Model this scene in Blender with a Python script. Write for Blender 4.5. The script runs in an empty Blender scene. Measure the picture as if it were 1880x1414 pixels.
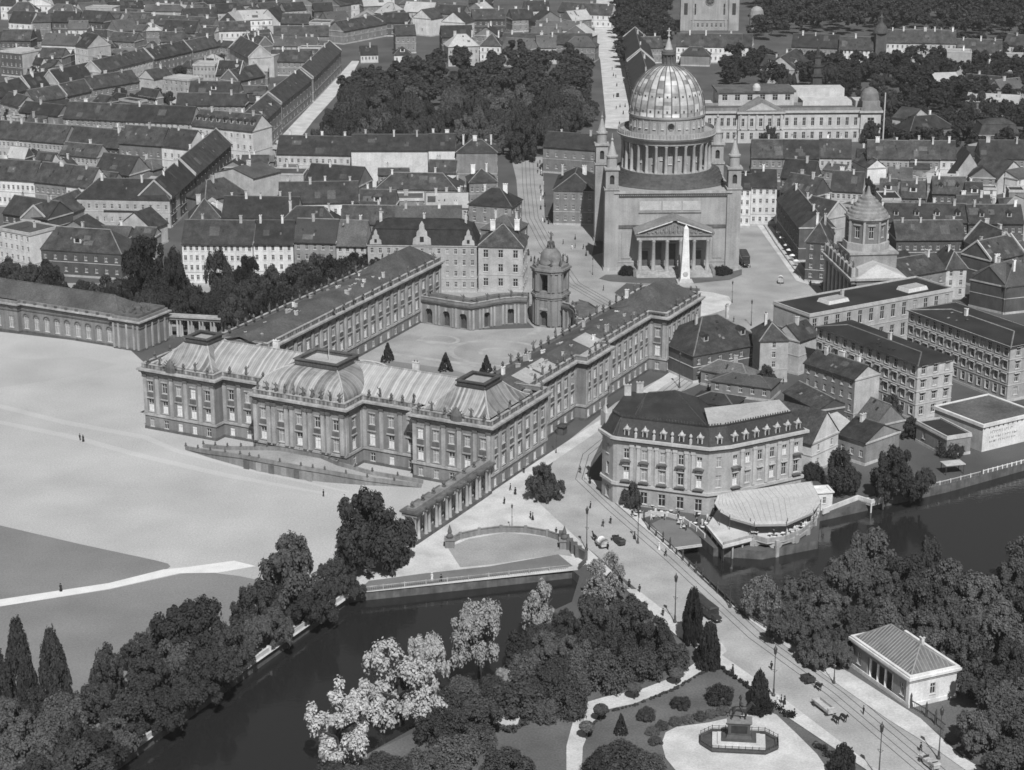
import bpy, math, random
import numpy as np
from mathutils import Vector, Matrix
from mathutils.geometry import tessellate_polygon, delaunay_2d_cdt
PI = math.pi
R = math.radians
rnd = random.Random(7)
SC = bpy.context.scene
COL = SC.collection
# ---------------------------------------------------------------- survey: photo pixel -> metres on a level plane
FPX, PITCH, CAMH = 3600.0, R(17.8), 164.0
sP, cP = math.sin(PITCH), math.cos(PITCH)


def P(u, v, z=0.0):
    x = (u - 940) / FPX
    y = (707 - v) / FPX
    t = (CAMH - z) / (sP - y * cP)
    return Vector((x * t, (cP + y * sP) * t, z))


def C(k, x, y):
    ox, oy = ((0, 0), (0, 0), (460, 0), (920, 0), (1380, 0), (0, 340), (460, 340), (920, 340), (1380, 340), (920, 680), (1380, 680))[k]
    return ox + x / 3.76, oy + y / 3.76


# ---------------------------------------------------------------- materials
MATS = {}


def mat(name, v, var=.25, sc=.25, rough=.85, streak=0, obj_rand=0, spec=.3, metal=0, fine=.12):
    """neutral grey weathered surface: large blotches, fine grain, optional vertical streaks"""
    if name in MATS:
        return MATS[name]
    m = bpy.data.materials.new(name)
    m.use_nodes = True
    nt = m.node_tree
    b = nt.nodes['Principled BSDF']
    b.inputs['Roughness'].default_value = rough
    b.inputs['Specular IOR Level'].default_value = spec
    b.inputs['Metallic'].default_value = metal
    L = nt.links
    geo = nt.nodes.new('ShaderNodeNewGeometry')

    def noise(scale, vec=(1, 1, 1), detail=3):
        mp = nt.nodes.new('ShaderNodeMapping')
        mp.inputs['Scale'].default_value = vec
        L.new(geo.outputs['Position'], mp.inputs['Vector'])
        n = nt.nodes.new('ShaderNodeTexNoise')
        n.inputs['Scale'].default_value = scale
        n.inputs['Detail'].default_value = detail
        L.new(mp.outputs['Vector'], n.inputs['Vector'])
        return n.outputs['Fac']

    def mth(op, a, c):
        n = nt.nodes.new('ShaderNodeMath')
        n.operation = op
        for i, q in enumerate((a, c)):
            if isinstance(q, (int, float)):
                n.inputs[i].default_value = q
            else:
                L.new(q, n.inputs[i])
        return n.outputs[0]

    def rng(fac, lo, hi):
        n = nt.nodes.new('ShaderNodeMapRange')
        n.inputs['From Min'].default_value = .28
        n.inputs['From Max'].default_value = .72
        n.inputs['To Min'].default_value = lo
        n.inputs['To Max'].default_value = hi
        L.new(fac, n.inputs['Value'])
        return n.outputs[0]
    out = rng(noise(sc), v * (1 - var), v * (1 + var))
    out = mth('MULTIPLY', out, rng(noise(2.5, detail=2), 1 - fine, 1 + fine))
    if streak:
        out = mth('MULTIPLY', out, rng(noise(1.1, (1, 1, .07)), 1 - streak, 1 + streak))
    if obj_rand:
        oi = nt.nodes.new('ShaderNodeObjectInfo')
        rr = mth('ADD', mth('MULTIPLY', oi.outputs['Random'], 2 * obj_rand), 1 - obj_rand)
        out = mth('MULTIPLY', out, rr)
    L.new(out, b.inputs['Base Color'])
    MATS[name] = m
    return m


def mat_nodes(name):
    m = bpy.data.materials.new(name)
    m.use_nodes = True
    MATS[name] = m
    return m, m.node_tree, m.node_tree.nodes['Principled BSDF']


def N(nt, typ, links=(), **kw):
    n = nt.nodes.new(typ)
    for k, q in kw.items():
        if k.startswith('i_'):
            n.inputs[int(k[2:])].default_value = q
        else:
            setattr(n, k, q)
    for i, o in links:
        nt.links.new(o, n.inputs[i])
    return n


def strip_mat(name, axis, width, lo, hi, polar=0, zrow=0, rough=.55):
    """sheet-metal plates: every seam-to-seam strip has its own tarnish"""
    m, nt, b = mat_nodes(name)
    tc = N(nt, 'ShaderNodeTexCoord')
    sep = N(nt, 'ShaderNodeSeparateXYZ', [(0, tc.outputs['Object'])])
    if polar:
        a = N(nt, 'ShaderNodeMath', [(0, sep.outputs[1]), (1, sep.outputs[0])], operation='ARCTAN2').outputs[0]
        k = polar / (2 * PI)
    else:
        a = sep.outputs[axis]
        k = 1 / width
    s = N(nt, 'ShaderNodeMath', [(0, a)], operation='MULTIPLY', i_1=k).outputs[0]
    fl = N(nt, 'ShaderNodeMath', [(0, s)], operation='FLOOR').outputs[0]
    fr = N(nt, 'ShaderNodeMath', [(0, s)], operation='FRACT').outputs[0]
    zz = N(nt, 'ShaderNodeMath', [(0, sep.outputs[2])], operation='MULTIPLY', i_1=(1 / zrow if zrow else 0)).outputs[0]
    zf = N(nt, 'ShaderNodeMath', [(0, zz)], operation='FLOOR').outputs[0]
    cmb = N(nt, 'ShaderNodeCombineXYZ', [(0, fl), (1, zf)])
    wn = N(nt, 'ShaderNodeTexWhiteNoise', [(0, cmb.outputs[0])], noise_dimensions='3D')
    nz = N(nt, 'ShaderNodeTexNoise', [(0, tc.outputs['Object'])])
    nz.inputs['Scale'].default_value = .5
    nz.inputs['Detail'].default_value = 6
    nzs = N(nt, 'ShaderNodeMath', [(0, nz.outputs['Fac'])], operation='MULTIPLY_ADD', i_1=1.2, i_2=-.1).outputs[0]
    mix = N(nt, 'ShaderNodeMath', [(0, wn.outputs[0]), (1, nzs)], operation='ADD').outputs[0]
    mr = N(nt, 'ShaderNodeMapRange', [(0, mix)], i_1=.45, i_2=1.55, i_3=lo, i_4=hi).outputs[0]
    seam = N(nt, 'ShaderNodeMath', [(0, fr)], operation='GREATER_THAN', i_1=.14).outputs[0]
    sm = N(nt, 'ShaderNodeMapRange', [(0, seam)], i_3=.62, i_4=1).outputs[0]
    out = N(nt, 'ShaderNodeMath', [(0, mr), (1, sm)], operation='MULTIPLY').outputs[0]
    nt.links.new(out, b.inputs['Base Color'])
    b.inputs['Roughness'].default_value = rough
    b.inputs['Specular IOR Level'].default_value = .4
    return m


def leaf_mat(name, v, var=.28):
    m, nt, b = mat_nodes(name)
    geo = N(nt, 'ShaderNodeNewGeometry')
    oi = N(nt, 'ShaderNodeObjectInfo')
    a = N(nt, 'ShaderNodeMapRange', [(0, geo.outputs['Random Per Island'])], i_3=v * (1 - var), i_4=v * (1 + var)).outputs[0]
    c = N(nt, 'ShaderNodeMapRange', [(0, oi.outputs['Random'])], i_3=.72, i_4=1.28).outputs[0]
    o = N(nt, 'ShaderNodeMath', [(0, a), (1, c)], operation='MULTIPLY').outputs[0]
    nt.links.new(o, b.inputs['Base Color'])
    b.inputs['Roughness'].default_value = .75
    b.inputs['Specular IOR Level'].default_value = .2
    tr = N(nt, 'ShaderNodeBsdfTranslucent', [(0, o)])
    mx = N(nt, 'ShaderNodeMixShader', [(1, b.outputs[0]), (2, tr.outputs[0])], i_0=.25)
    nt.links.new(mx.outputs[0], nt.nodes['Material Output'].inputs['Surface'])
    return m


W_WHITE = mat('white_render', .6, .16, .3, streak=.08, obj_rand=.1)
W_PALE = mat('pale_render', .39, .2, .3, streak=.1, obj_rand=.18)
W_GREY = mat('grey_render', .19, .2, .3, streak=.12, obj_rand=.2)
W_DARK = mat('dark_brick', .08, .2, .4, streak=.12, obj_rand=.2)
TRIM = mat('stucco_trim', .4, .15, .6)
STONE = mat('palace_stucco', .188, .25, .14, streak=.2)
STONE_L = mat('palace_sandstone', .31, .25, .3, streak=.2)
STONE_D = mat('soot_and_shade_sandstone', .1, .3, .5, streak=.15)  # sooty stone; also painted shade under the terrace and in the loggia
CHURCH = mat('church_stone', .285, .2, .16, streak=.12)
TILE = mat('dark_roof_tile', .038, .45, .35, streak=.22, obj_rand=.4, rough=.8, fine=.35)
TILE_G = mat('grey_roof_tile', .078, .3, .15, streak=.15, obj_rand=.25, fine=.3)
TILE_L = mat('pale_sheet_roof', .33, .15, .15, streak=.1, obj_rand=.15)
SLATE = mat('black_slate', .034, .3, .2, streak=.12, rough=.6, fine=.3)
TAR = mat('tarred_roof', .026, .4, .12, rough=.7, fine=.25)
COPPER_X = strip_mat('seamed_copper_along', 0, .62, .24, .43)
COPPER_Y = strip_mat('seamed_copper_across', 1, .62, .12, .3)
COPPER_D = strip_mat('seamed_copper_dark', 0, .6, .13, .4)
DOMEPL = strip_mat('dome_plates', 0, 1, .15, .54, polar=28, zrow=1.3, rough=.4)
DARKMET = mat('dark_metal', .045, .2, 1, rough=.5)
IRON = mat('painted_iron', .06, .2, 2, rough=.5)
GLASS = mat('window_glass', .03, .2, .3, rough=.08, spec=.6, fine=.02)
BLIND = mat('window_blind', .62, .1, .5)
CURT = mat('window_curtain', .28, .2, .5)
FRAME = mat('window_frame', .5, .1, 1)
DOOR_SHADE = mat('door_wood_arch_shade', .07, .3, 1)  # door wood; also colours the painted shade in the court arches
CHIMM = mat('chimney_render', .52, .3, .5, obj_rand=.35)
SAND = mat('parade_sand', .375, .13, .05, fine=.16)
COBBLE = mat('cobbled_street', .28, .22, .1, fine=.16)
ASPH = mat('bridge_roadway', .32, .2, .12, fine=.14)
PAVE = mat('pale_pavement', .46, .2, .2, fine=.14)
GRAVEL = mat('white_gravel_path', .62, .08, .3, fine=.06)
EARTH = mat('town_ground', .08, .3, .05, fine=.15)
LAWN = mat('lawn_grass', .185, .16, .06, fine=.16)
PARK = mat('park_grass', .105, .25, .1, fine=.25)
QUAY = mat('quay_paving', .15, .15, .2, fine=.1)
WALLST = mat('quay_stone', .3, .3, .4, streak=.2)
CLOTH_D = mat('dark_clothing', .02, .3, 2)
CLOTH_L = mat('light_clothing', .6, .2, 2)
SKIN = mat('skin_tone', .35, .1, 2)
HORSE = mat('dark_horse_coat', .025, .3, 2, rough=.6)
BRONZE = mat('dark_bronze', .03, .3, 1, rough=.45)
GRANITE = mat('dark_granite', .07, .25, .8, rough=.5)
AWN = mat('canvas_awning', .4, .06, .2, streak=.06)
BARK = mat('bark', .05, .3, 2)
LEAF = leaf_mat('leaf_dark', .055)
LEAF2 = leaf_mat('leaf_mid', .1)
LEAFW = leaf_mat('leaf_silver', .43, .2)
LEAFM = leaf_mat('leaf_grey', .19, .4)
LEAFK = leaf_mat('leaf_black', .028)
WMAT = {'w': W_WHITE, 'p': W_PALE, 'g': W_GREY, 'd': W_DARK}
RMAT = {'t': TILE, 'g': TILE_G, 'l': TILE_L, 'k': TAR, 's': SLATE}

# ---------------------------------------------------------------- mesh builder


class MB:
    def __init__(s):
        s.v, s.f, s.m = [], [], []

    def add(s, vs, fs, mi=0):
        o = len(s.v)
        s.v += [tuple(p) for p in vs]
        s.f += [tuple(i + o for i in f) for f in fs]
        s.m += [mi] * len(fs)
        return s

    def quad(s, a, b, c, d, mi=0):
        return s.add((a, b, c, d), ((0, 1, 2, 3),), mi)

    def box(s, x0, y0, z0, x1, y1, z1, mi=0):
        return s.prism(((x0, y0), (x1, y0), (x1, y1), (x0, y1)), z0, z1, mi)

    def prism(s, poly, z0, z1, mi=0, top=None):
        n = len(poly)
        t = top or poly
        vs = [(p[0], p[1], z0) for p in poly] + [(p[0], p[1], z1) for p in t]
        fs = [(i, (i + 1) % n, n + (i + 1) % n, n + i) for i in range(n)]
        return s.add(vs, fs + [tuple(range(n, 2 * n)), tuple(range(n - 1, -1, -1))], mi)

    def obox(s, p, t, l, w, z0, z1, mi=0):
        """box l long from p along unit t, w thick to the outward (right) side"""
        n = (t[1], -t[0])
        a = (p[0], p[1])
        b = (p[0] + t[0] * l, p[1] + t[1] * l)
        return s.prism(((a[0] + n[0] * w, a[1] + n[1] * w), (b[0] + n[0] * w, b[1] + n[1] * w), b, a), z0, z1, mi)

    def lathe(s, prof, n=16, cx=0, cy=0, mi=0, a0=0, a1=2 * PI, sx=1, sy=1):
        full = abs(a1 - a0 - 2 * PI) < 1e-6
        k = n if full else n + 1
        o = len(s.v)
        for r, z in prof:
            for i in range(k):
                a = a0 + (a1 - a0) * i / n
                s.v.append((cx + r * sx * math.cos(a), cy + r * sy * math.sin(a), z))
        for j in range(len(prof) - 1):
            for i in range(n):
                i2 = (i + 1) % k
                s.f.append((o + j * k + i, o + j * k + i2, o + (j + 1) * k + i2, o + (j + 1) * k + i))
                s.m.append(mi)
        if full and prof[-1][0] > .01:
            s.f.append(tuple(o + (len(prof) - 1) * k + i for i in range(k)))
            s.m.append(mi)
        return s

    def tube(s, a, b, r0, r1=None, n=6, mi=0):
        a, b = Vector(a), Vector(b)
        r1 = r0 if r1 is None else r1
        q = (b - a).to_track_quat('Z', 'Y')
        vs = [a + q @ Vector((r0 * math.cos(2 * PI * i / n), r0 * math.sin(2 * PI * i / n), 0)) for i in range(n)]
        vs += [b + q @ Vector((r1 * math.cos(2 * PI * i / n), r1 * math.sin(2 * PI * i / n), 0)) for i in range(n)]
        return s.add(vs, [(i, (i + 1) % n, n + (i + 1) % n, n + i) for i in range(n)] + [tuple(range(n, 2 * n)), tuple(range(n - 1, -1, -1))], mi)

    def band(s, poly, z0, z1, out, mi=0, inn=0, closed=True):
        """moulding that runs round a footprint, 'out' metres proud"""
        o = offs(poly, out, closed)
        i = offs(poly, -inn, closed) if inn else poly
        n = len(poly)
        for k in range(n if closed else n - 1):
            j = (k + 1) % n
            vs = [(*o[k], z0), (*o[j], z0), (*o[j], z1), (*o[k], z1), (*i[k], z0), (*i[j], z0), (*i[j], z1), (*i[k], z1)]
            s.add(vs, ((0, 1, 2, 3), (3, 2, 6, 7), (4, 5, 1, 0), (5, 4, 7, 6), (1, 5, 6, 2), (4, 0, 3, 7)) if not closed else ((0, 1, 2, 3), (3, 2, 6, 7), (4, 5, 1, 0), (5, 4, 7, 6)), mi)
        return s

    def wall(s, p, q, z0, z1, holes=(), mi=0, dep=.3, mr=None):
        """upright wall p->q with real openings (u0,u1,v0,v1) and reveals; the right-hand side is outside"""
        L = math.hypot(q[0] - p[0], q[1] - p[1])
        t = ((q[0] - p[0]) / L, (q[1] - p[1]) / L)
        n = (t[1], -t[0])
        us = sorted({0, L, *[h[0] for h in holes], *[h[1] for h in holes]})
        vs = sorted({z0, z1, *[h[2] for h in holes], *[h[3] for h in holes]})
        W = lambda u, v, d=0: (p[0] + t[0] * u - n[0] * d, p[1] + t[1] * u - n[1] * d, v)
        o = len(s.v)
        nu = len(us)
        for v in vs:
            for u in us:
                s.v.append(W(u, v))
        inh = lambda u, v: any(h[0] < u < h[1] and h[2] < v < h[3] for h in holes)
        for j in range(len(vs) - 1):
            for i in range(nu - 1):
                if not inh((us[i] + us[i + 1]) / 2, (vs[j] + vs[j + 1]) / 2):
                    s.f.append((o + j * nu + i, o + j * nu + i + 1, o + (j + 1) * nu + i + 1, o + (j + 1) * nu + i))
                    s.m.append(mi)
        mr = mi if mr is None else mr
        for a, b, c, d in holes:
            k = [W(a, c), W(b, c), W(b, d), W(a, d), W(a, c, dep), W(b, c, dep), W(b, d, dep), W(a, d, dep)]
            s.add(k, ((0, 4, 7, 3), (1, 2, 6, 5), (0, 1, 5, 4), (3, 7, 6, 2)), mr)
        return s

    def mesh(s, name, mats, smooth=False):
        me = bpy.data.meshes.new(name)
        me.from_pydata(s.v, [], s.f)
        for m in mats if isinstance(mats, (list, tuple)) else [mats]:
            me.materials.append(m)
        me.polygons.foreach_set('material_index', s.m)
        if smooth:
            me.polygons.foreach_set('use_smooth', [True] * len(s.f))
        me.update()
        return me

    def build(s, name, mats, parent=None, loc=(0, 0, 0), rz=0, smooth=False):
        return place(name, s.mesh(name, mats, smooth), parent, loc, rz)


def offs(poly, d, closed=True):
    n = len(poly)
    out = []
    for i in range(n):
        p = poly[i]
        a = poly[i - 1] if (closed or i) else None
        b = poly[(i + 1) % n] if (closed or i < n - 1) else None
        ns = []
        for s0, s1 in ((a, p), (p, b)):
            if s0 is not None and s1 is not None:
                l = math.hypot(s1[0] - s0[0], s1[1] - s0[1]) or 1
                ns.append(((s1[1] - s0[1]) / l, -(s1[0] - s0[0]) / l))
        if len(ns) == 1:
            m, k = ns[0], 1
        else:
            m = (ns[0][0] + ns[1][0], ns[0][1] + ns[1][1])
            l = math.hypot(*m) or 1
            m = (m[0] / l, m[1] / l)
            k = 1 / max(.4, m[0] * ns[0][0] + m[1] * ns[0][1])
        out.append((p[0] + m[0] * d * k, p[1] + m[1] * d * k))
    return out


def place(name, me, parent=None, loc=(0, 0, 0), rz=0, sc=None):
    o = bpy.data.objects.new(name, me)
    COL.objects.link(o)
    o.location = loc
    o.rotation_euler = (0, 0, rz)
    if sc:
        o.scale = sc if isinstance(sc, (tuple, list)) else (sc, sc, sc)
    if parent:
        o.parent = parent
    return o


def tag(o, label=None, cat=None, group=None, kind=None):
    if label:
        o['label'] = label
    if cat:
        o['category'] = cat
    if group:
        o['group'] = group
    if kind:
        o['kind'] = kind
    return o


def thing(name, label, cat, loc=(0, 0, 0), rz=0, group=None):
    return tag(place(name, None, None, loc, rz), label, cat, group)


KIDS = {}


def dup(root, loc=None, rz=None, label=None, group=None, sc=None):
    r = root.copy()
    COL.objects.link(r)
    if loc is not None:
        r.location = loc
    if rz is not None:
        r.rotation_euler = (0, 0, rz)
    if sc:
        r.scale = (sc, sc, sc)
    if label:
        r['label'] = label
    if group:
        r['group'] = group
    if root.name not in KIDS:
        KIDS[root.name] = [(c, list(c.children)) for c in root.children]
    for ch, gs in KIDS[root.name]:
        c = ch.copy()
        COL.objects.link(c)
        c.parent = r
        for g in gs:
            d = g.copy()
            COL.objects.link(d)
            d.parent = c
    return r


# ---------------------------------------------------------------- windows, chimneys, dormers shared by all houses
WCACHE = {}


def win_mesh(k, w, h):
    key = (k, round(w, 1), round(h, 1))
    if key not in WCACHE:
        w, h = key[1], key[2]
        b = MB()
        f = .1
        b.box(-w / 2, -.06, 0, -w / 2 + f, .1, h)
        b.box(w / 2 - f, -.06, 0, w / 2, .1, h)
        b.box(-w / 2 + f, -.06, h - f, w / 2 - f, .1, h)
        b.box(-w / 2 + f, -.06, 0, w / 2 - f, .1, f)
        b.box(-.05, -.02, f, .05, .09, h - f)
        b.box(-w / 2 + f, -.025, h * .62, -.05, .085, h * .62 + .09)
        b.box(.05, -.025, h * .62, w / 2 - f, .085, h * .62 + .09)
        b.box(-w / 2 - .12, -.32, -.13, w / 2 + .12, .05, -.003)
        z1 = h - f
        if k == 'b':
            b.quad((-w / 2 + f, .06, f), (w / 2 - f, .06, f), (w / 2 - f, .06, h * .55), (-w / 2 + f, .06, h * .55), 2)
            b.quad((-w / 2 + f, .06, h * .55), (w / 2 - f, .06, h * .55), (w / 2 - f, .06, z1), (-w / 2 + f, .06, z1), 1)
        else:
            b.quad((-w / 2 + f, .06, f), (w / 2 - f, .06, f), (w / 2 - f, .06, z1), (-w / 2 + f, .06, z1), 1)
        WCACHE[key] = b.mesh('window', [FRAME, {'c': CURT, 'l': BLIND}.get(k, GLASS), BLIND])
    return WCACHE[key]


def chim_mesh(w=.9, d=.7, h=2.2):
    b = MB().box(-w / 2, -d / 2, -1.6, w / 2, d / 2, h).box(-w / 2 - .1, -d / 2 - .1, h, w / 2 + .1, d / 2 + .1, h + .18)
    for i in (-1, 1):
        b.lathe([(.14, h + .18), (.11, h + .55)], 6, i * w * .25, 0, 1)
    return b.mesh('chimney', [CHIMM, DARKMET])


CHIM = [chim_mesh(), chim_mesh(1.6, .7, 1.9), chim_mesh(.7, .6, 1.5)]


def dorm_mesh(w=1.6, h=1.7, d=2.6, rf=TILE, wl=W_PALE):
    b = MB()
    b.box(-w / 2, 0, -.6, w / 2, d, h)
    b.add([(-w / 2 - .2, -.25, h - .05), (w / 2 + .2, -.25, h - .05), (w / 2 + .2, d, h - .05), (-w / 2 - .2, d, h - .05), (0, -.25, h + .75), (0, d, h + .75)],
          ((0, 1, 4), (1, 2, 5, 4), (3, 0, 4, 5), (2, 3, 5), (1, 0, 3, 2)), 1)
    b.box(-w * .3, -.04, .35, w * .3, -.01, h - .25, 2)
    return b.mesh('dormer', [wl, rf, GLASS])


DORM = [dorm_mesh(), dorm_mesh(1.2, 1.3, 2.2, TILE, W_GREY), dorm_mesh(2.6, 1.9, 3, TILE_G, W_WHITE)]


class Bld:
    """a building: Empty at the ground, parts and sub-parts below it"""

    def __init__(s, name, label, cat, loc, rz=0, group=None):
        s.o = thing(name, label, cat, loc, rz, group)
        s.new = []

    def holes(s, p, q, rows, parent=None, limit=None, seed=1):
        """rows: (n, w, h, z, kinds[, margin]); adds window objects and returns the openings"""
        r = random.Random(seed * 31 + int(abs(p[0]) * 7 + abs(q[1]) * 3))
        L = math.hypot(q[0] - p[0], q[1] - p[1])
        t = ((q[0] - p[0]) / L, (q[1] - p[1]) / L)
        nn = (t[1], -t[0])
        out = []
        for row in rows:
            n, w, h, z, ks = row[:5]
            mg = row[5] if len(row) > 5 else L / n / 2 if n else 0
            for i in range(n):
                u = L / 2 if n == 1 else mg + (L - 2 * mg) * i / (n - 1)
                out.append((u - w / 2, u + w / 2, z, z + h))
                k = r.choice(ks)
                o = place('window', win_mesh(k, w, h), parent or s.o,
                          (p[0] + t[0] * u - nn[0] * .2, p[1] + t[1] * u - nn[1] * .2, z), math.atan2(t[1], t[0]))
                s.new.append(o)
        return out

    def adopt(s, wall):
        for o in s.new:
            o.parent = wall
        s.new = []
        return wall


def rect(x0, y0, x1, y1):
    return [(x0, y0), (x1, y0), (x1, y1), (x0, y1)]


def edges(poly):
    return [(poly[i], poly[(i + 1) % len(poly)]) for i in range(len(poly))]


RIDGE_STEPLIT = mat('ridge_mortar_step_highlight', .16, .3, .6, obj_rand=.4)  # ridge mortar; also the painted highlights of the church roof steps


def hatches(rf, label, W, yr, he, sf, k=0):
    """roof lights, hatches and odd patches of newer tile set into the front slope"""
    g = random.Random(label + str(round(W)))
    for i in range(g.randrange(1, 2 + int(W / 6))):
        x, y = g.uniform(k + 1, W - k - 2), g.uniform(.2, .8) * yr
        w, l = g.uniform(.4, .8), g.uniform(.5, .9)
        z = he + sf * y + .28
        rf.add([(x, y, z), (x + w, y, z), (x + w, y + l, z + sf * l), (x, y + l, z + sf * l), (x, y, z - .2), (x + w, y, z - .2)], ((0, 1, 2, 3), (4, 5, 1, 0)), g.choice((1, 2, 2)))
    for i in range(g.randrange(0, 3)):
        x, w = g.uniform(k, W * .8), g.uniform(1, 4)
        y, l = g.uniform(0, .5) * yr, g.uniform(.2, .5) * yr
        z = he + sf * y + .245
        x1 = min(x + w, W - k)
        rf.add([(x, y, z), (x1, y, z), (x1, y + l, z + sf * l), (x, y + l, z + sf * l)], ((0, 1, 2, 3),), 3)


HCNT = {}


FOOT = []


def house(label, A, B, he, d, rise, kind='gable', w='p', r='t', fl=2, n=6, R_=0, L_=0, ch=2, dm=0, par=0, name='town_house', cat='house', group=None,
          ww=1.0, wh=1.7, ks='ddcd', ov=.5, trim=1, z0=1.0, gw=None, dk=0, ridge=.5, hood=0):
    """A,B: photo pixels of the two ends of the eaves line (height he); the house goes d metres back (left of A->B)"""
    a, b = P(*A, he), P(*B, he)
    W = math.hypot(b.x - a.x, b.y - a.y)
    rz = math.atan2(b.y - a.y, b.x - a.x)
    S = Bld(name, label, cat, (a.x, a.y, 0), rz, group)
    c_, s_ = math.cos(rz), math.sin(rz)
    FOOT.append([(a.x + x * c_ - y * s_, a.y + x * s_ + y * c_) for x, y in ((0, 0), (W, 0), (W, d), (0, d))])
    fp = rect(0, 0, W, d)
    m = MB()
    fh = (he - z0) / max(fl, 1)
    hh = min(wh, fh * .62)
    rows = [(n, ww, hh, z0 + fh * i + fh * .2, ks) for i in range(fl)] if n else []
    sid = lambda k: [(k, ww, hh, z0 + fh * i + fh * .2, ks) for i in range(fl)] if k else []
    hs = [S.holes(*e, rr) for e, rr in zip(edges(fp), (rows, sid(R_), [], sid(L_)))]
    gm = 2 if gw else 0
    for i, (e, h) in enumerate(zip(edges(fp), hs)):
        m.wall(*e, -.2, he, h, gm if i == 1 else 0)
    if trim:
        m.band(fp, he - .45, he - .02, .22, 1)
        m.band(fp, .0, .7, .1, 1)
        if fl > 1:
            m.band(fp, z0 + fh - .12, z0 + fh + .1, .1, 1)
    if hood:
        for e, h in zip(edges(fp), hs):
            L_e = math.hypot(e[1][0] - e[0][0], e[1][1] - e[0][1])
            t = ((e[1][0] - e[0][0]) / L_e, (e[1][1] - e[0][1]) / L_e)
            for i, (u0, u1, v0, v1) in enumerate(h):
                if v0 > z0 + fh * .9:
                    m.obox((e[0][0] + t[0] * (u0 - .3), e[0][1] + t[1] * (u0 - .3)), t, u1 - u0 + .6, .45, v1 + .12, v1 + .34, 1)
                m.obox((e[0][0] + t[0] * (u0 - .22), e[0][1] + t[1] * (u0 - .22)), t, .2, .12, v0, v1, 1)
                m.obox((e[0][0] + t[0] * (u1 + .02), e[0][1] + t[1] * (u1 + .02)), t, .2, .12, v0, v1, 1)
        for i in range(2, fl):
            m.band(fp, z0 + fh * i - .14, z0 + fh * i + .1, .16, 1)
    rf = MB()
    hr = he + rise
    yr = d * ridge
    o = ov
    if kind == 'gable':
        for x, sgn in ((0, -1), (W, 1)):
            tri = [(x, 0, he), (x, d, he), (x, yr, hr)]
            m.add(tri, ((0, 1, 2),) if sgn > 0 else ((1, 0, 2),), gm if sgn > 0 else 0)
            if par:
                xx = (x - .2, x + .25) if sgn > 0 else (x - .25, x + .2)
                for ya, yb in ((-.3, yr), (d + .3, yr)):
                    m.add([(xx[0], ya, he - .1), (xx[1], ya, he - .1), (xx[1], yb, hr - .1), (xx[0], yb, hr - .1),
                           (xx[0], ya, he + .65), (xx[1], ya, he + .65), (xx[1], yb, hr + .65), (xx[0], yb, hr + .65)],
                          ((0, 1, 5, 4), (4, 5, 6, 7), (1, 2, 6, 5), (3, 0, 4, 7)), 1)
        sf = rise / yr
        sb = rise / (d - yr)
        x0, x1 = (-.15, W + .15)
        vs = []
        for x in (x0, x1):
            vs += [(x, -o, he - o * sf), (x, yr, hr), (x, d + o, he - o * sb), (x, d + o, he - o * sb + .22), (x, yr, hr + .24), (x, -o, he - o * sf + .22)]
        rf.add(vs, [(0, 1, 7, 6), (1, 2, 8, 7), (2, 3, 9, 8), (3, 4, 10, 9), (4, 5, 11, 10), (5, 0, 6, 11), (0, 5, 4, 1), (1, 4, 3, 2), (6, 7, 10, 11), (7, 8, 9, 10)])
        rf.box(x0, yr - .2, hr + .12, x1, yr + .2, hr + .36, 1)
        slope = sf
        hatches(rf, label, W, yr, he, sf)
    elif kind == 'gabley':
        xm = W / 2
        sl = rise / xm
        m.add([(0, 0, he), (W, 0, he), (xm, 0, hr)], ((0, 1, 2),))
        m.add([(0, d, he), (W, d, he), (xm, d, hr)], ((1, 0, 2),))
        vs = []
        for y in (-.2, d + .2):
            vs += [(-o, y, he - o * sl), (xm, y, hr), (W + o, y, he - o * sl), (W + o, y, he - o * sl + .22), (xm, y, hr + .24), (-o, y, he - o * sl + .22)]
        rf.add(vs, [(6, 7, 1, 0), (7, 8, 2, 1), (8, 9, 3, 2), (9, 10, 4, 3), (10, 11, 5, 4), (11, 6, 0, 5), (1, 4, 5, 0), (2, 3, 4, 1), (11, 10, 7, 6), (10, 9, 8, 7)])
        slope = .01
        yr = d
    elif kind == 'hip':
        k = min(yr, W / 2) * .95
        zb = he - .1
        e = offs(fp, o)
        rg = [(k, yr), (W - k, yr)] if W >= d * .8 else [(W / 2, k), (W / 2, d - k)]
        vs = [(*p, zb) for p in e] + [(*rg[0], hr), (*rg[1], hr)]
        fs = [(0, 1, 5, 4), (1, 2, 5), (2, 3, 4, 5), (3, 0, 4)] if W >= d * .8 else [(0, 1, 4), (1, 2, 5, 4), (2, 3, 5), (3, 0, 4, 5)]
        rf.add(vs, fs + [(3, 2, 1, 0)])
        for a_, b_ in ((0, 4), (1, 5 if W >= d * .8 else 4), (4, 5)):
            rf.tube(vs[a_], vs[b_], .2, n=4, mi=1)
        slope = rise / yr
        if W > d:
            hatches(rf, label, W, yr, he, slope, k)
    elif kind == 'mansard':
        i1 = 1.6
        e0, e1, e2 = offs(fp, .3), offs(fp, -i1), offs(fp, -d * .42)
        z1 = he + rise * .68
        vs = [(*p, he - .05) for p in e0] + [(*p, z1) for p in e1] + [(*p, hr) for p in e2]
        fs = []
        for q in (0, 4):
            fs += [(q + i, q + (i + 1) % 4, q + 4 + (i + 1) % 4, q + 4 + i) for i in range(4)]
        rf.add(vs, fs + [(8, 9, 10, 11)])
        rf.band(e1, z1 - .1, z1 + .15, .15)
        slope = rise * .68 / (i1 + .3)
    elif kind == 'shed':
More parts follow.
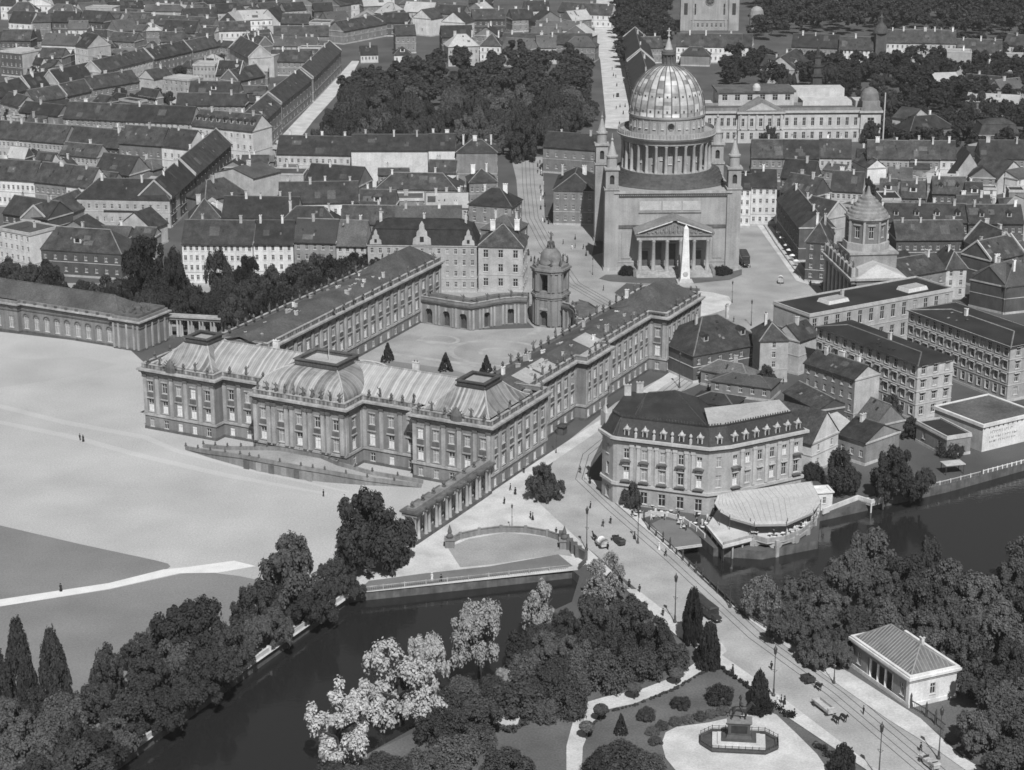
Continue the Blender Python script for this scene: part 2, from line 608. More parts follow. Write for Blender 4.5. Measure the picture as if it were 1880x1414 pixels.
        rf.add([(-.2, -o, he), (W + .2, -o, he), (W + .2, d, hr), (-.2, d, hr), (-.2, -o, he + .2), (W + .2, -o, he + .2), (W + .2, d, hr + .2), (-.2, d, hr + .2)],
               ((0, 3, 2, 1), (4, 5, 6, 7), (0, 1, 5, 4), (1, 2, 6, 5), (2, 3, 7, 6), (3, 0, 4, 7)))
        for i, p in enumerate(((W, 0), (0, 0))):
            m.add([(p[0], 0, he), (p[0], d, he), (p[0], d, hr)], ((0, 1, 2),))
        m.wall((W, d), (0, d), he, hr)
        slope = rise / d
    else:
        rf.add([(*p, he + .12) for p in offs(fp, -.05)], ((0, 1, 2, 3),))
        rf.box(.6, .6, he + .1, W * .45, d * .6, he + .2)
        m.band(fp, he, he + .55, .12, 1, inn=.25)
        slope = 0
    wo = m.build('wall', [WMAT[w], TRIM if w in 'wp' else W_PALE, WMAT[gw or w]], S.o)
    ro = rf.build('roof', [RMAT[r], RIDGE_STEPLIT, GLASS, TILE_G], S.o)
    rr = random.Random(label)
    for i in range(ch):
        x = W * (i + .3 + .4 * rr.random()) / ch
        if kind == 'gabley':
            y, z = d * (i + .5) / ch, hr
            x = W / 2 + .8
        elif slope == 0:
            y, z = d * .6, he + .3
        else:
            y = yr + rr.choice((-.6, .7))
            z = hr - .4
        place('chimney', CHIM[rr.choice((0, 0, 1, 2))], ro, (x, y, z), rr.choice((0, PI / 2)))
    for i in range(dm):
        x = W * (i + .5) / dm
        y = yr * .3
        place('dormer', DORM[dk], ro, (x, y, he + slope * y + .1 if kind != 'mansard' else he + .6))
    return S
# ---------------------------------------------------------------- trees
def leaf_quads(cent, rad, per, leaf, seed, up=.5, shell=.55):
    g = np.random.default_rng(seed)
    cent = np.asarray(cent, float)
    rad = np.asarray(rad, float)
    n = len(cent)
    c = np.repeat(cent, per, 0)
    r = np.repeat(rad, per, 0)[:, None]
    d = g.normal(size=(n * per, 3))
    d /= np.linalg.norm(d, axis=1)[:, None]
    d[:, 2] = np.where(g.random(n * per) < .55, np.abs(d[:, 2]), d[:, 2])
    p = c + d * r * (shell + (1 - shell) * g.random((n * per, 1)))
    nr = d * .8 + g.normal(size=d.shape) * .33
    nr[:, 2] += up
    nr /= np.linalg.norm(nr, axis=1)[:, None]
    t = np.cross(nr, g.normal(size=d.shape))
    t /= np.linalg.norm(t, axis=1)[:, None] + 1e-9
    b = np.cross(nr, t)
    s = leaf * (.6 + .8 * g.random((n * per, 1)))
    v = np.stack([p - t * s - b * s * .5, p + t * s * .6 - b * s * .8, p + t * s + b * s * .5, p - t * s * .5 + b * s * .8], 1)
    return v.reshape(-1, 3)


def quads_mesh(name, v, m):
    me = bpy.data.meshes.new(name)
    n = len(v) // 4
    me.vertices.add(len(v))
    me.vertices.foreach_set('co', v.ravel())
    me.loops.add(len(v))
    me.loops.foreach_set('vertex_index', np.arange(len(v)))
    me.polygons.add(n)
    me.polygons.foreach_set('loop_start', np.arange(0, len(v), 4))
    me.materials.append(m)
    me.update(calc_edges=True)
    return me


def crown(kind, seed, m):
    g = np.random.default_rng(seed)
    cs, rs = [], []
    per, leaf, up, sh = 190, .026, .55, .45
    if kind == 'broad':
        n = g.integers(8, 12)
        lob = [(0, 0, .68, .36)]
        for k in range(n):
            a = 6.283 * k / n + g.uniform(-.3, .3)
            q = g.uniform(.34, .68)
            lob.append((q * math.cos(a), q * math.sin(a), g.uniform(.24, .74) - .12 * q, g.uniform(.24, .4)))
        for lx, ly, lz, lr in lob:
            for k in range(11):
                d = g.normal(size=3)
                d /= np.linalg.norm(d)
                cs.append((lx + d[0] * lr * .8, ly + d[1] * lr * .8, max(.07, lz + (abs(d[2]) if g.random() < .65 else d[2]) * lr * .55)))
                rs.append(lr * g.uniform(.3, .52))
    elif kind == 'silver':
        per, leaf, sh, up = 150, .023, .15, .8
        for j in range(25):
            z = g.uniform(.16, .92)
            q = .78 * math.sin(PI * min(1, (1.02 - z) * 1.02)) ** .6 * g.uniform(.35, 1.1)
            a = g.random() * 6.283
            lr = g.uniform(.17, .32)
            for k in range(7):
                d = g.normal(size=3)
                d /= np.linalg.norm(d)
                cs.append((q * math.cos(a) + d[0] * lr * .75, q * math.sin(a) + d[1] * lr * .75, max(.05, z + d[2] * lr * .42)))
                rs.append(lr * g.uniform(.32, .6))
    elif kind == 'pyramid':
        per, leaf, up = 140, .032, .7
        for k in range(150):
            z = .03 + .95 * g.random()
            rr = 1.0 * (1 - z) ** .55 * min(1, .62 + z * 1.2) * (.75 + .3 * g.random())
            a = g.random() * 6.283
            cs.append((rr * math.cos(a), rr * math.sin(a), z))
            rs.append(.1 + .1 * g.random())
    elif kind == 'column':
        per, leaf = 80, .06
        for k in range(110):
            z = .02 + .94 * g.random()
            rr = .78 * min(1, (1 - z) * 2.2) ** .6 * (.7 + .5 * g.random())
            a = g.random() * 6.283
            cs.append((rr * math.cos(a), rr * math.sin(a), z))
            rs.append(.16 + .12 * g.random())
    elif kind == 'willow':
        per, leaf, up = 170, .026, .1
        for k in range(90):
            a = g.random() * 6.283
            rr = math.sqrt(g.random())
            z = .92 - .5 * rr ** 2 - .25 * g.random() * rr
            cs.append((rr * .85 * math.cos(a), rr * .85 * math.sin(a), max(.1, z)))
            rs.append(.14 + .08 * g.random())
    elif kind == 'shrub':
        per, leaf = 170, .036
        for k in range(60):
            d = g.normal(size=3)
            d /= np.linalg.norm(d)
            f = .62 + .32 * g.random()
            cs.append((d[0] * f, d[1] * f, .12 + abs(d[2]) * f * .85))
            rs.append(.18 + .14 * g.random())
    elif kind == 'ball':
        per, leaf, sh = 1400, .07, .85
        cs, rs = [(0, 0, .72)], [.28]
        v = leaf_quads(cs, rs, per, .05, seed, .3, sh)
        v[:, :2] *= 3.4
        return quads_mesh('crown', v, m)
    elif kind == 'cone':
        per, leaf = 40, .07
        for k in range(110):
            z = g.random() ** 1.3
            a = g.random() * 6.283
            rr = (1 - z) * .9 + .06
            cs.append((rr * math.cos(a), rr * math.sin(a), z * .97))
            rs.append(.1)
    return quads_mesh('crown', leaf_quads(cs, rs, per, leaf, seed, up, sh), m)


def trunk_mesh(kind, seed):
    r = random.Random(seed)
    b = MB()
    top = {'broad': .5, 'silver': .6, 'pyramid': .3, 'column': .2, 'willow': .6, 'shrub': .3, 'ball': .7, 'cone': .2}[kind]
    w = .05 if kind != 'ball' else .09
    b.tube((0, 0, -.02), (.02, .01, top * .55), w * 1.4, w, 7)
    b.tube((.02, .01, top * .55), (0, 0, top), w, w * .5, 7)
    if kind in ('broad', 'silver', 'willow'):
        for k in range(6):
            a = k * 1.05 + r.random() * .5
            b.tube((.01, .01, top * (.45 + .08 * k)), (.55 * math.cos(a), .55 * math.sin(a), top * (.8 + .1 * k)), w * .6, w * .2, 5)
    return b.mesh('trunk', BARK)


TPROTO = {}


def tree_meshes(kind, var, m):
    key = (kind, var, m.name)
    if key not in TPROTO:
        base = next((x for x in TPROTO if x[:2] == (kind, var)), None)
        if base:
            cm = TPROTO[base][0].copy()
            cm.materials[0] = m
            TPROTO[key] = (cm, TPROTO[base][1])
        else:
            TPROTO[key] = (crown(kind, 11 + var * 7 + len(kind), m), trunk_mesh(kind, var))
    return TPROTO[key]


TNAME = {'broad': ('broadleaf_tree', 'tree'), 'silver': ('silver_poplar_tree', 'tree'), 'pyramid': ('fastigiate_oak_tree', 'tree'), 'column': ('columnar_conifer', 'tree'),
         'willow': ('willow_tree', 'tree'), 'shrub': ('shrub', 'shrub'), 'ball': ('globe_topiary', 'topiary'), 'cone': ('cone_topiary', 'topiary')}
NVAR = {'broad': 8, 'silver': 4, 'pyramid': 2, 'column': 2, 'willow': 2, 'shrub': 4, 'ball': 1, 'cone': 1}


def tree_at(kind, x, y, h, r, label, m=LEAF, group=None, z=0, name=None):
    var = rnd.randrange(NVAR[kind])
    cm, tm = tree_meshes(kind, var, m)
    nm, cat = TNAME[kind]
    o = thing(name or nm, label, cat, (x, y, z), rnd.random() * 6.28, group)
    o.scale = (r, r, h)
    place('trunk', tm, o)
    place('crown', cm, o)
    return o


def tree(kind, u, v, h, r, label, m=LEAF, group=None, z=0, f=.55, name=None):
    """u,v: photo pixel of the middle of the crown"""
    p = P(u, v, z + h * f)
    return tree_at(kind, p.x, p.y, h, r, label, m, group, z, name)


# ---------------------------------------------------------------- figures grown from a skeleton
def skin_mesh(name, pts, eds, rad, mats, pick, sub=1):
    me = bpy.data.meshes.new(name + '_bones')
    me.from_pydata(pts, eds, [])
    o = bpy.data.objects.new(name + '_bones', me)
    COL.objects.link(o)
    o.modifiers.new('s', 'SKIN')
    for i, sv in enumerate(me.skin_vertices[0].data):
        sv.radius = rad[i] if isinstance(rad[i], tuple) else (rad[i], rad[i])
        sv.use_root = i == 0
    md = o.modifiers.new('d', 'SUBSURF')
    md.levels = md.render_levels = sub
    dg = bpy.context.evaluated_depsgraph_get()
    ev = o.evaluated_get(dg)
    out = bpy.data.meshes.new_from_object(ev)
    out.name = name
    bpy.data.objects.remove(o)
    out.materials.clear()
    for m in mats:
        out.materials.append(m)
    for p in out.polygons:
        p.material_index = pick(p.center)
        p.use_smooth = True
    return out


def person_mesh(stride, arm, m, skirt=False):
    s = stride
    pts = [(0, 0, .95), (0, .01, 1.18), (0, .01, 1.38), (0, 0, 1.5), (0, -.02, 1.6), (0, -.01, 1.72),
           (.19, .01, 1.4), (.25, .02 - arm * .1, 1.12), (.26, -.03 - arm * .3, .9), (.26, -.05 - arm * .34, .82),
           (-.19, .01, 1.4), (-.25, .03 + arm * .1, 1.12), (-.26, .0 + arm * .22, .9), (-.26, -.02 + arm * .26, .82),
           (.1, 0, .9), (.11, -s * .25, .5), (.11, -s * .35, .09), (.12, -s * .35 - .16, .04),
           (-.1, 0, .9), (-.11, s * .16, .5), (-.11, s * .38, .12), (-.12, s * .38 - .14, .04), (0, -.115, 1.62)]
    eds = [(0, 1), (1, 2), (2, 3), (3, 4), (4, 5), (2, 6), (6, 7), (7, 8), (8, 9), (2, 10), (10, 11), (11, 12), (12, 13), (0, 14), (14, 15), (15, 16), (16, 17), (0, 18), (18, 19), (19, 20), (20, 21), (4, 22)]
    rad = [(.17, .13), (.16, .12), (.19, .13), .065, (.095, .11), (.085, .1), .085, .06, .045, .05, .085, .06, .045, .05, .11, .08, .055, .05, .11, .08, .055, .05, .02]
    return skin_mesh('person', pts, eds, rad, [m, SKIN], lambda c: 1 if c.z > 1.5 or (abs(c.x) > .19 and c.z < .9 and c.z > .72) else 0)


def hat_mesh(b=.17, h=.13, m=CLOTH_D):
    return MB().lathe([(.02, 1.7), (b, 1.705), (b, 1.725), (.1, 1.73), (.095, 1.73 + h), (.01, 1.74 + h)], 10, 0, 0).mesh('hat', m)


def skirt_mesh(m):
    return MB().lathe([(.14, 1.05), (.2, .9), (.27, .5), (.33, .12), (.3, .12)], 10, 0, 0).mesh('skirt', m)


PEOPLE = [(person_mesh(.6, .5, CLOTH_D), [('hat', hat_mesh())]), (person_mesh(.15, .1, CLOTH_D), [('hat', hat_mesh(.15, .09))]),
          (person_mesh(.3, .3, CLOTH_D), [('skirt', skirt_mesh(CLOTH_D)), ('hat', hat_mesh(.22, .1))]),
          (person_mesh(.4, .3, CLOTH_L), [('skirt', skirt_mesh(CLOTH_L)), ('hat', hat_mesh(.22, .1, CLOTH_L))]),
          (person_mesh(.5, .4, CLOTH_L), [('hat', hat_mesh())])]


def person(u, v, k, label, rz=None, group=None, z=0, s=1.0):
    p = P(u, v, z)
    me, kids = PEOPLE[k]
    o = place('person', me, None, p, rnd.random() * 6.28 if rz is None else rz, s)
    tag(o, label, 'person', group)
    for n, m in kids:
        place(n, m, o)
    return o


def horse_mesh(m, up=0):
    pts = [(0, 0, 1.2), (.0, .5, 1.22), (0, .78, 1.15), (0, -.45, 1.22), (0, -.78, 1.3), (0, -1.02, 1.65 + up * .1), (0, -1.18, 1.9 + up * .15), (0, -1.42, 1.75 + up * .05), (0, -1.62, 1.6),
           (.17, -.55, .95), (.17, -.58, .55), (.17, -.55, .12), (.17, -.6, .03), (-.17, -.55, .95), (-.17, -.5 - up * .35, .62), (-.17, -.5 - up * .1, .2 + up * .2), (-.17, -.56 - up * .15, .05 + up * .15),
           (.19, .68, .95), (.19, .55, .68), (.19, .8, .48), (.19, .76, .1), (.19, .7, .03), (-.19, .68, .95), (-.19, .6, .68), (-.19, .88, .48), (-.19, .86, .1), (-.19, .8, .03),
           (0, .98, 1.1), (0, 1.1, .7), (0, 1.08, .45), (.07, -1.13, 2.03 + up * .15), (-.07, -1.13, 2.03 + up * .15)]
    eds = [(0, 1), (1, 2), (0, 3), (3, 4), (4, 5), (5, 6), (6, 7), (7, 8), (3, 9), (9, 10), (10, 11), (11, 12), (3, 13), (13, 14), (14, 15), (15, 16),
           (1, 17), (17, 18), (18, 19), (19, 20), (20, 21), (1, 22), (22, 23), (23, 24), (24, 25), (25, 26), (2, 27), (27, 28), (28, 29), (6, 30), (6, 31)]
    rad = [(.3, .31), (.3, .3), (.24, .24), (.29, .34), (.2, .28), (.13, .2), (.11, .14), (.09, .1), (.07, .08), .13, .075, .05, .06, .13, .075, .05, .06, .18, .1, .065, .05, .06, .18, .1, .065, .05, .06, .06, .09, .03, .03, .03]
    return skin_mesh('horse', pts, eds, rad, [m], lambda c: 0)


HORSE_M = horse_mesh(HORSE)


def horse(p, rz, label, group=None):
    o = place('horse', HORSE_M, None, p, rz)
    tag(o, label, 'horse', group)
    return o


def wheel_mesh(r, w=.08):
    b = MB()
    k = 14
    o = [(r * math.cos(2 * PI * i / k), r * math.sin(2 * PI * i / k)) for i in range(k)]
    for i in range(k):
        a, c = o[i], o[(i + 1) % k]
        q = .86
        for x0, x1 in ((-w / 2, w / 2),):
            b.add([(x0, *a), (x0, *c), (x1, *c), (x1, *a), (x0, a[0] * q, a[1] * q), (x0, c[0] * q, c[1] * q), (x1, c[0] * q, c[1] * q), (x1, a[0] * q, a[1] * q)],
                  ((0, 1, 2, 3), (7, 6, 5, 4), (4, 5, 1, 0), (3, 2, 6, 7)))
    for i in range(8):
        a = i * PI / 4
        b.tube((0, 0, 0), (0, .88 * r * math.cos(a), .88 * r * math.sin(a)), .03, n=4)
    b.tube((-.12, 0, 0), (.12, 0, 0), .09, n=8)
    return b.mesh('wheel', DARKMET)


WHEEL = wheel_mesh(.5)
WHEEL_S = wheel_mesh(.38)


def wagon(u, v, rz, label, ln=5.0, cover=0, light=0, name='horse_wagon'):
    p = P(u, v)
    o = thing(name, label, 'wagon', p, rz)
    b = MB().box(-.85, 0, .62, .85, ln, .74)
    for x in (-.9, .82):
        b.prism([(x, 0), (x + .08, 0), (x + .08, ln), (x, ln)], .74, 1.25, 0)
    b.box(-.82, 0, .74, .82, .08, 1.4)
    b.box(-.82, ln - .08, .74, .82, ln, 1.2)
    b.box(-.7, .35, 1.25, .7, .75, 1.5)
    b.tube((0, .3, .6), (0, -2.4, .85), .06)
    b.build('body', W_PALE if light else DARKMET, o)
    for x in (-.98, .98):
        place('wheel', WHEEL_S, o, (x, .7, .38))
        place('wheel', WHEEL, o, (x, ln - .8, .5))
    if cover:
        c = MB()
        arc = [(-.95 * math.cos(PI * i / 8), 1.3 + 1.1 * math.sin(PI * i / 8)) for i in range(9)]
        vs = [(x, y, z) for y in (.9, ln) for x, z in arc]
        c.add(vs, [(i, i + 1, 10 + i, 9 + i) for i in range(8)] + [tuple(range(9)), tuple(range(17, 8, -1))])
        c.build('canvas_cover', CLOTH_L if light else DARKMET, o, smooth=True)
    return o


def motor_car(u, v, rz, label, dark=1, bus=0):
    o = thing('motor_bus' if bus else 'motor_car', label, 'bus' if bus else 'car', P(u, v), rz)
    m = DARKMET if dark else W_PALE
    if bus:
        b = MB().box(-1.1, 0, .75, 1.1, 8.6, 1.7).box(-1.05, .05, 1.7, 1.05, 8.55, 2.6)
        b.prism(rect(-1.15, -.1, 1.15, 8.7), 2.6, 2.85, 0, rect(-.8, .2, .8, 8.4))
        b.box(-.65, -1.9, .7, .65, 0, 1.5).box(-.6, -1.95, .8, .6, -1.9, 1.4)
        b.build('body', DARKMET, o)
        for s in (-1, 1):
            for k in range(6):
                MB().box(s * 1.07 - .02, .5 + k * 1.35, 1.8, s * 1.07 + .02, 1.5 + k * 1.35, 2.45).build('window', GLASS, o)
        MB().box(-.9, .02, 1.75, .9, .045, 2.5).build('windscreen', GLASS, o)
        ws = [(-1.05, -.9), (1.05, -.9), (-1.05, 6.6), (1.05, 6.6)]
    else:
        b = MB().box(-.65, -.2, .55, .65, 3.1, 1.15).box(-.42, -1.5, .6, .42, -.2, 1.12).box(-.75, .2, .4, .75, 2.9, .56)
        b.box(-.6, .9, 1.15, .6, 1.2, 1.45).box(-.6, 2.3, 1.15, .6, 2.6, 1.5)
        b.build('body', m, o)
        c = MB()
        c.prism(rect(-.72, 1.5, .72, 3.2), 1.2, 1.5, 0, rect(-.7, 1.9, .7, 3.1))
        c.build('folded_hood', W_PALE if not dark else IRON, o)
        MB().box(-.6, -.12, 1.15, .6, -.07, 1.6).build('windscreen', GLASS, o)
        ws = [(-.72, -1.0), (.72, -1.0), (-.72, 2.3), (.72, 2.3)]
    for x, y in ws:
        place('wheel', WHEEL_S, o, (x, y, .38))
    for s in (-1, 1):
        MB().lathe([(.02, -.1), (.14, 0), (.14, .08)], 8).build('headlight', FRAME, o, (s * .5, (-2.0 if bus else -1.6), 1.0))
    return o


def lamp_meshes():
    p = MB()
    p.lathe([(.34, 0), (.34, .5), (.22, .62), (.2, 1.5), (.12, 1.7), (.1, 4), (.13, 4.05), (.09, 4.15), (.07, 8.3), (.12, 8.35), (.05, 8.5)], 10)
    p.tube((-.5, 0, 5.4), (.5, 0, 5.4), .035)
    for s in (-1, 1):
        p.tube((s * .5, 0, 5.4), (s * .08, 0, 4.9), .03)
    l = MB().lathe([(.1, 8.5), (.24, 8.6), (.34, 9.5), (.3, 9.5)], 8).lathe([(.4, 9.5), (.3, 9.75), (.12, 9.95), (.05, 10.3), (.0, 10.45)], 8)
    return p.mesh('post', IRON), l.mesh('lantern', DARKMET)


LPOST, LLANT = lamp_meshes()


def lamp(u, v, label, s=1.0, group='tall lamp posts along the bridge road'):
    o = thing('street_lamp', label, 'street lamp', P(u, v), 2.6, group)
    o.scale = (s, s, s)
    place('post', LPOST, o)
    place('lantern', LLANT, o)


STAT = skin_mesh('statue', [(0, 0, .5), (.05, 0, .95), (0, 0, 1.25), (0, -.03, 1.5), (0, -.04, 1.72), (.25, -.05, 1.35), (.42, -.15, 1.1), (.3, -.2, .85), (-.27, .02, 1.38), (-.5, -.1, 1.5), (-.55, -.12, 1.8), (.08, 0, .05), (-.12, .1, .05)],
                 [(0, 1), (1, 2), (2, 3), (3, 4), (2, 5), (5, 6), (6, 7), (2, 8), (8, 9), (9, 10), (0, 11), (0, 12)],
                 [(.26, .22), (.2, .15), (.24, .15), .09, .12, .09, .07, .07, .09, .07, .06, .16, .15], [STONE_D], lambda c: 0)
b = MB().box(-.35, -.35, 0, .35, .35, .35).lathe([(.12, .35), (.16, .45), (.34, .75), (.36, .95), (.2, 1.1), (.28, 1.2), (.1, 1.35), (.02, 1.55)], 8)
VASE = b.mesh('vase', STONE_D)
PED = MB().box(-.4, -.4, 0, .4, .4, .9).box(-.48, -.48, .9, .48, .48, 1.02).mesh('pedestal', STONE_L)
# ---------------------------------------------------------------- ground, water, roads
def pix(poly, z=0):
    return [(lambda q: (q.x, q.y))(P(u, v, z)) for u, v in poly]


def flat(name, poly, z, m, world=False):
    pts = poly if world else pix(poly)
    vs = [Vector((x, y, 0)) for x, y in pts]
    b = MB()
    tri = tessellate_polygon([vs])
    fs = []
    for t in tri:
        a, c, d = (pts[i] for i in t)
        cr = (c[0] - a[0]) * (d[1] - a[1]) - (c[1] - a[1]) * (d[0] - a[0])
        fs.append(t if cr > 0 else t[::-1])
    b.add([(x, y, z) for x, y in pts], fs)
    return tag(b.build(name, m), kind='structure')


WL = pix([(60, 1507), (190, 1414), (460, 1221), (640, 1092), (660, 1088), (860, 1067), (1050, 1046), (1064, 1058), (1050, 1105), (985, 1135), (945, 1200), (880, 1272), (780, 1325), (660, 1392), (560, 1460), (500, 1507)])
WR = pix([(1212, 982), (1345, 1122), (1450, 1114), (1600, 1088), (1750, 1078), (2000, 1092), (2700, 1092), (2700, 640), (1990, 826), (1880, 850), (1745, 888), (1622, 916), (1506, 942), (1502, 992), (1400, 1012), (1310, 1006), (1284, 984), (1250, 1003)])


def inside(p, poly):
    r = False
    for (x0, y0), (x1, y1) in edges(poly):
        if (y0 > p[1]) != (y1 > p[1]) and p[0] < (x1 - x0) * (p[1] - y0) / (y1 - y0) + x0:
            r = not r
    return r


def ground():
    out = [(-1500, 120), (1500, 120), (1500, 3400), (-1500, 3400)]
    vs, es = [], []
    for poly in (out, WL, WR):
        o = len(vs)
        vs += [Vector(p) for p in poly]
        es += [(o + i, o + (i + 1) % len(poly)) for i in range(len(poly))]
    r = delaunay_2d_cdt(vs, es, [], 0, 1e-5)
    b = MB()
    fs = []
    for f in r[2]:
        c = sum((r[0][i] for i in f), Vector((0, 0))) / 3
        if not (inside(c, WL) or inside(c, WR)):
            fs.append(tuple(f))
    b.add([(p.x, p.y, 0) for p in r[0]], fs)
    tag(b.build('ground', EARTH), kind='structure')
    DKW = mat('dark_quay_stone', .1, .35, .5, streak=.25)
    for poly, zw in ((WL, -2.4), (WR, -2.4)):
        area = sum(a[0] * c[1] - c[0] * a[1] for a, c in edges(poly))
        pl = poly if area > 0 else poly[::-1]
        w = MB()
        for p, q in edges(pl):
            w.quad((*q, 0), (*p, 0), (*p, -4), (*q, -4))
        tag(w.build('embankment', DKW), kind='structure')
    wm, nt, bs = mat_nodes('river_water')
    bs.inputs['Base Color'].default_value = (.018, .018, .018, 1)
    bs.inputs['Roughness'].default_value = .04
    bs.inputs['IOR'].default_value = 1.33
    bs.inputs['Specular IOR Level'].default_value = 1.0
    geo = N(nt, 'ShaderNodeNewGeometry')
    mp = N(nt, 'ShaderNodeMapping', [(0, geo.outputs['Position'])])
    mp.inputs['Scale'].default_value = (.55, .9, 1)
    nz = N(nt, 'ShaderNodeTexNoise', [(0, mp.outputs[0])])
    nz.inputs['Scale'].default_value = 1.3
    nz.inputs['Detail'].default_value = 4
    bp = N(nt, 'ShaderNodeBump', [('Height', nz.outputs['Fac'])])
    bp.inputs['Strength'].default_value = .1
    bp.inputs['Distance'].default_value = .3
    nt.links.new(bp.outputs[0], bs.inputs['Normal'])
    b = MB()
    b.quad((-250, 200, -1.7), (500, 200, -1.7), (500, 700, -2.4), (-250, 900, -1.7))
    tag(b.build('water', wm), kind='structure')


ground()
# parade ground, lawns, paths
PA, PB = P(268, 786), P(900, 903)
PR = math.atan2(PB.y - PA.y, PB.x - PA.x)
PX = Vector((math.cos(PR), math.sin(PR)))
PY = Vector((-PX.y, PX.x))
pl = lambda x, y: (PA.x + PX.x * x + PY.x * y, PA.y + PX.y * x + PY.y * y)
flat('parade_ground', pix([(-400, 590), (-100, 598), (232, 636), (300, 655)]) [0:3] + [pl(-14, 30), pl(3, 30), pl(3, 5), pl(97, 5), pl(97, -37)] + pix([(690, 1050), (640, 1088), (190, 1410), (60, 1500), (-400, 1500)]), .02, SAND, True)
flat('lawn', [(-400, 880), (-100, 945), (0, 965), (150, 1000), (285, 1029), (308, 1035), (313, 1040), (306, 1046), (200, 1072), (0, 1103), (-400, 1172)], .04, LAWN)
flat('path', [(-400, 1170), (0, 1101), (200, 1071), (300, 1046), (340, 1042), (430, 1030), (470, 1040), (400, 1052), (330, 1053), (200, 1082), (0, 1114), (-400, 1186)], .06, GRAVEL)
flat('lawn', [(-400, 1186), (0, 1114), (200, 1083), (330, 1054), (375, 1050), (440, 1058), (520, 1075), (560, 1105), (455, 1205), (330, 1300), (180, 1405), (40, 1510), (-400, 1510)], .045, LAWN)
flat('promenade', [(180, 1413), (455, 1216), (632, 1092), (680, 1045), (700, 1046), (652, 1090), (464, 1222), (192, 1418)], .06, PAVE)
flat('worn_track', [(-300, 690), (0, 742), (120, 772), (270, 800), (330, 826), (470, 862), (640, 902), (640, 905), (460, 866), (322, 831), (262, 806), (115, 779), (0, 750), (-300, 700)], .03, mat('trodden_sand', .42, .12, .05, fine=.1))
flat('worn_track', [(-300, 760), (0, 772), (140, 800), (260, 833), (420, 870), (600, 905), (600, 909), (410, 876), (250, 839), (130, 806), (0, 779), (-300, 768)], .032, MATS['trodden_sand'])
flat('worn_patch', [(0, 655), (60, 660), (150, 655), (215, 670), (140, 690), (50, 705), (0, 712), (-200, 700), (-200, 650)], .03, mat('dusty_sand', .35, .12, .05, fine=.12))
# quay below the forecourt
flat('esplanade', [(640, 1085), (690, 1040), (752, 1000), (893, 905), (965, 868), (975, 905), (1075, 1003), (1160, 1083), (1075, 1036), (1060, 1047), (860, 1068), (660, 1089)], .03, PAVE)
flat('quay_road', [(656, 1088), (668, 1068), (780, 1053), (900, 1040), (1025, 1018), (1052, 1040), (860, 1064)], .05, QUAY)
flat('forecourt', [(822, 1006), (860, 990), (930, 978), (1020, 988), (1045, 1005), (1050, 1022), (1024, 1018), (900, 1037), (845, 1042)], .05, COBBLE)
flat('road', [(1000, 880), (1030, 820), (1130, 740), (1240, 680), (1290, 650), (1320, 690), (1250, 720), (1120, 780), (1085, 850), (1080, 880), (1180, 968), (1380, 1142), (1526, 1249), (1627, 1320), (1723, 1380), (1850, 1470), (1700, 1490), (1610, 1414), (1433, 1279), (1320, 1200), (1255, 1150), (1170, 1083), (1075, 1003), (975, 910)], .045, ASPH)
flat('pavement', [(1148, 1082), (1170, 1083), (1255, 1150), (1320, 1200), (1433, 1279), (1610, 1414), (1700, 1490), (1660, 1490), (1590, 1414), (1415, 1297), (1313, 1214), (1240, 1166)], .13, PAVE)
flat('pavement', [(1080, 880), (1180, 968), (1380, 1142), (1526, 1249), (1627, 1320), (1723, 1380), (1850, 1470), (1900, 1470), (1765, 1390), (1690, 1320), (1560, 1236), (1480, 1195), (1346, 1116), (1210, 978), (1180, 955), (1105, 885)], .13, PAVE)
flat('pavement', [(893, 907), (1000, 838), (1130, 752), (1276, 652), (1290, 660), (1150, 757), (1010, 852), (905, 925)], .06, PAVE)
flat('market_square', [(1030, 520), (1085, 470), (1350, 400), (1405, 400), (1530, 560), (1480, 620), (1310, 690), (1270, 640), (1285, 530), (1150, 520), (1050, 600)], .025, COBBLE)
flat('traffic_island', [(1282, 535), (1310, 538), (1338, 545), (1344, 556), (1335, 568), (1305, 578), (1284, 582)], .12, PAVE)
flat('pavement', [(1386, 408), (1398, 404), (1475, 508), (1500, 510), (1508, 525), (1486, 524), (1462, 516)], .1, PAVE)
flat('street', [(935, 560), (960, 480), (948, 330), (938, 288), (996, 288), (1000, 400), (1010, 410), (1098, 410), (1085, 480), (1110, 525), (1160, 560), (1080, 620), (1000, 620)], .028, COBBLE)
flat('street', [(1095, 0), (1090, 80), (1102, 110), (1112, 215), (1110, 235), (1170, 240), (1150, 120), (1135, 70), (1130, 0), (1130, -20), (1098, -20)], .03, PAVE)
flat('street', [(505, 262), (540, 225), (612, 150), (646, 112), (660, 112), (640, 150), (575, 222), (545, 262)], .03, PAVE)
flat('street', [(-200, 560), (240, 600), (700, 600), (960, 540), (960, 528), (330, 520), (-200, 520)], .024, COBBLE)
# tram rails: two pairs of steel lines in the street
def rails(name, line, m=DARKMET):
    pts = pix(line)
    b = MB()
    for o in (-.75, .75, 2.4, 3.9):
        q = offs(pts, o, False)
        for i in range(len(q) - 1):
            d = Vector((q[i + 1][0] - q[i][0], q[i + 1][1] - q[i][1]))
            l = d.length
            b.obox(q[i], d / l, l, .13, .03, .062)
    return tag(b.build(name, m), kind='structure')


rails('tram_rails', [(1720, 1440), (1525, 1275), (1380, 1170), (1230, 1030), (1120, 935), (1062, 880), (1075, 835), (1130, 790), (1240, 705), (1300, 660)])
rails('tram_rails', [(975, 290), (978, 340), (985, 400), (1012, 450), (1060, 520), (1130, 560)])
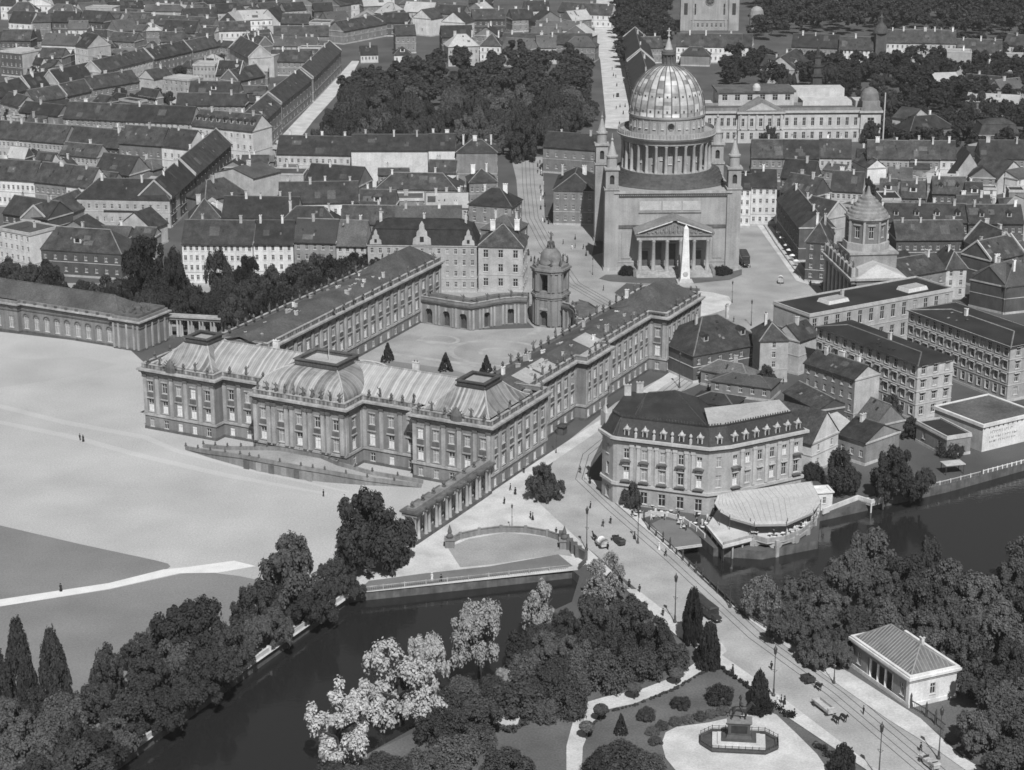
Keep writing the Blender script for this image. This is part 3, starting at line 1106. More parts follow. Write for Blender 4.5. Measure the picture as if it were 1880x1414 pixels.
# island park
flat('lawn', [(880, 1290), (960, 1220), (1070, 1140), (1150, 1090), (1240, 1170), (1310, 1215), (1420, 1300), (1590, 1416), (1650, 1500), (480, 1500), (640, 1400)], .02, PARK)
flat('lawn', [(1346, 1120), (1480, 1197), (1560, 1238), (1690, 1322), (1900, 1475), (2600, 1475), (2600, 1095), (1750, 1082), (1600, 1092), (1450, 1116)], .02, PARK)
flat('path', [(1052, 1500), (1040, 1414), (1040, 1370), (1052, 1325), (1075, 1290), (1110, 1280), (1180, 1265), (1245, 1240), (1300, 1200), (1325, 1180), (1335, 1195), (1300, 1225), (1240, 1262), (1165, 1292), (1105, 1305), (1085, 1335), (1070, 1372), (1068, 1414), (1080, 1500)], .05, PAVE)
flat('monument_plaza', [(1215, 1365), (1222, 1345), (1242, 1335), (1300, 1327), (1370, 1312), (1400, 1305), (1425, 1312), (1460, 1345), (1500, 1385), (1520, 1414), (1545, 1500), (1300, 1500), (1240, 1414), (1222, 1392)], .05, PAVE)
flat('church_forecourt', [(1100, 512), (1112, 505), (1340, 500), (1362, 495), (1362, 505), (1340, 514), (1270, 521), (1180, 521), (1120, 517)], .12, PARK)
flat('castle_court', [pl(16, 22), pl(84, 22), pl(84, 122), pl(52, 131), pl(31, 117), pl(14, 117)], .03, COBBLE, True)
flat('castle_lawn', [pl(20, 40), pl(70, 40), pl(66, 74), pl(44, 80), pl(24, 79)], .05, LAWN, True)
CPATH = mat('court_paving', .315, .2, .3, fine=.15)


def ring(cx_, cy_, r0, r1, z):
    b = MB()
    for i in range(28):
        a, c = 2 * PI * i / 28, 2 * PI * (i + 1) / 28
        q = [pl(cx_ + r * math.cos(t), cy_ + .8 * r * math.sin(t)) for r, t in ((r1, a), (r1, c), (r0, c), (r0, a))]
        b.quad(*[(*p, z) for p in q])
    tag(b.build('court_path', CPATH), kind='structure')


ring(50, 100, 14, 16, .05)
ring(50, 100, 5, 6.5, .05)
ring(28, 104, 5, 6.2, .05)
ring(72, 104, 5, 6.2, .05)
for a_, c_ in (((20, 84), (80, 86)), ((66, 100), (80, 100)), ((22, 100), (34, 100)), ((49.4, 116), (49.4, 129))):
    w_ = 1.1 if a_[1] == c_[1] or abs(a_[0] - c_[0]) > 5 else 0
    flat('court_path', [pl(a_[0] - (1.2 if not w_ else 0), a_[1]), pl(c_[0] - (1.2 if not w_ else 0), c_[1]), pl(c_[0] + (1.2 if not w_ else 0), c_[1] + 2 * w_), pl(a_[0] + (1.2 if not w_ else 0), a_[1] + 2 * w_)], .055, CPATH, True)
# ---------------------------------------------------------------- the city palace
PAL = Bld('city_palace', 'vast baroque palace of three wings with statues along its roof edge beside the parade ground', 'palace', (PA.x, PA.y, 0), PR)
HC = 16.2


def statuary(parent, pts, z, kinds='svs', sc=1.25):
    for i, (x, y) in enumerate(pts):
        k = kinds[i % len(kinds)]
        o = place('statue' if k == 's' else 'vase', STAT if k == 's' else VASE, parent, (x, y, z), rnd.random() * 6, sc * (1.15 if k == 's' else .9))


def along(p, q, n, m=.5):
    return [(p[0] + (q[0] - p[0]) * (i + m) / n, p[1] + (q[1] - p[1]) * (i + m) / n) for i in range(n)]


def palace_wall(name, poly, spec, pil, hc=HC, closed=True, mats=None, giant=()):
    """spec: edge index -> number of window axes"""
    m = MB()
    for i, (p, q) in enumerate(edges(poly)):
        if not closed and i == len(poly) - 1:
            continue
        n = spec.get(i, 0)
        rows = [(n, 1.35, 2.2, .8, 'lldc'), (n, 1.6, 3.3, 4.9, 'bbcl'), (n, 1.5, 2.7, 10.2, 'dccl')] if n else []
        hs = PAL.holes(p, q, rows, seed=i + 3)
        m.wall(p, q, -.2, hc, hs, 0, .35)
        L = math.hypot(q[0] - p[0], q[1] - p[1])
        t = ((q[0] - p[0]) / L, (q[1] - p[1]) / L)
        if n and pil:
            st = L / n
            for k in range(n + 1):
                u = min(max(k * st, .6), L - .6)
                wd = .5
                for du in ((-.75, .75) if i in giant and 0 < k < n else (0,)):
                    m.obox((p[0] + t[0] * (u + du - wd), p[1] + t[1] * (u + du - wd)), t, 2 * wd, .32 if i not in giant else .7, 4.4, 14.2, 1)
                    m.obox((p[0] + t[0] * (u + du - wd - .15), p[1] + t[1] * (u + du - wd - .15)), t, 2 * wd + .3, .42 if i not in giant else .85, 14.0, 14.7, 2)
            for k in range(n):
                u = (k + .5) * st
                m.obox((p[0] + t[0] * (u - 1.25), p[1] + t[1] * (u - 1.25)), t, 2.3, .3, 8.4, 8.7, 1)
                m.obox((p[0] + t[0] * (u - 1.05), p[1] + t[1] * (u - 1.05)), t, 1.8, .08, 8.76, 9.8, 2)
                m.obox((p[0] + t[0] * (u - 1.0), p[1] + t[1] * (u - 1.0)), t, 2.0, .16, 13.0, 13.35, 1)
    m.band(poly, 0, .75, .15, 2, closed=closed)
    m.band(poly, 3.75, 4.35, .28, 1, closed=closed)
    m.band(poly, 14.72, 15.3, .3, 0, closed=closed)
    m.band(poly, 15.3, 15.75, .75, 2, closed=closed)
    m.band(poly, 15.76, HC + .05, 1.15, 1, closed=closed)
    m.band(poly, HC + .06, HC + 1.1, .1, 0, inn=.35, closed=closed)
    m.band(poly, HC + 1.1, HC + 1.32, .22, 1, inn=.45, closed=closed)
    for i, (p, q) in enumerate(edges(poly)):
        if spec.get(i):
            L = math.hypot(q[0] - p[0], q[1] - p[1])
            t = ((q[0] - p[0]) / L, (q[1] - p[1]) / L)
            for k in range(int(L / 1.1)):
                m.obox((p[0] + t[0] * (k * 1.1 + .2), p[1] + t[1] * (k * 1.1 + .2)), t, .5, .16, HC + .2, HC + 1.05, 2 if k % 4 else 1)
    return PAL.adopt(m.build(name, mats or [STONE, STONE_L, STONE_D], PAL.o))


FR = [(0, 0), (22, 0), (22, 3.5), (37, 3.5), (37, -4.5), (63, -4.5), (63, 3.5), (79, 3.5), (79, 0), (100, 0), (100, 29), (83, 29), (83, 23), (17, 23), (17, 29), (0, 29)]
SW_ = palace_wall('south_block', FR, {0: 5, 2: 3, 4: 5, 5: 1, 6: 3, 8: 5, 9: 7, 12: 13}, 1, giant=(4,))
zs = HC + 1.3
for p, q, n in (((0, 0), (22, 0), 6), ((22, 3.4), (37, 3.4), 3), ((37, -4.5), (63, -4.5), 10), ((63.5, 3.4), (79, 3.4), 5), ((79, 0), (100, 0), 6), ((100, 1), (100, 29), 5), ((0, 28), (0, 2), 4)):
    statuary(SW_, along(p, q, n), zs, 'sss' if n == 10 else 'vsv')
for x in (9, 91):                                   # trophy over each corner pavilion
    m = MB().lathe([(1.5, 16.3), (1.6, 17.6), (1.0, 18.6), (.4, 19.4), (.05, 19.8)], 10, x, -.3, 0, sy=.5)
    for k in range(9):
        a = k * PI / 8
        m.tube((x, -.2, 17.6), (x + 2.3 * math.cos(a), -.5, 17.6 + 2.0 * math.sin(a)), .22, .1, 5)
    m.build('trophy', STONE_D, SW_)
# sheet copper roofs of the south block
m = MB()
for y0, z0, y1, z1, y2, z2 in ((4.2, 17.2, 8.5, 20.3, 12.6, 22.2),):
    vs = []
    for x in (16, 87):
        vs += [(x, y0, z0), (x, y1, z1), (x, y2, z2), (x, 22.5, 17.0)]
    m.add(vs, ((0, 4, 5, 1), (1, 5, 6, 2), (2, 6, 7, 3)))
    m.box(16, y2 - .2, z2 - .1, 87, y2 + .2, z2 + .2)
mr = m.build('roof', [COPPER_X], PAL.o)
# the chalky roof flanks between the domes carry one chimney each
for x in (31.5, 72):
    place('chimney', CHIM[1], mr, (x, 14, 22))


def mansard(name, x0, y0, x1, y1, z0, tx0, ty0, tx1, ty1, z1, bulge, crown_h=1.0):
    b = MB()
    K = 9
    lo = []
    for i in range(K + 1):
        t = i / K
        if bulge:
            a = t * R(84)
            f, h = (1 - math.cos(a)) / (1 - math.cos(R(84))), math.sin(a) / math.sin(R(84))
        else:
            f, h = t ** .72, t
        lo.append([(x0 + (tx0 - x0) * f, y0 + (ty0 - y0) * f, z0 + (z1 - z0) * h), (x1 + (tx1 - x1) * f, y0 + (ty0 - y0) * f, z0 + (z1 - z0) * h),
                   (x1 + (tx1 - x1) * f, y1 + (ty1 - y1) * f, z0 + (z1 - z0) * h), (x0 + (tx0 - x0) * f, y1 + (ty1 - y1) * f, z0 + (z1 - z0) * h)])
    for a, c in zip(lo, lo[1:]):
        for i in range(4):
            j = (i + 1) % 4
            b.quad(a[i], a[j], c[j], c[i], 0 if i % 2 == 0 else 1)
        for i in range(4):
            b.tube(a[i], c[i], .22, n=5, mi=2)
    o = b.build(name, [COPPER_D, COPPER_Y, TILE_L], PAL.o)
    c = MB()
    rp = rect(tx0 - .4, ty0 - .4, tx1 + .4, ty1 + .4)
    c.prism(rp, z1 - .25, z1 + .1, 1)
    c.band(offs(rp, -.5), z1 + .1, z1 + crown_h, .15, 0, inn=.4)
    c.band(offs(rp, -.5), z1 + crown_h, z1 + crown_h + .25, .45, 0, inn=.6)
    c.add([(*p, z1 + .45) for p in offs(rp, -.8)], ((0, 1, 2, 3),), 2)
    c.build('roof_platform', [TILE_G, DARKMET, TILE_L], o)
    return o


dm_ = mansard('dome_roof', 37.8, -3.6, 62.2, 20, 17.3, 43.2, 4.6, 55.4, 14.4, 22.0, 1, 1.3)
mansard('mansard_roof', 1.6, 1.6, 20.6, 22, 17.2, 8, 8, 14.6, 14.4, 22.2, 0)
mansard('mansard_roof', 80.4, 1.6, 98.6, 23, 17.2, 86.8, 7.8, 94.2, 15.6, 22.2, 0)
MB().tube((50, 9.5, 22), (50, 9.5, 31), .1, .05, 6).build('flagpole', FRAME, dm_)
# east wing
EW = [(100, 29), (94.8, 29), (94.8, 56.5), (97.7, 56.5), (97.7, 71), (94.8, 71), (94.8, 104), (100, 104), (100, 128.5), (82.5, 128.5), (82.5, 29)]
EWo = palace_wall('east_wing', EW[1:], {0: 7, 2: 4, 4: 9, 5: 1, 6: 7, 8: 22}, 1)
for p, q, n in (((94.8, 31), (94.8, 56), 6), ((97.7, 57), (97.7, 71), 4), ((94.8, 72), (94.8, 103), 7), ((100, 104.5), (100, 128), 5), ((83, 127), (83, 32), 22), ((84, 128.3), (99, 128.3), 4)):
    statuary(EWo, along(p, q, n), zs, 'vsv')
b = MB()
b.add([(83.2, 24, 16.6), (94.4, 24, 16.6), (94.4, 106, 16.6), (83.2, 106, 16.6), (88.8, 24, 18.3), (88.8, 106, 18.3)], ((0, 4, 5, 3), (1, 2, 5, 4)), 0)
b.box(94.4, 57, 16.3, 97.4, 70.6, 16.6, 1)
for y, k in ((31, 1), (40, 1), (66, 0)):
    b.add([(89.2, y, 18.25), (94.2, y, 16.75), (94.2, y + 8, 16.75), (89.2, y + 8, 18.25)], ((0, 1, 2, 3),), 1)
ro = b.build('roof', [TILE_G, TILE_L], PAL.o)
def roof_clutter(ro, n, fx, y0, y1, z, seed):
    g = random.Random(seed)
    for k in range(n):
        y = g.uniform(y0, y1)
        o = place('chimney' if k % 3 else 'roof_hatch', CHIM[g.randrange(3)] if k % 3 else PED, ro, (fx(y) + g.uniform(-4, 4), y, z - .7 - g.uniform(0, .8)), g.choice((0, PI / 2)), g.uniform(.55, 1.0))


roof_clutter(ro, 30, lambda y: 88.7, 30, 102, 18, 2)
b = MB()
e = rect(82.9, 103.5, 99.6, 128.1)
b.add([(*p, 17.0) for p in e] + [(91.2, 111, 22.6), (91.2, 121, 22.6)], ((0, 1, 4), (1, 2, 5, 4), (2, 3, 5), (3, 0, 4, 5)))
o = b.build('hip_roof', [TILE_G], PAL.o)
place('chimney', CHIM[0], o, (86.5, 107, 19.5))
# west wing, seen from its courtyard side
WWp = [(18.5, 29), (13.2, 131), (-.5, 131), (2.5, 29)]
WWo = palace_wall('west_wing', WWp, {0: 22, 2: 10}, 1)
statuary(WWo, along((3, 32), (0, 128), 24), zs, 'vsvv')
statuary(WWo, along((18, 60), (13.4, 129), 12), zs, 'vvs')
b = MB()
b.add([(3, 28, 16.6), (17.8, 28, 16.6), (12.6, 104, 16.6), (.6, 104, 16.6), (10.4, 28, 18.4), (6.6, 104, 18.4)], ((0, 4, 5, 3), (1, 2, 5, 4)), 0)
ro = b.build('roof', [TILE_G, TILE_L], PAL.o)
roof_clutter(ro, 34, lambda y: 11 - y * .045, 32, 102, 18, 5)
b = MB()
b.add([(.3, 103, 17.0), (14.2, 103, 17), (13, 130.6, 17), (-.1, 130.6, 17), (7, 109, 21.8), (6.6, 124, 21.8)], ((0, 1, 4), (1, 2, 5, 4), (2, 3, 5), (3, 0, 4, 5)))
b.build('hip_roof', [TILE_G], PAL.o)
# low arcaded gallery and the domed gateway that close the court


def arc_wall(pts, z1, arches, name):
    m = MB()
    inner = offs(pts, 0, False)
    back = offs(pts, -6.5, False)
    for i in range(len(pts) - 1):
        p, q = pts[i], pts[i + 1]
        L = math.hypot(q[0] - p[0], q[1] - p[1])
        t = ((q[0] - p[0]) / L, (q[1] - p[1]) / L)
        nn = (t[1], -t[0])
        m.wall(p, q, 0, z1, [(L / 2 - 1.25, L / 2 + 1.25, .1, 5.0)] if i in arches else [], 0, 1.2)
        if i in arches:
            A = lambda u, v, d: (p[0] + t[0] * u - nn[0] * d, p[1] + t[1] * u - nn[1] * d, v)
            m.quad(A(L / 2 - 1.25, .1, 1.2), A(L / 2 + 1.25, .1, 1.2), A(L / 2 + 1.25, 5.0, 1.2), A(L / 2 - 1.25, 5.0, 1.2), 3)  # dark sheet closes the arch, standing in for the shade inside
            k = [A(L / 2 + 1.25 * math.cos(PI * j / 8), 3.75 + 1.25 * math.sin(PI * j / 8), .0) for j in range(9)]
            for s, cx in ((1, 1.25), (-1, -1.25)):
                ar = [A(L / 2 + cx, 5.0, .02)] + (k[:5] if s > 0 else k[4:])
                m.add(ar, [tuple(range(len(ar)))], 0)
            m.obox((p[0] + t[0] * (L / 2 - .35), p[1] + t[1] * (L / 2 - .35)), t, .7, .3, 4.95, 5.9, 1)
        for u in (.3, L - .9):
            m.obox((p[0] + t[0] * u, p[1] + t[1] * u), t, .6, .22, .3, 6.3, 1)
    m.band(pts, 6.4, 7.0, .2, 0, closed=False)
    m.band(pts, 7.0, 7.5, .6, 2, closed=False)
    m.band(pts, 7.5, 8.4, .1, 0, inn=.3, closed=False)
    m.band(pts, 8.4, 8.6, .25, 1, inn=.4, closed=False)
    for i in range(len(pts) - 1):
        m.quad((*pts[i], 7.6), (*pts[i + 1], 7.6), (*back[i + 1], 7.6), (*back[i], 7.6), 2)
        m.quad((*back[i + 1], 0), (*back[i], 0), (*back[i], 8.2), (*back[i + 1], 8.2), 0)
    g = m.build(name, [STONE, STONE_L, STONE_D, DOOR_SHADE], PAL.o)
    statuary(g, [((p[0] + q[0]) / 2, (p[1] + q[1]) / 2 + .3) for p, q in zip(pts, pts[1:])], 8.5, 'sv', 1.2)
    return g


gl = [(13.6, 117.3), (20, 117), (26, 116.6), (31.8, 116.6), (33.6, 119.5), (35.4, 123.2), (37.6, 126.8), (40.4, 129.4), (43.4, 130.6)]
arc_wall(gl, 7.5, (0, 1, 2, 4, 6), 'west_gallery')
gr_ = [(98.6 - x, y) for x, y in gl][::-1]
gr_[-1] = (82.4, 117.3)
arc_wall(gr_, 7.5, (1, 3, 5, 6, 7), 'east_gallery')
m = MB()
cx, cy = 49.3, 134.5
tb = [(cx - 4.7, cy - 2.6), (cx - 2.4, cy - 4.6), (cx + 2.4, cy - 4.6), (cx + 4.7, cy - 2.6), (cx + 4.7, cy + 2.6), (cx + 2.4, cy + 4.2), (cx - 2.4, cy + 4.2), (cx - 4.7, cy + 2.6)]
for i, (p, q) in enumerate(edges(tb)):
    L = math.hypot(q[0] - p[0], q[1] - p[1])
    m.wall(p, q, 0, 9.2, [(L / 2 - 1.5, L / 2 + 1.5, .1, 5.0)] if i in (1,) else [], 0, 1.6)
    t = ((q[0] - p[0]) / L, (q[1] - p[1]) / L)
    for u in (.15, L - 1.05):
        m.obox((p[0] + t[0] * u, p[1] + t[1] * u), t, .9, .35, .6, 8.4, 0)
        m.obox((p[0] + t[0] * u, p[1] + t[1] * u), t, .9, .3, 11, 16.6, 0)
    if i % 2 == 1:
        m.wall(p, q, 10.4, 17, [(L / 2 - 1.35, L / 2 + 1.35, 11, 16.2)], 0, 1.6)
        for u in (L / 2 - 1.75, L / 2 + 1.4):
            m.obox((p[0] + t[0] * u, p[1] + t[1] * u), t, .35, .2, 11, 16.3, 1)
    else:
        m.wall(p, q, 10.4, 17, [], 0)
m.quad((cx - 1.6, cy - 2.9, .1), (cx + 1.6, cy - 2.9, .1), (cx + 1.6, cy - 2.9, 5.1), (cx - 1.6, cy - 2.9, 5.1), 3)  # dark sheet in the open gateway paints its inner shade
for s in (-1, 1):
    k = [(cx + s * 1.5 * math.cos(PI * j / 10), cy - 4.58, 3.5 + 1.5 * math.sin(PI * j / 10)) for j in range(6)]
    m.add([(cx + s * 1.5, cy - 4.58, 5.0)] + k, [tuple(range(7))], 0)
m.box(cx - 2.2, cy - 4.9, 5.3, cx + 2.2, cy - 4.55, 6.0, 1)
for z0, z1, o_ in ((8.6, 9.3, .3), (9.3, 10.0, .6), (10.0, 10.4, .2), (16.6, 17.4, .4), (17.4, 18.0, .8), (18.0, 18.8, .1)):
    m.prism(offs(tb, o_), z0, z1, 0)
gate = m.build('gateway', [STONE, STONE_L, STONE_D, DOOR_SHADE], PAL.o)
statuary(gate, [(p[0] * .92 + cx * .08, p[1] * .92 + cy * .08) for p in tb], 18.9, 's', 1.2)
m = MB().lathe([(3.5, 18.8), (3.6, 19.4), (3.25, 19.7), (3.2, 20.9), (2.75, 22.2), (1.9, 23.2), (1.2, 23.6)], 24, cx, cy)
m.lathe([(1.3, 23.5), (1.4, 23.8), (.75, 24.0), (.7, 25.2), (1.0, 25.5), (.4, 25.8), (.15, 26.6)], 10, cx, cy, 1)
for i in range(8):
    a = PI / 8 + i * PI / 4
    m.tube((cx + 1.1 * math.cos(a), cy + 1.1 * math.sin(a), 23.8), (cx + .9 * math.cos(a), cy + .9 * math.sin(a), 25.4), .16, n=5, mi=1)
m.build('gateway_dome', [mat('gateway_dome_metal', .17, .25, .5), STONE_D], gate, smooth=True)
place('gilded_figure', STAT, gate, (cx, cy, 25.9), .5, 1.6)
# curved ramp up to the garden door
RT = thing('terrace_ramp', 'low stone ramp with dark urns climbing to the middle door of the palace front', 'ramp', (PA.x, PA.y, 0), PR)
m = MB()
ou = [(19, -8.8, .05), (28, -11, 1.1), (38, -12.6, 2.3), (44, -13.4, 2.6), (56, -13.4, 2.6), (62, -12.4, 2.3), (72, -9.6, 1.2), (84, -5, .05)]
iu = [(22, -5.6, .05), (30, -6.6, 1.1), (38, -6.4, 2.3), (44, -4.6, 2.6), (56, -4.6, 2.6), (62, -6.4, 2.3), (71, -5.6, 1.2), (83, -2.4, .05)]
for a, b_, c, d in zip(ou, ou[1:], iu[1:], iu):
    m.quad(a, b_, c, d, 1)
    m.quad((a[0], a[1], -.1), (b_[0], b_[1], -.1), b_, a, 0)
    m.quad((c[0], c[1], -.1), (d[0], d[1], -.1), d, c, 0)
    for p, q in ((a, b_), (c, d)):
        L = math.hypot(q[0] - p[0], q[1] - p[1])
        n = ((q[1] - p[1]) / L * .22, -(q[0] - p[0]) / L * .22)
        m.add([(p[0] - n[0], p[1] - n[1], p[2]), (q[0] - n[0], q[1] - n[1], q[2]), (q[0] + n[0], q[1] + n[1], q[2]), (p[0] + n[0], p[1] + n[1], p[2]),
               (p[0] - n[0], p[1] - n[1], p[2] + .95), (q[0] - n[0], q[1] - n[1], q[2] + .95), (q[0] + n[0], q[1] + n[1], q[2] + .95), (p[0] + n[0], p[1] + n[1], p[2] + .95)],
              ((0, 1, 5, 4), (2, 3, 7, 6), (4, 5, 6, 7), (1, 2, 6, 5), (3, 0, 4, 7)), 0)
for i in range(6):
    u = 39.5 + i * 3.6
    m.box(u, -13.55, .05, u + 1.5, -13.3, 2.2, 1 if i % 2 else 2)
m.build('ramp', [STONE, COBBLE, STONE_D], RT)
for a, b_ in list(zip(ou, ou[1:])) + list(zip(iu, iu[1:])):
    for f in (0, .5):
        p = [a[i] + (b_[i] - a[i]) * f for i in range(3)]
        place('urn', VASE, RT, (p[0], p[1], p[2] + .9), 0, .7)
# colonnade from the palace corner down to the quay
CO = thing('colonnade', 'open double row of tall columns with urns on its entablature running from the palace corner', 'colonnade', (*pl(99.2, -.6), 0), PR)
m = MB()
m.box(-1.5, -35.5, -.1, 1.5, -.3, .9, 0)
e = MB()
e.box(-1.35, -35.6, 6.5, 1.35, -.2, 7.3, 0).box(-1.75, -36, 7.3, 1.75, -.2, 7.75, 1).box(-1.0, -35.4, 7.75, 1.0, -.2, 8.3, 0)
cols = []
y = -1.5
for g in range(8):
    yy = -1.6 - g * 4.72
    for dy in (-.75, .75):
        for x in (-1.05, 1.05):
            cols.append((x, yy + dy))
    e.box(-1.9, yy - 1.4, 6.5, 1.9, yy + 1.4, 7.3, 0).box(-2.3, yy - 1.7, 7.3, 2.3, yy + 1.7, 7.76, 1)
m.build('plinth', [STONE_D], CO)
eo = e.build('entablature', [STONE, STONE_D], CO)
cm = MB().lathe([(.5, 0), (.5, .2), (.4, .35), (.38, 2), (.33, 5.1), (.45, 5.25), (.5, 5.6)], 10).mesh('column', [STONE_L], True)
for x, yy in cols:
    place('column', cm, CO, (x, yy, .9))
for g in range(8):
    place('urn', VASE, eo, (0, -1.6 - g * 4.72, 8.3), 0, 1.0)
for g in range(7):
    place('wrestler_statue', STAT, CO, (0, -3.9 - g * 4.72, .9), g, 1.35)
# royal stables: long low building left of the palace
a, b_ = P(0, 603), P(228, 640)
ms = Bld('royal_stables', 'long low arcaded stables with plain hipped roof left of the parade ground', 'stables', (a.x, a.y, 0), math.atan2(b_.y - a.y, b_.x - a.x))
Ls = (b_ - a).length
m = MB()
fp = [(-40, 0), (8.6, 0), (8.6, -1.6), (Ls * 0 + 8.7, -1.6)]
fp = [(-70, -1.6), (8.6, -1.6), (8.6, 0), (Ls - 3, 0), (Ls - 3, -.8), (Ls + 6.5, -.8), (Ls + 6.5, 13), (-70, 13)]
hs = {}
hs[0] = ms.holes(fp[0], fp[1], [(16, 1.7, 3.6, 1.6, 'cc'), (16, 1.5, .9, 7.2, 'd')])
hs[2] = ms.holes(fp[2], fp[3], [(9, 1.7, 3.8, 1.3, 'cc')])
for i, (p, q) in enumerate(edges(fp)):
    m.wall(p, q, -.1, 9, hs.get(i, []), 0, .5)
t0 = 8.6
for i in range(9):
    u = 8.6 + (Ls - 11.6) * (i + .5) / 9
    k = [(u + 1.05 * math.cos(PI * j / 8), -.14, 5.0 + .95 * math.sin(PI * j / 8)) for j in range(9)]
    for p, q in zip(k, k[1:]):
        m.tube(p, q, .16, n=4, mi=2)
    m.box(u - .5, -.4, 9.25, u + .5, -.1, 9.8, 2)
for x in (Ls - 2.6, Ls - .9, Ls + 2, Ls + 4.5, Ls + 6):
    m.box(x - .3, -1.15, .4, x + .3, -.8, 7.8, 1)
for yy in (2, 5, 8, 11):
    m.box(Ls + 6.5, yy - .3, .4, Ls + 6.8, yy + .3, 7.8, 1)
m.band(fp, 6.9, 7.25, .25, 2)
m.band(fp, 8.2, 8.7, .5, 2)
m.band(fp, 8.7, 9.1, .85, 1)
m.band(fp, 9.1, 9.9, .05, 0, inn=.4)
m.band(fp, 0, .7, .12, 2)
wo = ms.adopt(m.build('wall', [STONE, STONE_L, STONE_D], ms.o))
b = MB()
e = [(-70, .2), (Ls - 1, .2), (Ls - 1, 12.6), (-70, 12.6)]
b.add([(*p, 9.7) for p in e] + [(-64, 6.4, 13.6), (Ls - 7, 6.4, 13.6)], ((0, 1, 5, 4), (1, 2, 5), (2, 3, 4, 5), (3, 0, 4)))
for p, q in (((-64, 6.4, 13.6), (Ls - 7, 6.4, 13.6)), ((Ls - 7, 6.4, 13.6), (Ls - 1, .2, 9.7))):
    b.tube(p, q, .18, n=4)
b.build('roof', [TILE_G], ms.o)
m = MB().box(Ls - 2.4, -.4, 9.9, Ls + 6, 12.5, 10.6)
at = m.build('attic', [STONE_D], ms.o)
for k, (x, yy) in enumerate(((Ls, 1), (Ls + 2, 1.5), (Ls + 4, 1), (Ls + 5.5, 3), (Ls + 5, 6), (Ls + 1, 4), (Ls + 3, 5))):
    place('horse_tamer_statue', STAT, at, (x, yy, 10.5), k, 1.4)
# lower colonnade between stables and palace
a, b_ = P(264, 618), P(440, 628)
LK = thing('garden_colonnade', 'low open colonnade with flat top between the stables and the palace', 'colonnade', a, math.atan2(b_.y - a.y, b_.x - a.x))
L = (b_ - a).length
MB().box(0, -.9, -.1, L, .9, .8).build('plinth', [STONE_D], LK)
MB().box(0, -1.1, 6.0, L, 1.1, 6.8, 0).box(0, -1.5, 6.8, L, 1.5, 7.3, 1).build('entablature', [STONE, STONE_L], LK)
cl2 = MB().lathe([(.42, 0), (.42, .2), (.36, .35), (.3, 4.7), (.42, 5.2)], 10).mesh('column', [STONE_L], True)
for i in range(9):
    for dy in (-.6, .6):
        for dx in (-.5, .5):
            place('column', cl2, LK, (1 + (L - 2) * i / 8 + dx, dy, .8))
# ---------------------------------------------------------------- domed church
CH = Bld('domed_church', 'cube-shaped church under a huge patchy metal dome with columned drum and four bell towers', 'church', (53.3, 636.3, 0), R(2))
m = MB()
bx = rect(-18.6, .9, 18.6, 46)
hs0 = CH.holes(bx[0], bx[1], [(1, .8, 1.9, 8.4, 'd')] * 0)
for s in (-15.2, 15.2):
    hs0.append((18.6 + s - .45, 18.6 + s + .45, 8.2, 10.3))
    CH.new.append(place('window', win_mesh('d', .9, 2.1), CH.o, (s, 1.1, 8.2)))
for i, (p, q) in enumerate(edges(bx)):
    m.wall(p, q, 0, 26.4, hs0 if i == 0 else [], 0, .5)
# base, mouldings, sunk panels of the front
m.band(bx, 0, 1.1, .35, 1)
m.band(bx, 2.6, 3.0, .15, 0)
m.band(bx, 14.3, 15.4, .25, 2)
m.band(bx, 24.9, 25.4, .3, 0)
m.band(bx, 25.4, 25.8, .7, 2)
m.band(bx, 26.2, 27.0, 1.1, 1)
m.band(bx, 25.82, 26.18, .9, 2)
for i in range(60):
    x = -18.2 + i * .617
    m.box(x, .15, 25.42, x + .3, .5, 25.78, 1)
for a, c in ((-11, -3.8), (-3.4, 2.9), (3.3, 9.3)):
    m.box(a, .72, 20.3, c, .9, 23.4, 3)
m.box(-11.3, .78, 19.2, 9.6, .9, 19.6, 2)
for x in (-16.8, 13.7):
    m.box(x, .7, 4, x + 3.1, .895, 13.2, 0)
CHW = [CHURCH, STONE_L, STONE_D, TRIM]
wallo = CH.adopt(m.build('wall', CHW, CH.o))
# stepped roof round the drum
m = MB()
st = []
for i in range(7):
    z = 27.1 + i * .5
    r = 22.5 - i * 1.05
    st += [(r, z), (r, z + .78)]
pr = []
for r, z in st:
    pr.append((r, z))
pr.append((14.5, 30.7))
o0 = len(m.v)
m.lathe(pr, 48, 0, 23.5)
for j in range(0, 14, 2):  # paler risers put the steps' highlights into the colour
    for i in range(48):
        m.m[j * 48 + i] = 2
# clip the wide steps to the square body
m.v = [(max(-18.3, min(18.3, x)), max(1.2, min(45.7, y)), z) for x, y, z in m.v]
m.add([(-18.6, .9, 26.95), (18.6, .9, 26.95), (18.6, 46, 26.95), (-18.6, 46, 26.95)], ((0, 1, 2, 3),), 1)
m.build('stepped_roof', [TILE_G, TILE_L, RIDGE_STEPLIT], CH.o)
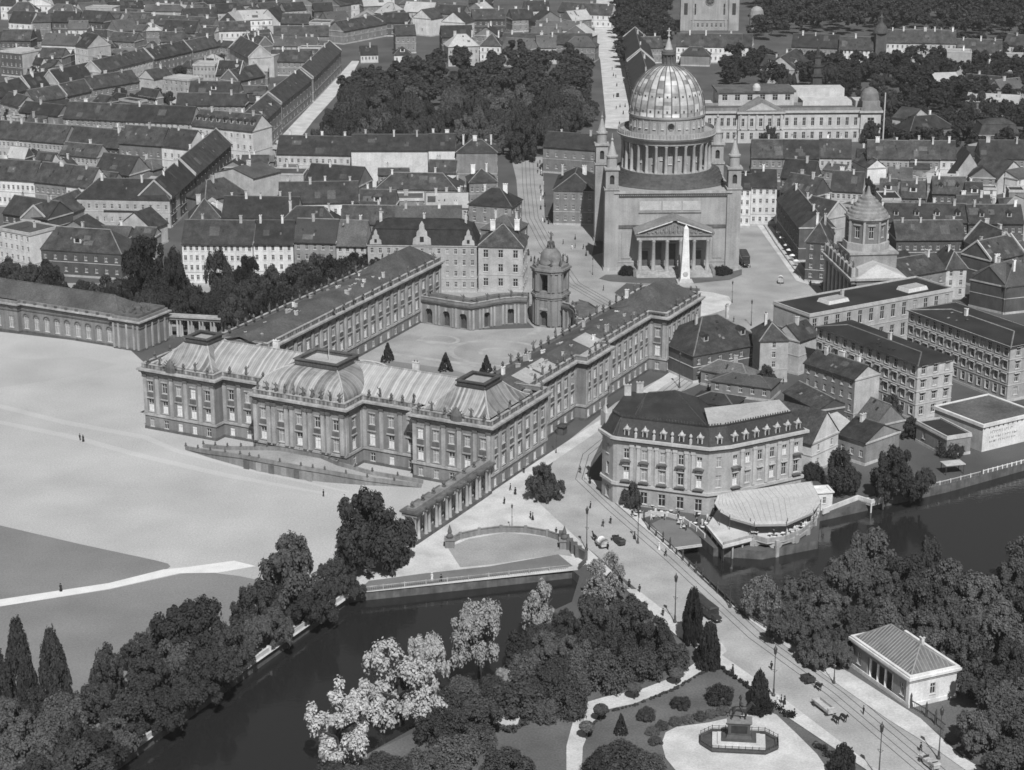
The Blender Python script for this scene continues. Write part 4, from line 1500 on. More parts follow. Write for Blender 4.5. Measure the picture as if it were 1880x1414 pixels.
# colonnaded drum
m = MB()
m.lathe([(15.9, 29.2), (15.9, 30.8), (12.2, 30.8), (12.2, 40.2)], 56, 0, 23.5, 0)
m.lathe([(15.2, 40.2), (15.6, 40.4), (15.6, 41.6), (16.5, 41.9), (16.9, 42.6), (16.4, 42.75), (16.3, 44.3), (16.0, 44.3), (15.9, 43.1), (12.6, 43.1), (12.6, 48.3), (13.0, 48.6), (13.1, 49.3), (12.5, 49.5)], 64, 0, 23.5, 0)
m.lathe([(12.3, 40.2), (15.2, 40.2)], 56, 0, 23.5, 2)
for i in range(90):                                  # balustrade posts read as a dotted rim
    a = 2 * PI * i / 90
    m.tube((16.45 * math.cos(a), 23.5 + 16.45 * math.sin(a), 42.7), (16.45 * math.cos(a), 23.5 + 16.45 * math.sin(a), 44.2), .13, n=4, mi=1)
for i in range(28):
    a = 2 * PI * (i + .5) / 28
    c, s = math.cos(a), math.sin(a)
    m.tube((12.62 * c, 23.5 + 12.62 * s, 43.4), (12.62 * c, 23.5 + 12.62 * s, 48.2), .22, n=4, mi=1)
dr = m.build('drum', [CHURCH, STONE_L, STONE_D], CH.o)
colm = MB().lathe([(.72, 0), (.72, .35), (.58, .5), (.56, 3), (.48, 8.6), (.66, 9.0), (.74, 9.4)], 12).mesh('column', [STONE_L], True)
for i in range(28):
    a = 2 * PI * (i + .5) / 28
    place('column', colm, dr, (14.8 * math.cos(a), 23.5 + 14.8 * math.sin(a), 30.8))
for i in range(28):
    a = 2 * PI * i / 28
    c, s = math.cos(a), math.sin(a)
    if s < .35:
        place('window', win_mesh('d', 1.2, 3.6), dr, (12.23 * c, 23.5 + 12.23 * s, 33.6 if i % 2 else 35), a + PI / 2)
        place('window', win_mesh('d', .8, 1.9), dr, (12.63 * c, 23.5 + 12.63 * s, 45.4), a + PI / 2)
mm = MB()
k = [(1.0 * math.cos(2 * PI * i / 16), -.05, 1.0 * math.sin(2 * PI * i / 16)) for i in range(16)]
mm.add(k, [tuple(range(16))], 0)
for i in range(16):
    mm.tube(k[i], k[(i + 1) % 16], .16, n=4, mi=1)
mm.build('round_window', [GLASS, STONE_D], dr, (0, 23.5 - 12.75, 46.4))
m = MB()
m.lathe([(12.9, 0)] + [(12.75 * math.cos(a) ** .92 + .05, 15.9 * math.sin(a)) for a in [i * R(80) / 16 for i in range(17)]], 56)
dome = m.build('dome', [DOMEPL], CH.o, (0, 23.5, 49.4), 0, True)
m = MB()
for i in range(28):
    a = 2 * PI * i / 28
    pts = [(12.8 * math.cos(t) ** .92 + .08, 15.95 * math.sin(t)) for t in [j * R(80) / 12 for j in range(13)]]
    for p, q in zip(pts, pts[1:]):
        m.tube((p[0] * math.cos(a), p[0] * math.sin(a), p[1]), (q[0] * math.cos(a), q[0] * math.sin(a), q[1]), .13, .12, 4)
m.build('seams', [TILE_G], dome)
dmm = MB().box(-.35, -.3, 0, .35, .7, .9).box(-.22, -.34, .1, .22, -.3, .75, 1).mesh('dormer', [TILE_L, DARKMET])
for r_, z_, ph in ((12.55, 1.4, 0), (11.5, 6.2, 0)):
    for i in range(28):
        a = 2 * PI * (i + .5) / 28
        if math.sin(a) < .3:
            place('dormer', dmm, dome, (r_ * math.cos(a), r_ * math.sin(a), z_), a + PI / 2)
m = MB()
m.lathe([(2.6, 64.8), (2.6, 65.3), (2.0, 65.5), (1.75, 66.2), (1.75, 68.2), (2.2, 68.4), (2.5, 68.8), (2.4, 69.0), (2.4, 69.8), (1.6, 70.0), (1.5, 70.3)], 14, 0, 23.5, 0)
m.lathe([(1.55, 70.1), (1.2, 70.8), (.6, 72.8), (.25, 74), (.12, 74.3)], 12, 0, 23.5, 1)
m.lathe([(.1, 74.2), (.45, 74.5), (.5, 74.8), (.35, 75.1), (.1, 75.3)], 10, 0, 23.5, 1)
for i in range(10):
    a = 2 * PI * i / 10
    m.tube((2.05 * math.cos(a), 23.5 + 2.05 * math.sin(a), 65.4), (2.05 * math.cos(a), 23.5 + 2.05 * math.sin(a), 68.4), .2, n=6)
ln = m.build('lantern', [STONE_D, TILE_L], CH.o)
MB().box(-.13, 23.4, 75.2, .13, 23.6, 77.4).box(-.7, 23.4, 76.4, .7, 23.6, 76.6).build('cross', FRAME, ln)
# bell towers
m = MB()
tw = rect(-2.3, -2.3, 2.3, 2.3)
m.prism(tw, 0, 27.6, 0)
m.band(tw, 0, 1.1, .3, 1)
m.band(tw, 27.4, 28.0, .3, 1)
t2 = rect(-2.1, -2.1, 2.1, 2.1)
for p, q in edges(t2):
    m.wall(p, q, 28, 34.2, [(1.35, 2.85, 29.2, 32.4)], 0, .8)
    t = ((q[0] - p[0]) / 4.2, (q[1] - p[1]) / 4.2)
    nn = (t[1], -t[0])
    for s in (-1, 1):
        k = [(p[0] + t[0] * (2.1 + s * .75 * math.cos(PI * j / 10)) + nn[0] * .02, p[1] + t[1] * (2.1 + s * .75 * math.cos(PI * j / 10)) + nn[1] * .02, 31.65 + .75 * math.sin(PI * j / 10)) for j in range(6)]
        m.add([(p[0] + t[0] * (2.1 + s * .75) + nn[0] * .02, p[1] + t[1] * (2.1 + s * .75) + nn[1] * .02, 32.42)] + k, [tuple(range(7)) if s < 0 else tuple(range(6, -1, -1))], 0)
m.box(-1.4, -1.4, 28.2, 1.4, 1.4, 33.5, 2)
m.band(t2, 34.1, 34.7, .45, 1, inn=2)
m.lathe([(1.75, 34.7), (1.75, 38.0), (2.05, 38.2), (2.05, 38.7), (1.6, 38.8), (1.1, 40.4), (.45, 42.9), (.2, 43.4), (.45, 43.7), (.45, 44.1), (.12, 44.4), (.05, 46)], 16, 0, 0, 3)
TWM = m.mesh('bell_tower', [CHURCH, STONE_L, DARKMET, TILE_L])
for x, y in ((-20.3, 2.3), (20.3, 2.3), (-20.3, 44.6), (20.3, 44.6)):
    place('bell_tower', TWM, CH.o, (x, y, 0))
# portico
m = MB()
m.box(-12.4, -6.3, 11.9, 12.4, .9, 13.4, 1).box(-12.9, -6.8, 13.4, 12.9, .9, 14.0, 0)
m.add([(-12.6, -6.2, 14.0), (12.6, -6.2, 14), (0, -6.2, 18.0)], ((0, 1, 2),), 0)
for s in (-1, 1):
    m.add([(s * 13.2, -7.0, 13.9), (0, -7.0, 18.6), (0, -7.0, 19.4), (s * 13.2, -7.0, 14.6), (s * 13.2, .9, 13.9), (0, .9, 18.6), (0, .9, 19.4), (s * 13.2, .9, 14.6)],
          ((0, 1, 2, 3), (3, 2, 6, 7), (0, 3, 7, 4), (1, 0, 4, 5)) if s < 0 else ((1, 0, 3, 2), (2, 3, 7, 6), (3, 0, 4, 7), (0, 1, 5, 4)), 0)
    m.add([(s * 12.2, -6.7, 14.3), (s * .8, -6.7, 18.15), (s * .8, -6.7, 18.5), (s * 12.2, -6.7, 14.65), (s * 12.2, -7.02, 14.3), (s * .8, -7.02, 18.15), (s * .8, -7.02, 18.5), (s * 12.2, -7.02, 14.65)],
          ((4, 5, 6, 7), (7, 6, 2, 3)) if s < 0 else ((5, 4, 7, 6), (6, 7, 3, 2)), 3)
po = m.build('portico', [STONE, STONE_L, STONE_D, W_WHITE], CH.o)
rr = random.Random(4)
m = MB()
for i in range(13):                                  # carved figures of the gable
    x = -8.5 + i * 1.42
    h = 2.9 * (1 - abs(x) / 10.5)
    m.lathe([(.4, 14.1), (.5, 14.1 + h * .4), (.32, 14.1 + h * .75), (.22, 14.1 + h * .8), (.25, 14.1 + h), (.02, 14.2 + h)], 6, x, -6.3, 0)
    m.tube((x, -6.4, 14.2 + h * .6), (x + rr.uniform(-.9, .9), -6.5, 14.4 + h * rr.random()), .16, n=5)
m.build('gable_relief', [STONE], po)
m = MB()
for i in range(5):
    m.box(-12.6 - i * .0, -6.6 - (4 - i) * .9, i * .3, 12.6, .5, i * .3 + .3, 1)
m.box(-13.6, -8.8, 0, -12.6, .5, 1.9, 0).box(12.6, -8.8, 0, 13.6, .5, 1.9, 0)
m.build('steps', [STONE, STONE_L], po)
pc = MB().lathe([(.85, 0), (.85, .4), (.68, .6), (.66, 4), (.55, 9.3), (.8, 9.8), (.9, 10.4)], 14).mesh('column', [CHURCH], True)
for i in range(6):
    place('column', pc, po, (-11.2 + i * 4.48, -5.4, 1.5))
for x, w_, h in ((-8.9, 2.0, 5.2), (0, 2.6, 7.6), (8.9, 2.0, 5.2)):
    MB().box(x - w_ / 2, .62, 1.5, x + w_ / 2, .88, 1.5 + h, 0).box(x - w_ / 2 - .3, .55, 1.5 + h, x + w_ / 2 + .3, .89, 1.9 + h, 1).build('door', [DOOR_SHADE, STONE_L], wallo)
MB().box(-5.6, .66, 2, -3.4, .88, 9.4).build('relief_panel', [STONE_D], wallo)
for s in (-1, 1):
    for k in range(4):
        kk = tree_at('shrub', 53.3 + s * (16.6 + rnd.uniform(-2.6, 2.6)), 630.5 + rnd.uniform(-1, 1.5), rnd.uniform(2.2, 3.8), rnd.uniform(1.8, 2.5),
                     'dark evergreen shrub in the bed %s of the church steps' % ('left' if s < 0 else 'right'), LEAFK, 'evergreens flanking the church steps')
# obelisk
ob = thing('obelisk', 'pale tapering obelisk with medallion standing before the church portico', 'obelisk', P(1257, 519), R(2))
m = MB().prism(rect(-2.6, -2.6, 2.6, 2.6), 0, .6).prism(rect(-2.0, -2.0, 2.0, 2.0), .6, 1.6, 0, rect(-1.6, -1.6, 1.6, 1.6))
m.build('pedestal', W_PALE, ob)
b = MB().prism(rect(-1.5, -1.5, 1.5, 1.5), 1.6, 18.2, 0, rect(-.75, -.75, .75, .75))
b.prism(rect(-.75, -.75, .75, .75), 18.2, 19.3, 0, rect(-.05, -.05, .05, .05))
b.build('shaft', W_WHITE, ob)
k = MB()
k.lathe([(.75, 0), (.85, .12), (.6, .2), (.02, .22)], 14)
o = k.build('medallion', W_PALE, ob, (0, -1.42, 3.2))
o.rotation_euler = (PI / 2, 0, 0)
# ---------------------------------------------------------------- old town hall with stepped cupola
a, b_ = Vector((100.4, 606.8, 0)), Vector((103.9, 571.5, 0))
TH = Bld('town_hall', 'columned old town hall with pale octagonal drum under a ringed stepped dome', 'town hall', a, math.atan2(b_.y - a.y, b_.x - a.x))
m = MB()
fp = rect(0, 0, 35, 15)
h0 = TH.holes(fp[0], fp[1], [(7, 1.3, 2.4, 1.2, 'd'), (7, 1.3, 2.8, 5, 'd'), (7, 1.2, 2, 9.5, 'd')])
h1 = TH.holes(fp[1], fp[2], [(3, 1.2, 2, 1.5, 'd'), (3, 1.2, 2.4, 5.2, 'd')])
for i, (p, q) in enumerate(edges(fp)):
    m.wall(p, q, 0, 14, {0: h0, 1: h1}.get(i, []), 0, .4)
for i in range(8):
    x = 1.6 + i * 4.55
    m.lathe([(.6, .8), (.55, 3), (.5, 11.6), (.75, 12.2)], 10, x, -.7, 1)
m.box(.2, -1.6, 12.2, 34.8, 0, 13.3, 0).box(-.3, -2.1, 13.3, 35.3, 0, 13.9, 1)
m.band(fp, 13.3, 13.95, .5, 1)
m.box(1, -1.2, 14, 34, .6, 16.6, 0)
for i in range(8):
    m.box(1 + i * 4.55, -1.45, 14, 2.2 + i * 4.55, -.3, 17, 1)
wo = TH.adopt(m.build('wall', [STONE, STONE_L], TH.o))
for i in range(8):
    place('statue', STAT, wo, (1.6 + i * 4.55, -.9, 17), i, 1.3)
m = MB()
m.add([(-.4, -.4, 14), (35.4, -.4, 14), (35.4, 15.4, 14), (-.4, 15.4, 14), (5, 7.5, 17), (30, 7.5, 17)], ((0, 1, 5, 4), (1, 2, 5), (2, 3, 4, 5), (3, 0, 4)))
m.prism(rect(10, .5, 25, 15), 14, 18.8, 1).prism(rect(9.6, .1, 25.4, 15.4), 18.8, 19.4, 2)
m.build('roof', [TILE_L, W_GREY, STONE_L], TH.o)
m = MB()
oc = lambda r: [(17.3 + r * math.cos(PI / 8 + i * PI / 4), 7.2 + r * math.sin(PI / 8 + i * PI / 4)) for i in range(8)]
m.prism(oc(7.2), 19.3, 21.6, 1)
hs = []
o8 = oc(6.1)
for p, q in edges(o8):
    L = math.hypot(q[0] - p[0], q[1] - p[1])
    h = TH.holes(p, q, [(1, 1.5, 3.6, 23.2, 'd')])
    m.wall(p, q, 21.6, 29, h, 0, .4)
    t = ((q[0] - p[0]) / L, (q[1] - p[1]) / L)
    m.obox((p[0] - t[0] * .35, p[1] - t[1] * .35), t, .7, .4, 21.6, 28.4, 1)
    m.obox((p[0] + t[0] * (L / 2 - 1.2), p[1] + t[1] * (L / 2 - 1.2)), t, 2.4, .3, 27.1, 27.5, 1)
m.prism(oc(6.5), 28.4, 29.0, 1).prism(oc(7.0), 29.0, 29.6, 1)
d = TH.adopt(m.build('drum', [W_GREY, STONE_L], TH.o))
m = MB()
pr = [(6.6, 29.6)]
for r, z in ((6.3, 30.3), (5.5, 31.3), (4.6, 32.3), (3.7, 33.3), (2.7, 34.3)):
    pr += [(r, z), (r - .35, z + .12), (r - .5, z + .75)]
pr += [(1.5, 35.4), (.9, 36), (.6, 37), (.35, 38.2), (.02, 38.6)]
m.lathe(pr, 28, 17.3, 7.2)
m.build('stepped_dome', [mat('ringed_dome_metal', .2, .3, .4, streak=.15)], d)
# ---------------------------------------------------------------- grand hotel on the corner
p1, p2, p3, p4 = (P(*q, 16.4) for q in ((1134, 801), (1302, 821), (1340, 817), (1475, 789)))
HT = Bld('grand_hotel', 'ornate corner hotel with dark mansard roof and rows of little dormers above the riverside cafe', 'hotel', (p1.x, p1.y, 0), 0)
rel = lambda v: (v.x - p1.x, v.y - p1.y)
q1, q2, q3, q4 = map(rel, (p1, p2, p3, p4))
nA = Vector((-(q2[1] - q1[1]), q2[0] - q1[0])).normalized()
nB = Vector((-(q4[1] - q3[1]), q4[0] - q3[0])).normalized()
ad = lambda p, v, k: (p[0] + v[0] * k, p[1] + v[1] * k)
q0 = (q1[0] - 3.2, q1[1] + 5.5)
fp = [q0, ad(q1, (-.9, .6), 1), q1, q2, q3, q4, ad(q4, nB, 13), (q3[0] - 1, q3[1] + 15.5), (q2[0] + 1.0, q2[1] + 25), (q0[0] + 5, q0[1] + 17)]
m = MB()
hs = {}
rows = lambda n, k='bbdc': [(n, 1.7, 2.9, .7, 'd'), (n, 1.35, 2.9, 6.4, k), (n, 1.3, 2.4, 11.3, k)]
for i, n in ((0, 1), (2, 5), (3, 1), (4, 6), (5, 3), (9, 4)):
    p, q = fp[i], fp[(i + 1) % 10]
    hs[i] = HT.holes(p, q, rows(n), seed=i)
for i, (p, q) in enumerate(edges(fp)):
    m.wall(p, q, -.2, 16.4, hs.get(i, []), 0, .4)
for i, n in ((2, 5), (4, 6)):
    p, q = fp[i], fp[i + 1]
    L = math.hypot(q[0] - p[0], q[1] - p[1])
    t = ((q[0] - p[0]) / L, (q[1] - p[1]) / L)
    for k in range(1, n):
        for du in ((-.8, .8) if i == 2 else (0,)):
            u = L * k / n + du
            m.obox((p[0] + t[0] * (u - .4), p[1] + t[1] * (u - .4)), t, .8, .3, 5.6, 14.6, 1)
            m.obox((p[0] + t[0] * (u - .55), p[1] + t[1] * (u - .55)), t, 1.1, .4, 14.2, 14.8, 1)
    for k in range(n):
        u = L * (k + .5) / n
        m.obox((p[0] + t[0] * (u - .9), p[1] + t[1] * (u - .9)), t, 1.8, .3, 9.5, 9.75, 1)
        m.obox((p[0] + t[0] * (u - .6), p[1] + t[1] * (u - .6)), t, 1.2, .25, 9.75, 10.3, 1)
        if k in (0, n - 1) or i == 2:
            m.obox((p[0] + t[0] * (u - 1.2), p[1] + t[1] * (u - 1.2)), t, 2.4, 1.0, 10.75, 10.95, 2)
            m.obox((p[0] + t[0] * (u - 1.2), p[1] + t[1] * (u - 1.2)), t, 2.4, .9, 5.85, 6.05, 2)
m.band(fp, 4.7, 5.4, .45, 1)
m.band(fp, 14.9, 15.4, .25, 0)
m.band(fp, 15.4, 15.8, .6, 2)
m.band(fp, 15.82, 16.45, 1.0, 1)
HSTU = mat('hotel_stucco', .32, .18, .3, streak=.1)
HT.adopt(m.build('wall', [HSTU, TRIM, STONE_D], HT.o))
m = MB()
e0, e1 = offs(fp, .3), offs(fp, -2.2)
for i in range(10):
    j = (i + 1) % 10
    m.quad((*e0[i], 16.45), (*e0[j], 16.45), (*e1[j], 20.4), (*e1[i], 20.4))
m.band(e1, 20.3, 20.65, .2)
m.add([(*p, 20.58) for p in e1], (tuple(range(10)),))
A = [(e1[0][0] + 5.5, e1[0][1] + 1.5), (e1[1][0] + 4.0, e1[1][1] + 1.0), (e1[2][0] + 3, e1[2][1] + .6), (e1[3][0] - .6, e1[3][1] + .6), e1[8], (e1[9][0] + 5, e1[9][1])]
apx = ((e1[0][0] + e1[3][0]) / 2 + .5, (e1[0][1] + e1[8][1]) / 2 + .5)
m.add([(*p, 20.6) for p in A] + [(apx[0] - 3, apx[1] + 1, 22.6), (apx[0] + 4, apx[1] + 3.5, 22.6)], ((0, 1, 6), (1, 2, 6), (2, 3, 7, 6), (3, 4, 7), (4, 5, 6, 7), (5, 0, 6)))
rg = [((e1[3][0] + e1[8][0]) / 2, (e1[3][1] * .62 + e1[8][1] * .38)), ((e1[5][0] + e1[6][0]) / 2, (e1[5][1] + e1[6][1]) / 2)]
m.add([(*e1[3], 20.62), (*e1[4], 20.62), (*e1[5], 20.62), (*e1[6], 20.62), (*e1[7], 20.62), (*rg[1], 22.2), (*rg[0], 22.2)], ((0, 1, 6), (1, 2, 5, 6), (2, 3, 5), (3, 4, 6, 5)), 1)
for i_ in range(5):                                  # pale hip tubes paint the light on the edges; break line cresting
    m.tube((*A[i_], 20.62), (apx[0] - 3, apx[1] + 1, 22.6) if i_ in (0, 1, 2) else (apx[0] + 4, apx[1] + 3.5, 22.6), .13, n=4, mi=3)
m.tube((apx[0] - 3, apx[1] + 1, 22.65), (apx[0] + 4, apx[1] + 3.5, 22.65), .15, n=4, mi=3)
for i_ in (0, 1, 2, 3, 4):
    p, q = e1[i_], e1[i_ + 1]
    L = math.hypot(q[0] - p[0], q[1] - p[1])
    for k in range(int(L / .7)):
        f = k * .7 / L
        m.box(p[0] + (q[0] - p[0]) * f - .12, p[1] + (q[1] - p[1]) * f - .12, 20.6, p[0] + (q[0] - p[0]) * f + .12, p[1] + (q[1] - p[1]) * f + .12, 21.0, 3)
    m.tube((*e0[i_], 16.5), (*e1[i_], 20.4), .14, n=4, mi=3)
rf = m.build('mansard_roof', [SLATE, TILE_L, TRIM, TILE_G], HT.o)
b = MB().box(-.6, 0, 0, .6, 2.2, 1.7, 0).box(-.75, -.12, 1.7, .75, 2.2, 1.95, 0).box(-.36, -.05, .3, .36, -.01, 1.5, 1)
b.lathe([(.6, 0), (.45, .4), (.18, .7), (.05, 1.1)], 8, 0, .2, 0)
b.v = [(x, y, z + 1.95) if i >= len(b.v) - 32 else (x, y, z) for i, (x, y, z) in enumerate(b.v)]
HD = b.mesh('dormer', [TRIM, GLASS])
b = MB().lathe([(.35, 0), (.35, 1.1), (.15, 1.4), (.4, 1.8), (.3, 2.2), (.05, 2.5)], 8)
FIN = b.mesh('finial', [TRIM])
for i, n in ((2, 5), (3, 1), (4, 7)):
    p, q = fp[i], fp[i + 1]
    L = math.hypot(q[0] - p[0], q[1] - p[1])
    t = ((q[0] - p[0]) / L, (q[1] - p[1]) / L)
    for k in range(n):
        u = L * (k + .5) / n
        place('dormer', HD, rf, (p[0] + t[0] * u, p[1] + t[1] * u, 16.5), math.atan2(t[1], t[0]))
    if i == 2:
        for k in range(1, n):
            place('finial', FIN, rf, (p[0] + t[0] * L * k / n, p[1] + t[1] * L * k / n, 16.5))
for x, y in ((apx[0] - 7, apx[1] + 6), (apx[0] - 4, apx[1] + 8)):
    place('chimney', CHIM[1], rf, (x, y, 21.2))
b = MB().prism(rect(-1.4, -.5, 1.4, .5), 16.4, 20.2).lathe([(1.4, 0), (.9, .9), (.4, 1.5), (.1, 2.6)], 10, 0, 0)
b.v = b.v[:8] + [(x, y * .4, z + 20.2) for x, y, z in b.v[8:]]
b.build('corner_gable', [TRIM], rf, (q0[0] + .6, q0[1] + 1.2, 0), -1.2)
# riverside terrace, awning, parapets
TE = thing('riverside_terrace', 'curved cafe terrace on low arches above the river below the hotel', 'terrace', P(1300, 970), 0)
o = TE.location
lp = lambda u, v, z: (lambda q: (q.x - o.x, q.y - o.y))(P(u, v, z))
dk = [lp(*q, 1.6) for q in ((1298, 966), (1328, 1003), (1382, 989), (1408, 996), (1440, 992), (1470, 980), (1492, 962), (1504, 935), (1490, 890), (1340, 900))]
m = MB()
m.prism(dk, 1.2, 1.6, 0)
m.band(dk[1:9], 1.6, 2.5, .05, 1, inn=.2, closed=False)
arc = dk[2:8]
# front arc resampled into even bays carried on piers over the water
tot = [0]
for p, q in zip(arc, arc[1:]):
    tot.append(tot[-1] + math.hypot(q[0] - p[0], q[1] - p[1]))


def on(d):
    for i in range(len(arc) - 1):
        if d <= tot[i + 1] + 1e-6:
            f = (d - tot[i]) / (tot[i + 1] - tot[i])
            return (arc[i][0] + (arc[i + 1][0] - arc[i][0]) * f, arc[i][1] + (arc[i + 1][1] - arc[i][1]) * f)


nb = 5
for k in range(nb):
    p, q = on(tot[-1] * k / nb), on(tot[-1] * (k + 1) / nb)
    L = math.hypot(q[0] - p[0], q[1] - p[1])
    t = ((q[0] - p[0]) / L, (q[1] - p[1]) / L)
    nn = (t[1], -t[0])
    m.obox(p, t, L, .25, .5, 1.25, 1)
    m.obox((p[0] - t[0] * .45, p[1] - t[1] * .45), t, .9, .5, -3, 1.9, 2)
    for j in range(6):                               # flat arch soffits
        for s_ in (0, 1):
            u0, u1 = .5 + j * .2, .5 + (j + 1) * .2
            if s_:
                u0, u1 = L - u1, L - u0
            h = 1.5 * (1 - j / 6) ** 2
            m.obox((p[0] + t[0] * u0, p[1] + t[1] * u0), t, u1 - u0, .22, .5 - h, .52, 1)
m.prism([dk[0], dk[1], dk[2], lp(1340, 935, 1.2)], .8, 1.15, 4)
for f in (0, .33, .66, 1):
    for p, q in ((dk[0], dk[1]), (dk[1], dk[2])):
        c = (p[0] + (q[0] - p[0]) * f, p[1] + (q[1] - p[1]) * f)
        m.tube((c[0], c[1] + .4, -3), (c[0], c[1] + .4, .9), .22, n=6, mi=2)
m.prism([offs(dk, -7)[i] for i in range(10)], -3, 1.15, 4)  # dark core under the deck paints the shade behind the arches
m.band([dk[0], dk[1], dk[2]], 1.2, 1.9, .25, 3, inn=.2, closed=False)
m.build('deck', [PAVE, STONE_L, WALLST, W_WHITE, STONE_D], TE)
AW = thing('canvas_awning', 'great pale canvas awning stretched over the riverside terrace on thin poles', 'awning', P(1300, 970), 0)
hi = [(lp(*q, 6.2), 6.2) for q in ((1318, 909), (1348, 903), (1420, 893), (1488, 884))]
mid = [(lp(*q, 5.4), 5.4) for q in ((1312, 924), (1362, 922), (1440, 915), (1500, 905))]
lo = [(lp(*q, 4.8), 4.8) for q in ((1322, 940), (1378, 957), (1446, 957), (1507, 922))]
ex = [(lp(*q, 4.5), 4.5) for q in ((1340, 950), (1385, 963), (1444, 962), (1494, 940))]
m = MB()
rws = [[(*p, z) for p, z in r] for r in (hi, mid, lo, ex)]
for A_, B_ in zip(rws, rws[1:]):
    for i in range(3):
        m.quad(B_[i], B_[i + 1], A_[i + 1], A_[i])
        m.quad(*[(x, y, z - .06) for x, y, z in (A_[i], A_[i + 1], B_[i + 1], B_[i])])
for i in range(4):
    for A_, B_ in zip(rws, rws[1:]):
        m.tube(A_[i], B_[i], .06, n=4, mi=1)
for A_, B_ in zip(rws, rws[1:]):
    for i in range(3):
        for k in range(1, 7):
            f = k / 7
            m.tube([A_[i][j] + (A_[i + 1][j] - A_[i][j]) * f for j in range(3)], [B_[i][j] + (B_[i + 1][j] - B_[i][j]) * f for j in range(3)], .045, n=4, mi=1)
for i in range(3):
    a_, c_ = ex_ = rws[3][i], rws[3][i + 1]
    m.quad((a_[0], a_[1], a_[2] - .5), (c_[0], c_[1], c_[2] - .5), c_, a_, 1)
m.build('canvas', [AWN, mat('canvas_seam', .3, .1, .5)], AW)
b = MB()
for r in (rws[2], rws[3]):
    for p in r:
        b.tube((p[0], p[1], 1.6), (p[0], p[1], p[2] + .7), .07, n=5)
b.build('poles', IRON, AW)
rr = random.Random(12)
tm = MB().lathe([(.42, .7), (.45, .74), (.02, .75)], 10).lathe([(.2, 0), (.05, .05), (.04, .7)], 6, mi=1)
TMESH = tm.mesh('cafe_table', [W_WHITE, IRON])
cm_ = MB().box(-.2, -.2, .42, .2, .2, .46).box(-.2, .16, .46, .2, .2, .9)
for x in (-.17, .17):
    for y in (-.17, .17):
        cm_.tube((x, y, 0), (x, y, .42), .02, n=4)
CMESH = cm_.mesh('cafe_chair', [W_PALE])
ts = []
for k in range(400):
    u, v = rr.uniform(1165, 1400), rr.uniform(928, 985)
    if not (v > 925 + (u - 1160) * .10 and v < 958 + (u - 1160) * .16 and (u > 1230 or v < 955)):
        continue
    p = P(u, v)
    if all((p - q).length > 2.0 for q in ts):
        ts.append(p)
for p in ts[:34]:
    t = place('cafe_table', TMESH, None, p, rr.random())
    tag(t, 'round white cafe table among the crowd of tables before the hotel', 'table', 'cafe tables before the hotel')
    for k in range(2):
        a = rr.random() * 6.28
        c = place('cafe_chair', CMESH, None, (p.x + .75 * math.cos(a), p.y + .75 * math.sin(a), 0), a - PI / 2)
        tag(c, 'pale cafe chair at one of the round tables before the hotel', 'chair', 'cafe chairs before the hotel')
    if rr.random() < .8:
        a = rr.random() * 6.28
        q = place('person', PEOPLE[rr.choice((0, 1, 2, 3, 4))][0], None, (p.x + .9 * math.cos(a), p.y + .9 * math.sin(a), 0), a)
        tag(q, 'person standing among the white tables of the hotel cafe', 'person', 'guests at the hotel cafe')
for k in range(26):
    f = rr.random()
    c = on(tot[-1] * f)
    d = rr.uniform(.9, 3.4)
    x, y = c[0] + o.x * 0, c[1] + d
    t = place('cafe_table', TMESH, None, (TE.location.x + x, TE.location.y + y, 1.6), rr.random())
    tag(t, 'round white table along the railing of the riverside terrace', 'table', 'tables on the riverside terrace')
    if rr.random() < .7:
        q = place('person', PEOPLE[rr.choice((0, 2, 3, 4))][0], None, (TE.location.x + x + .8, TE.location.y + y, 1.6), rr.random() * 6)
        tag(q, 'guest standing by the railing of the riverside terrace', 'person', 'guests on the riverside terrace')
# white bath house and river walls
a = P(1498, 938)
kb = Bld('river_kiosk', 'small white flat-roofed kiosk beside the terrace at the water edge', 'kiosk', a, R(10))
m = MB()
fp = rect(0, 0, 3.8, 4)
m_h = kb.holes(fp[0], fp[1], [(1, .8, 1.6, 1.6, 'd')])
for i, (p, q) in enumerate(edges(fp)):
    m.wall(p, q, -3, 4.2, m_h if i == 0 else [], 0)
m.band(fp, 4.2, 4.5, .3, 0, inn=.3)
m.add([(*p, 4.3) for p in fp], ((0, 1, 2, 3),), 0)
kb.adopt(m.build('wall', [W_WHITE], kb.o))
rw = thing('river_wall', 'white river parapet with a projecting viewing bay', 'wall', P(1520, 930), 0)
o = rw.location
ln_ = [lp(*q, .6) for q in ((1512, 938), (1575, 914), (1600, 922), (1622, 916), (1620, 905))]
m = MB()
m.band(ln_, -.3, 1.1, .0, 0, inn=.4, closed=False)
m.prism([ln_[1], ln_[2], ln_[3], ln_[4]], -.4, .2, 0)
for p in (ln_[2], ln_[3]):
    m.tube((*p, -3), (*p, .2), .2, n=6)
m.build('parapet', [W_WHITE], rw)
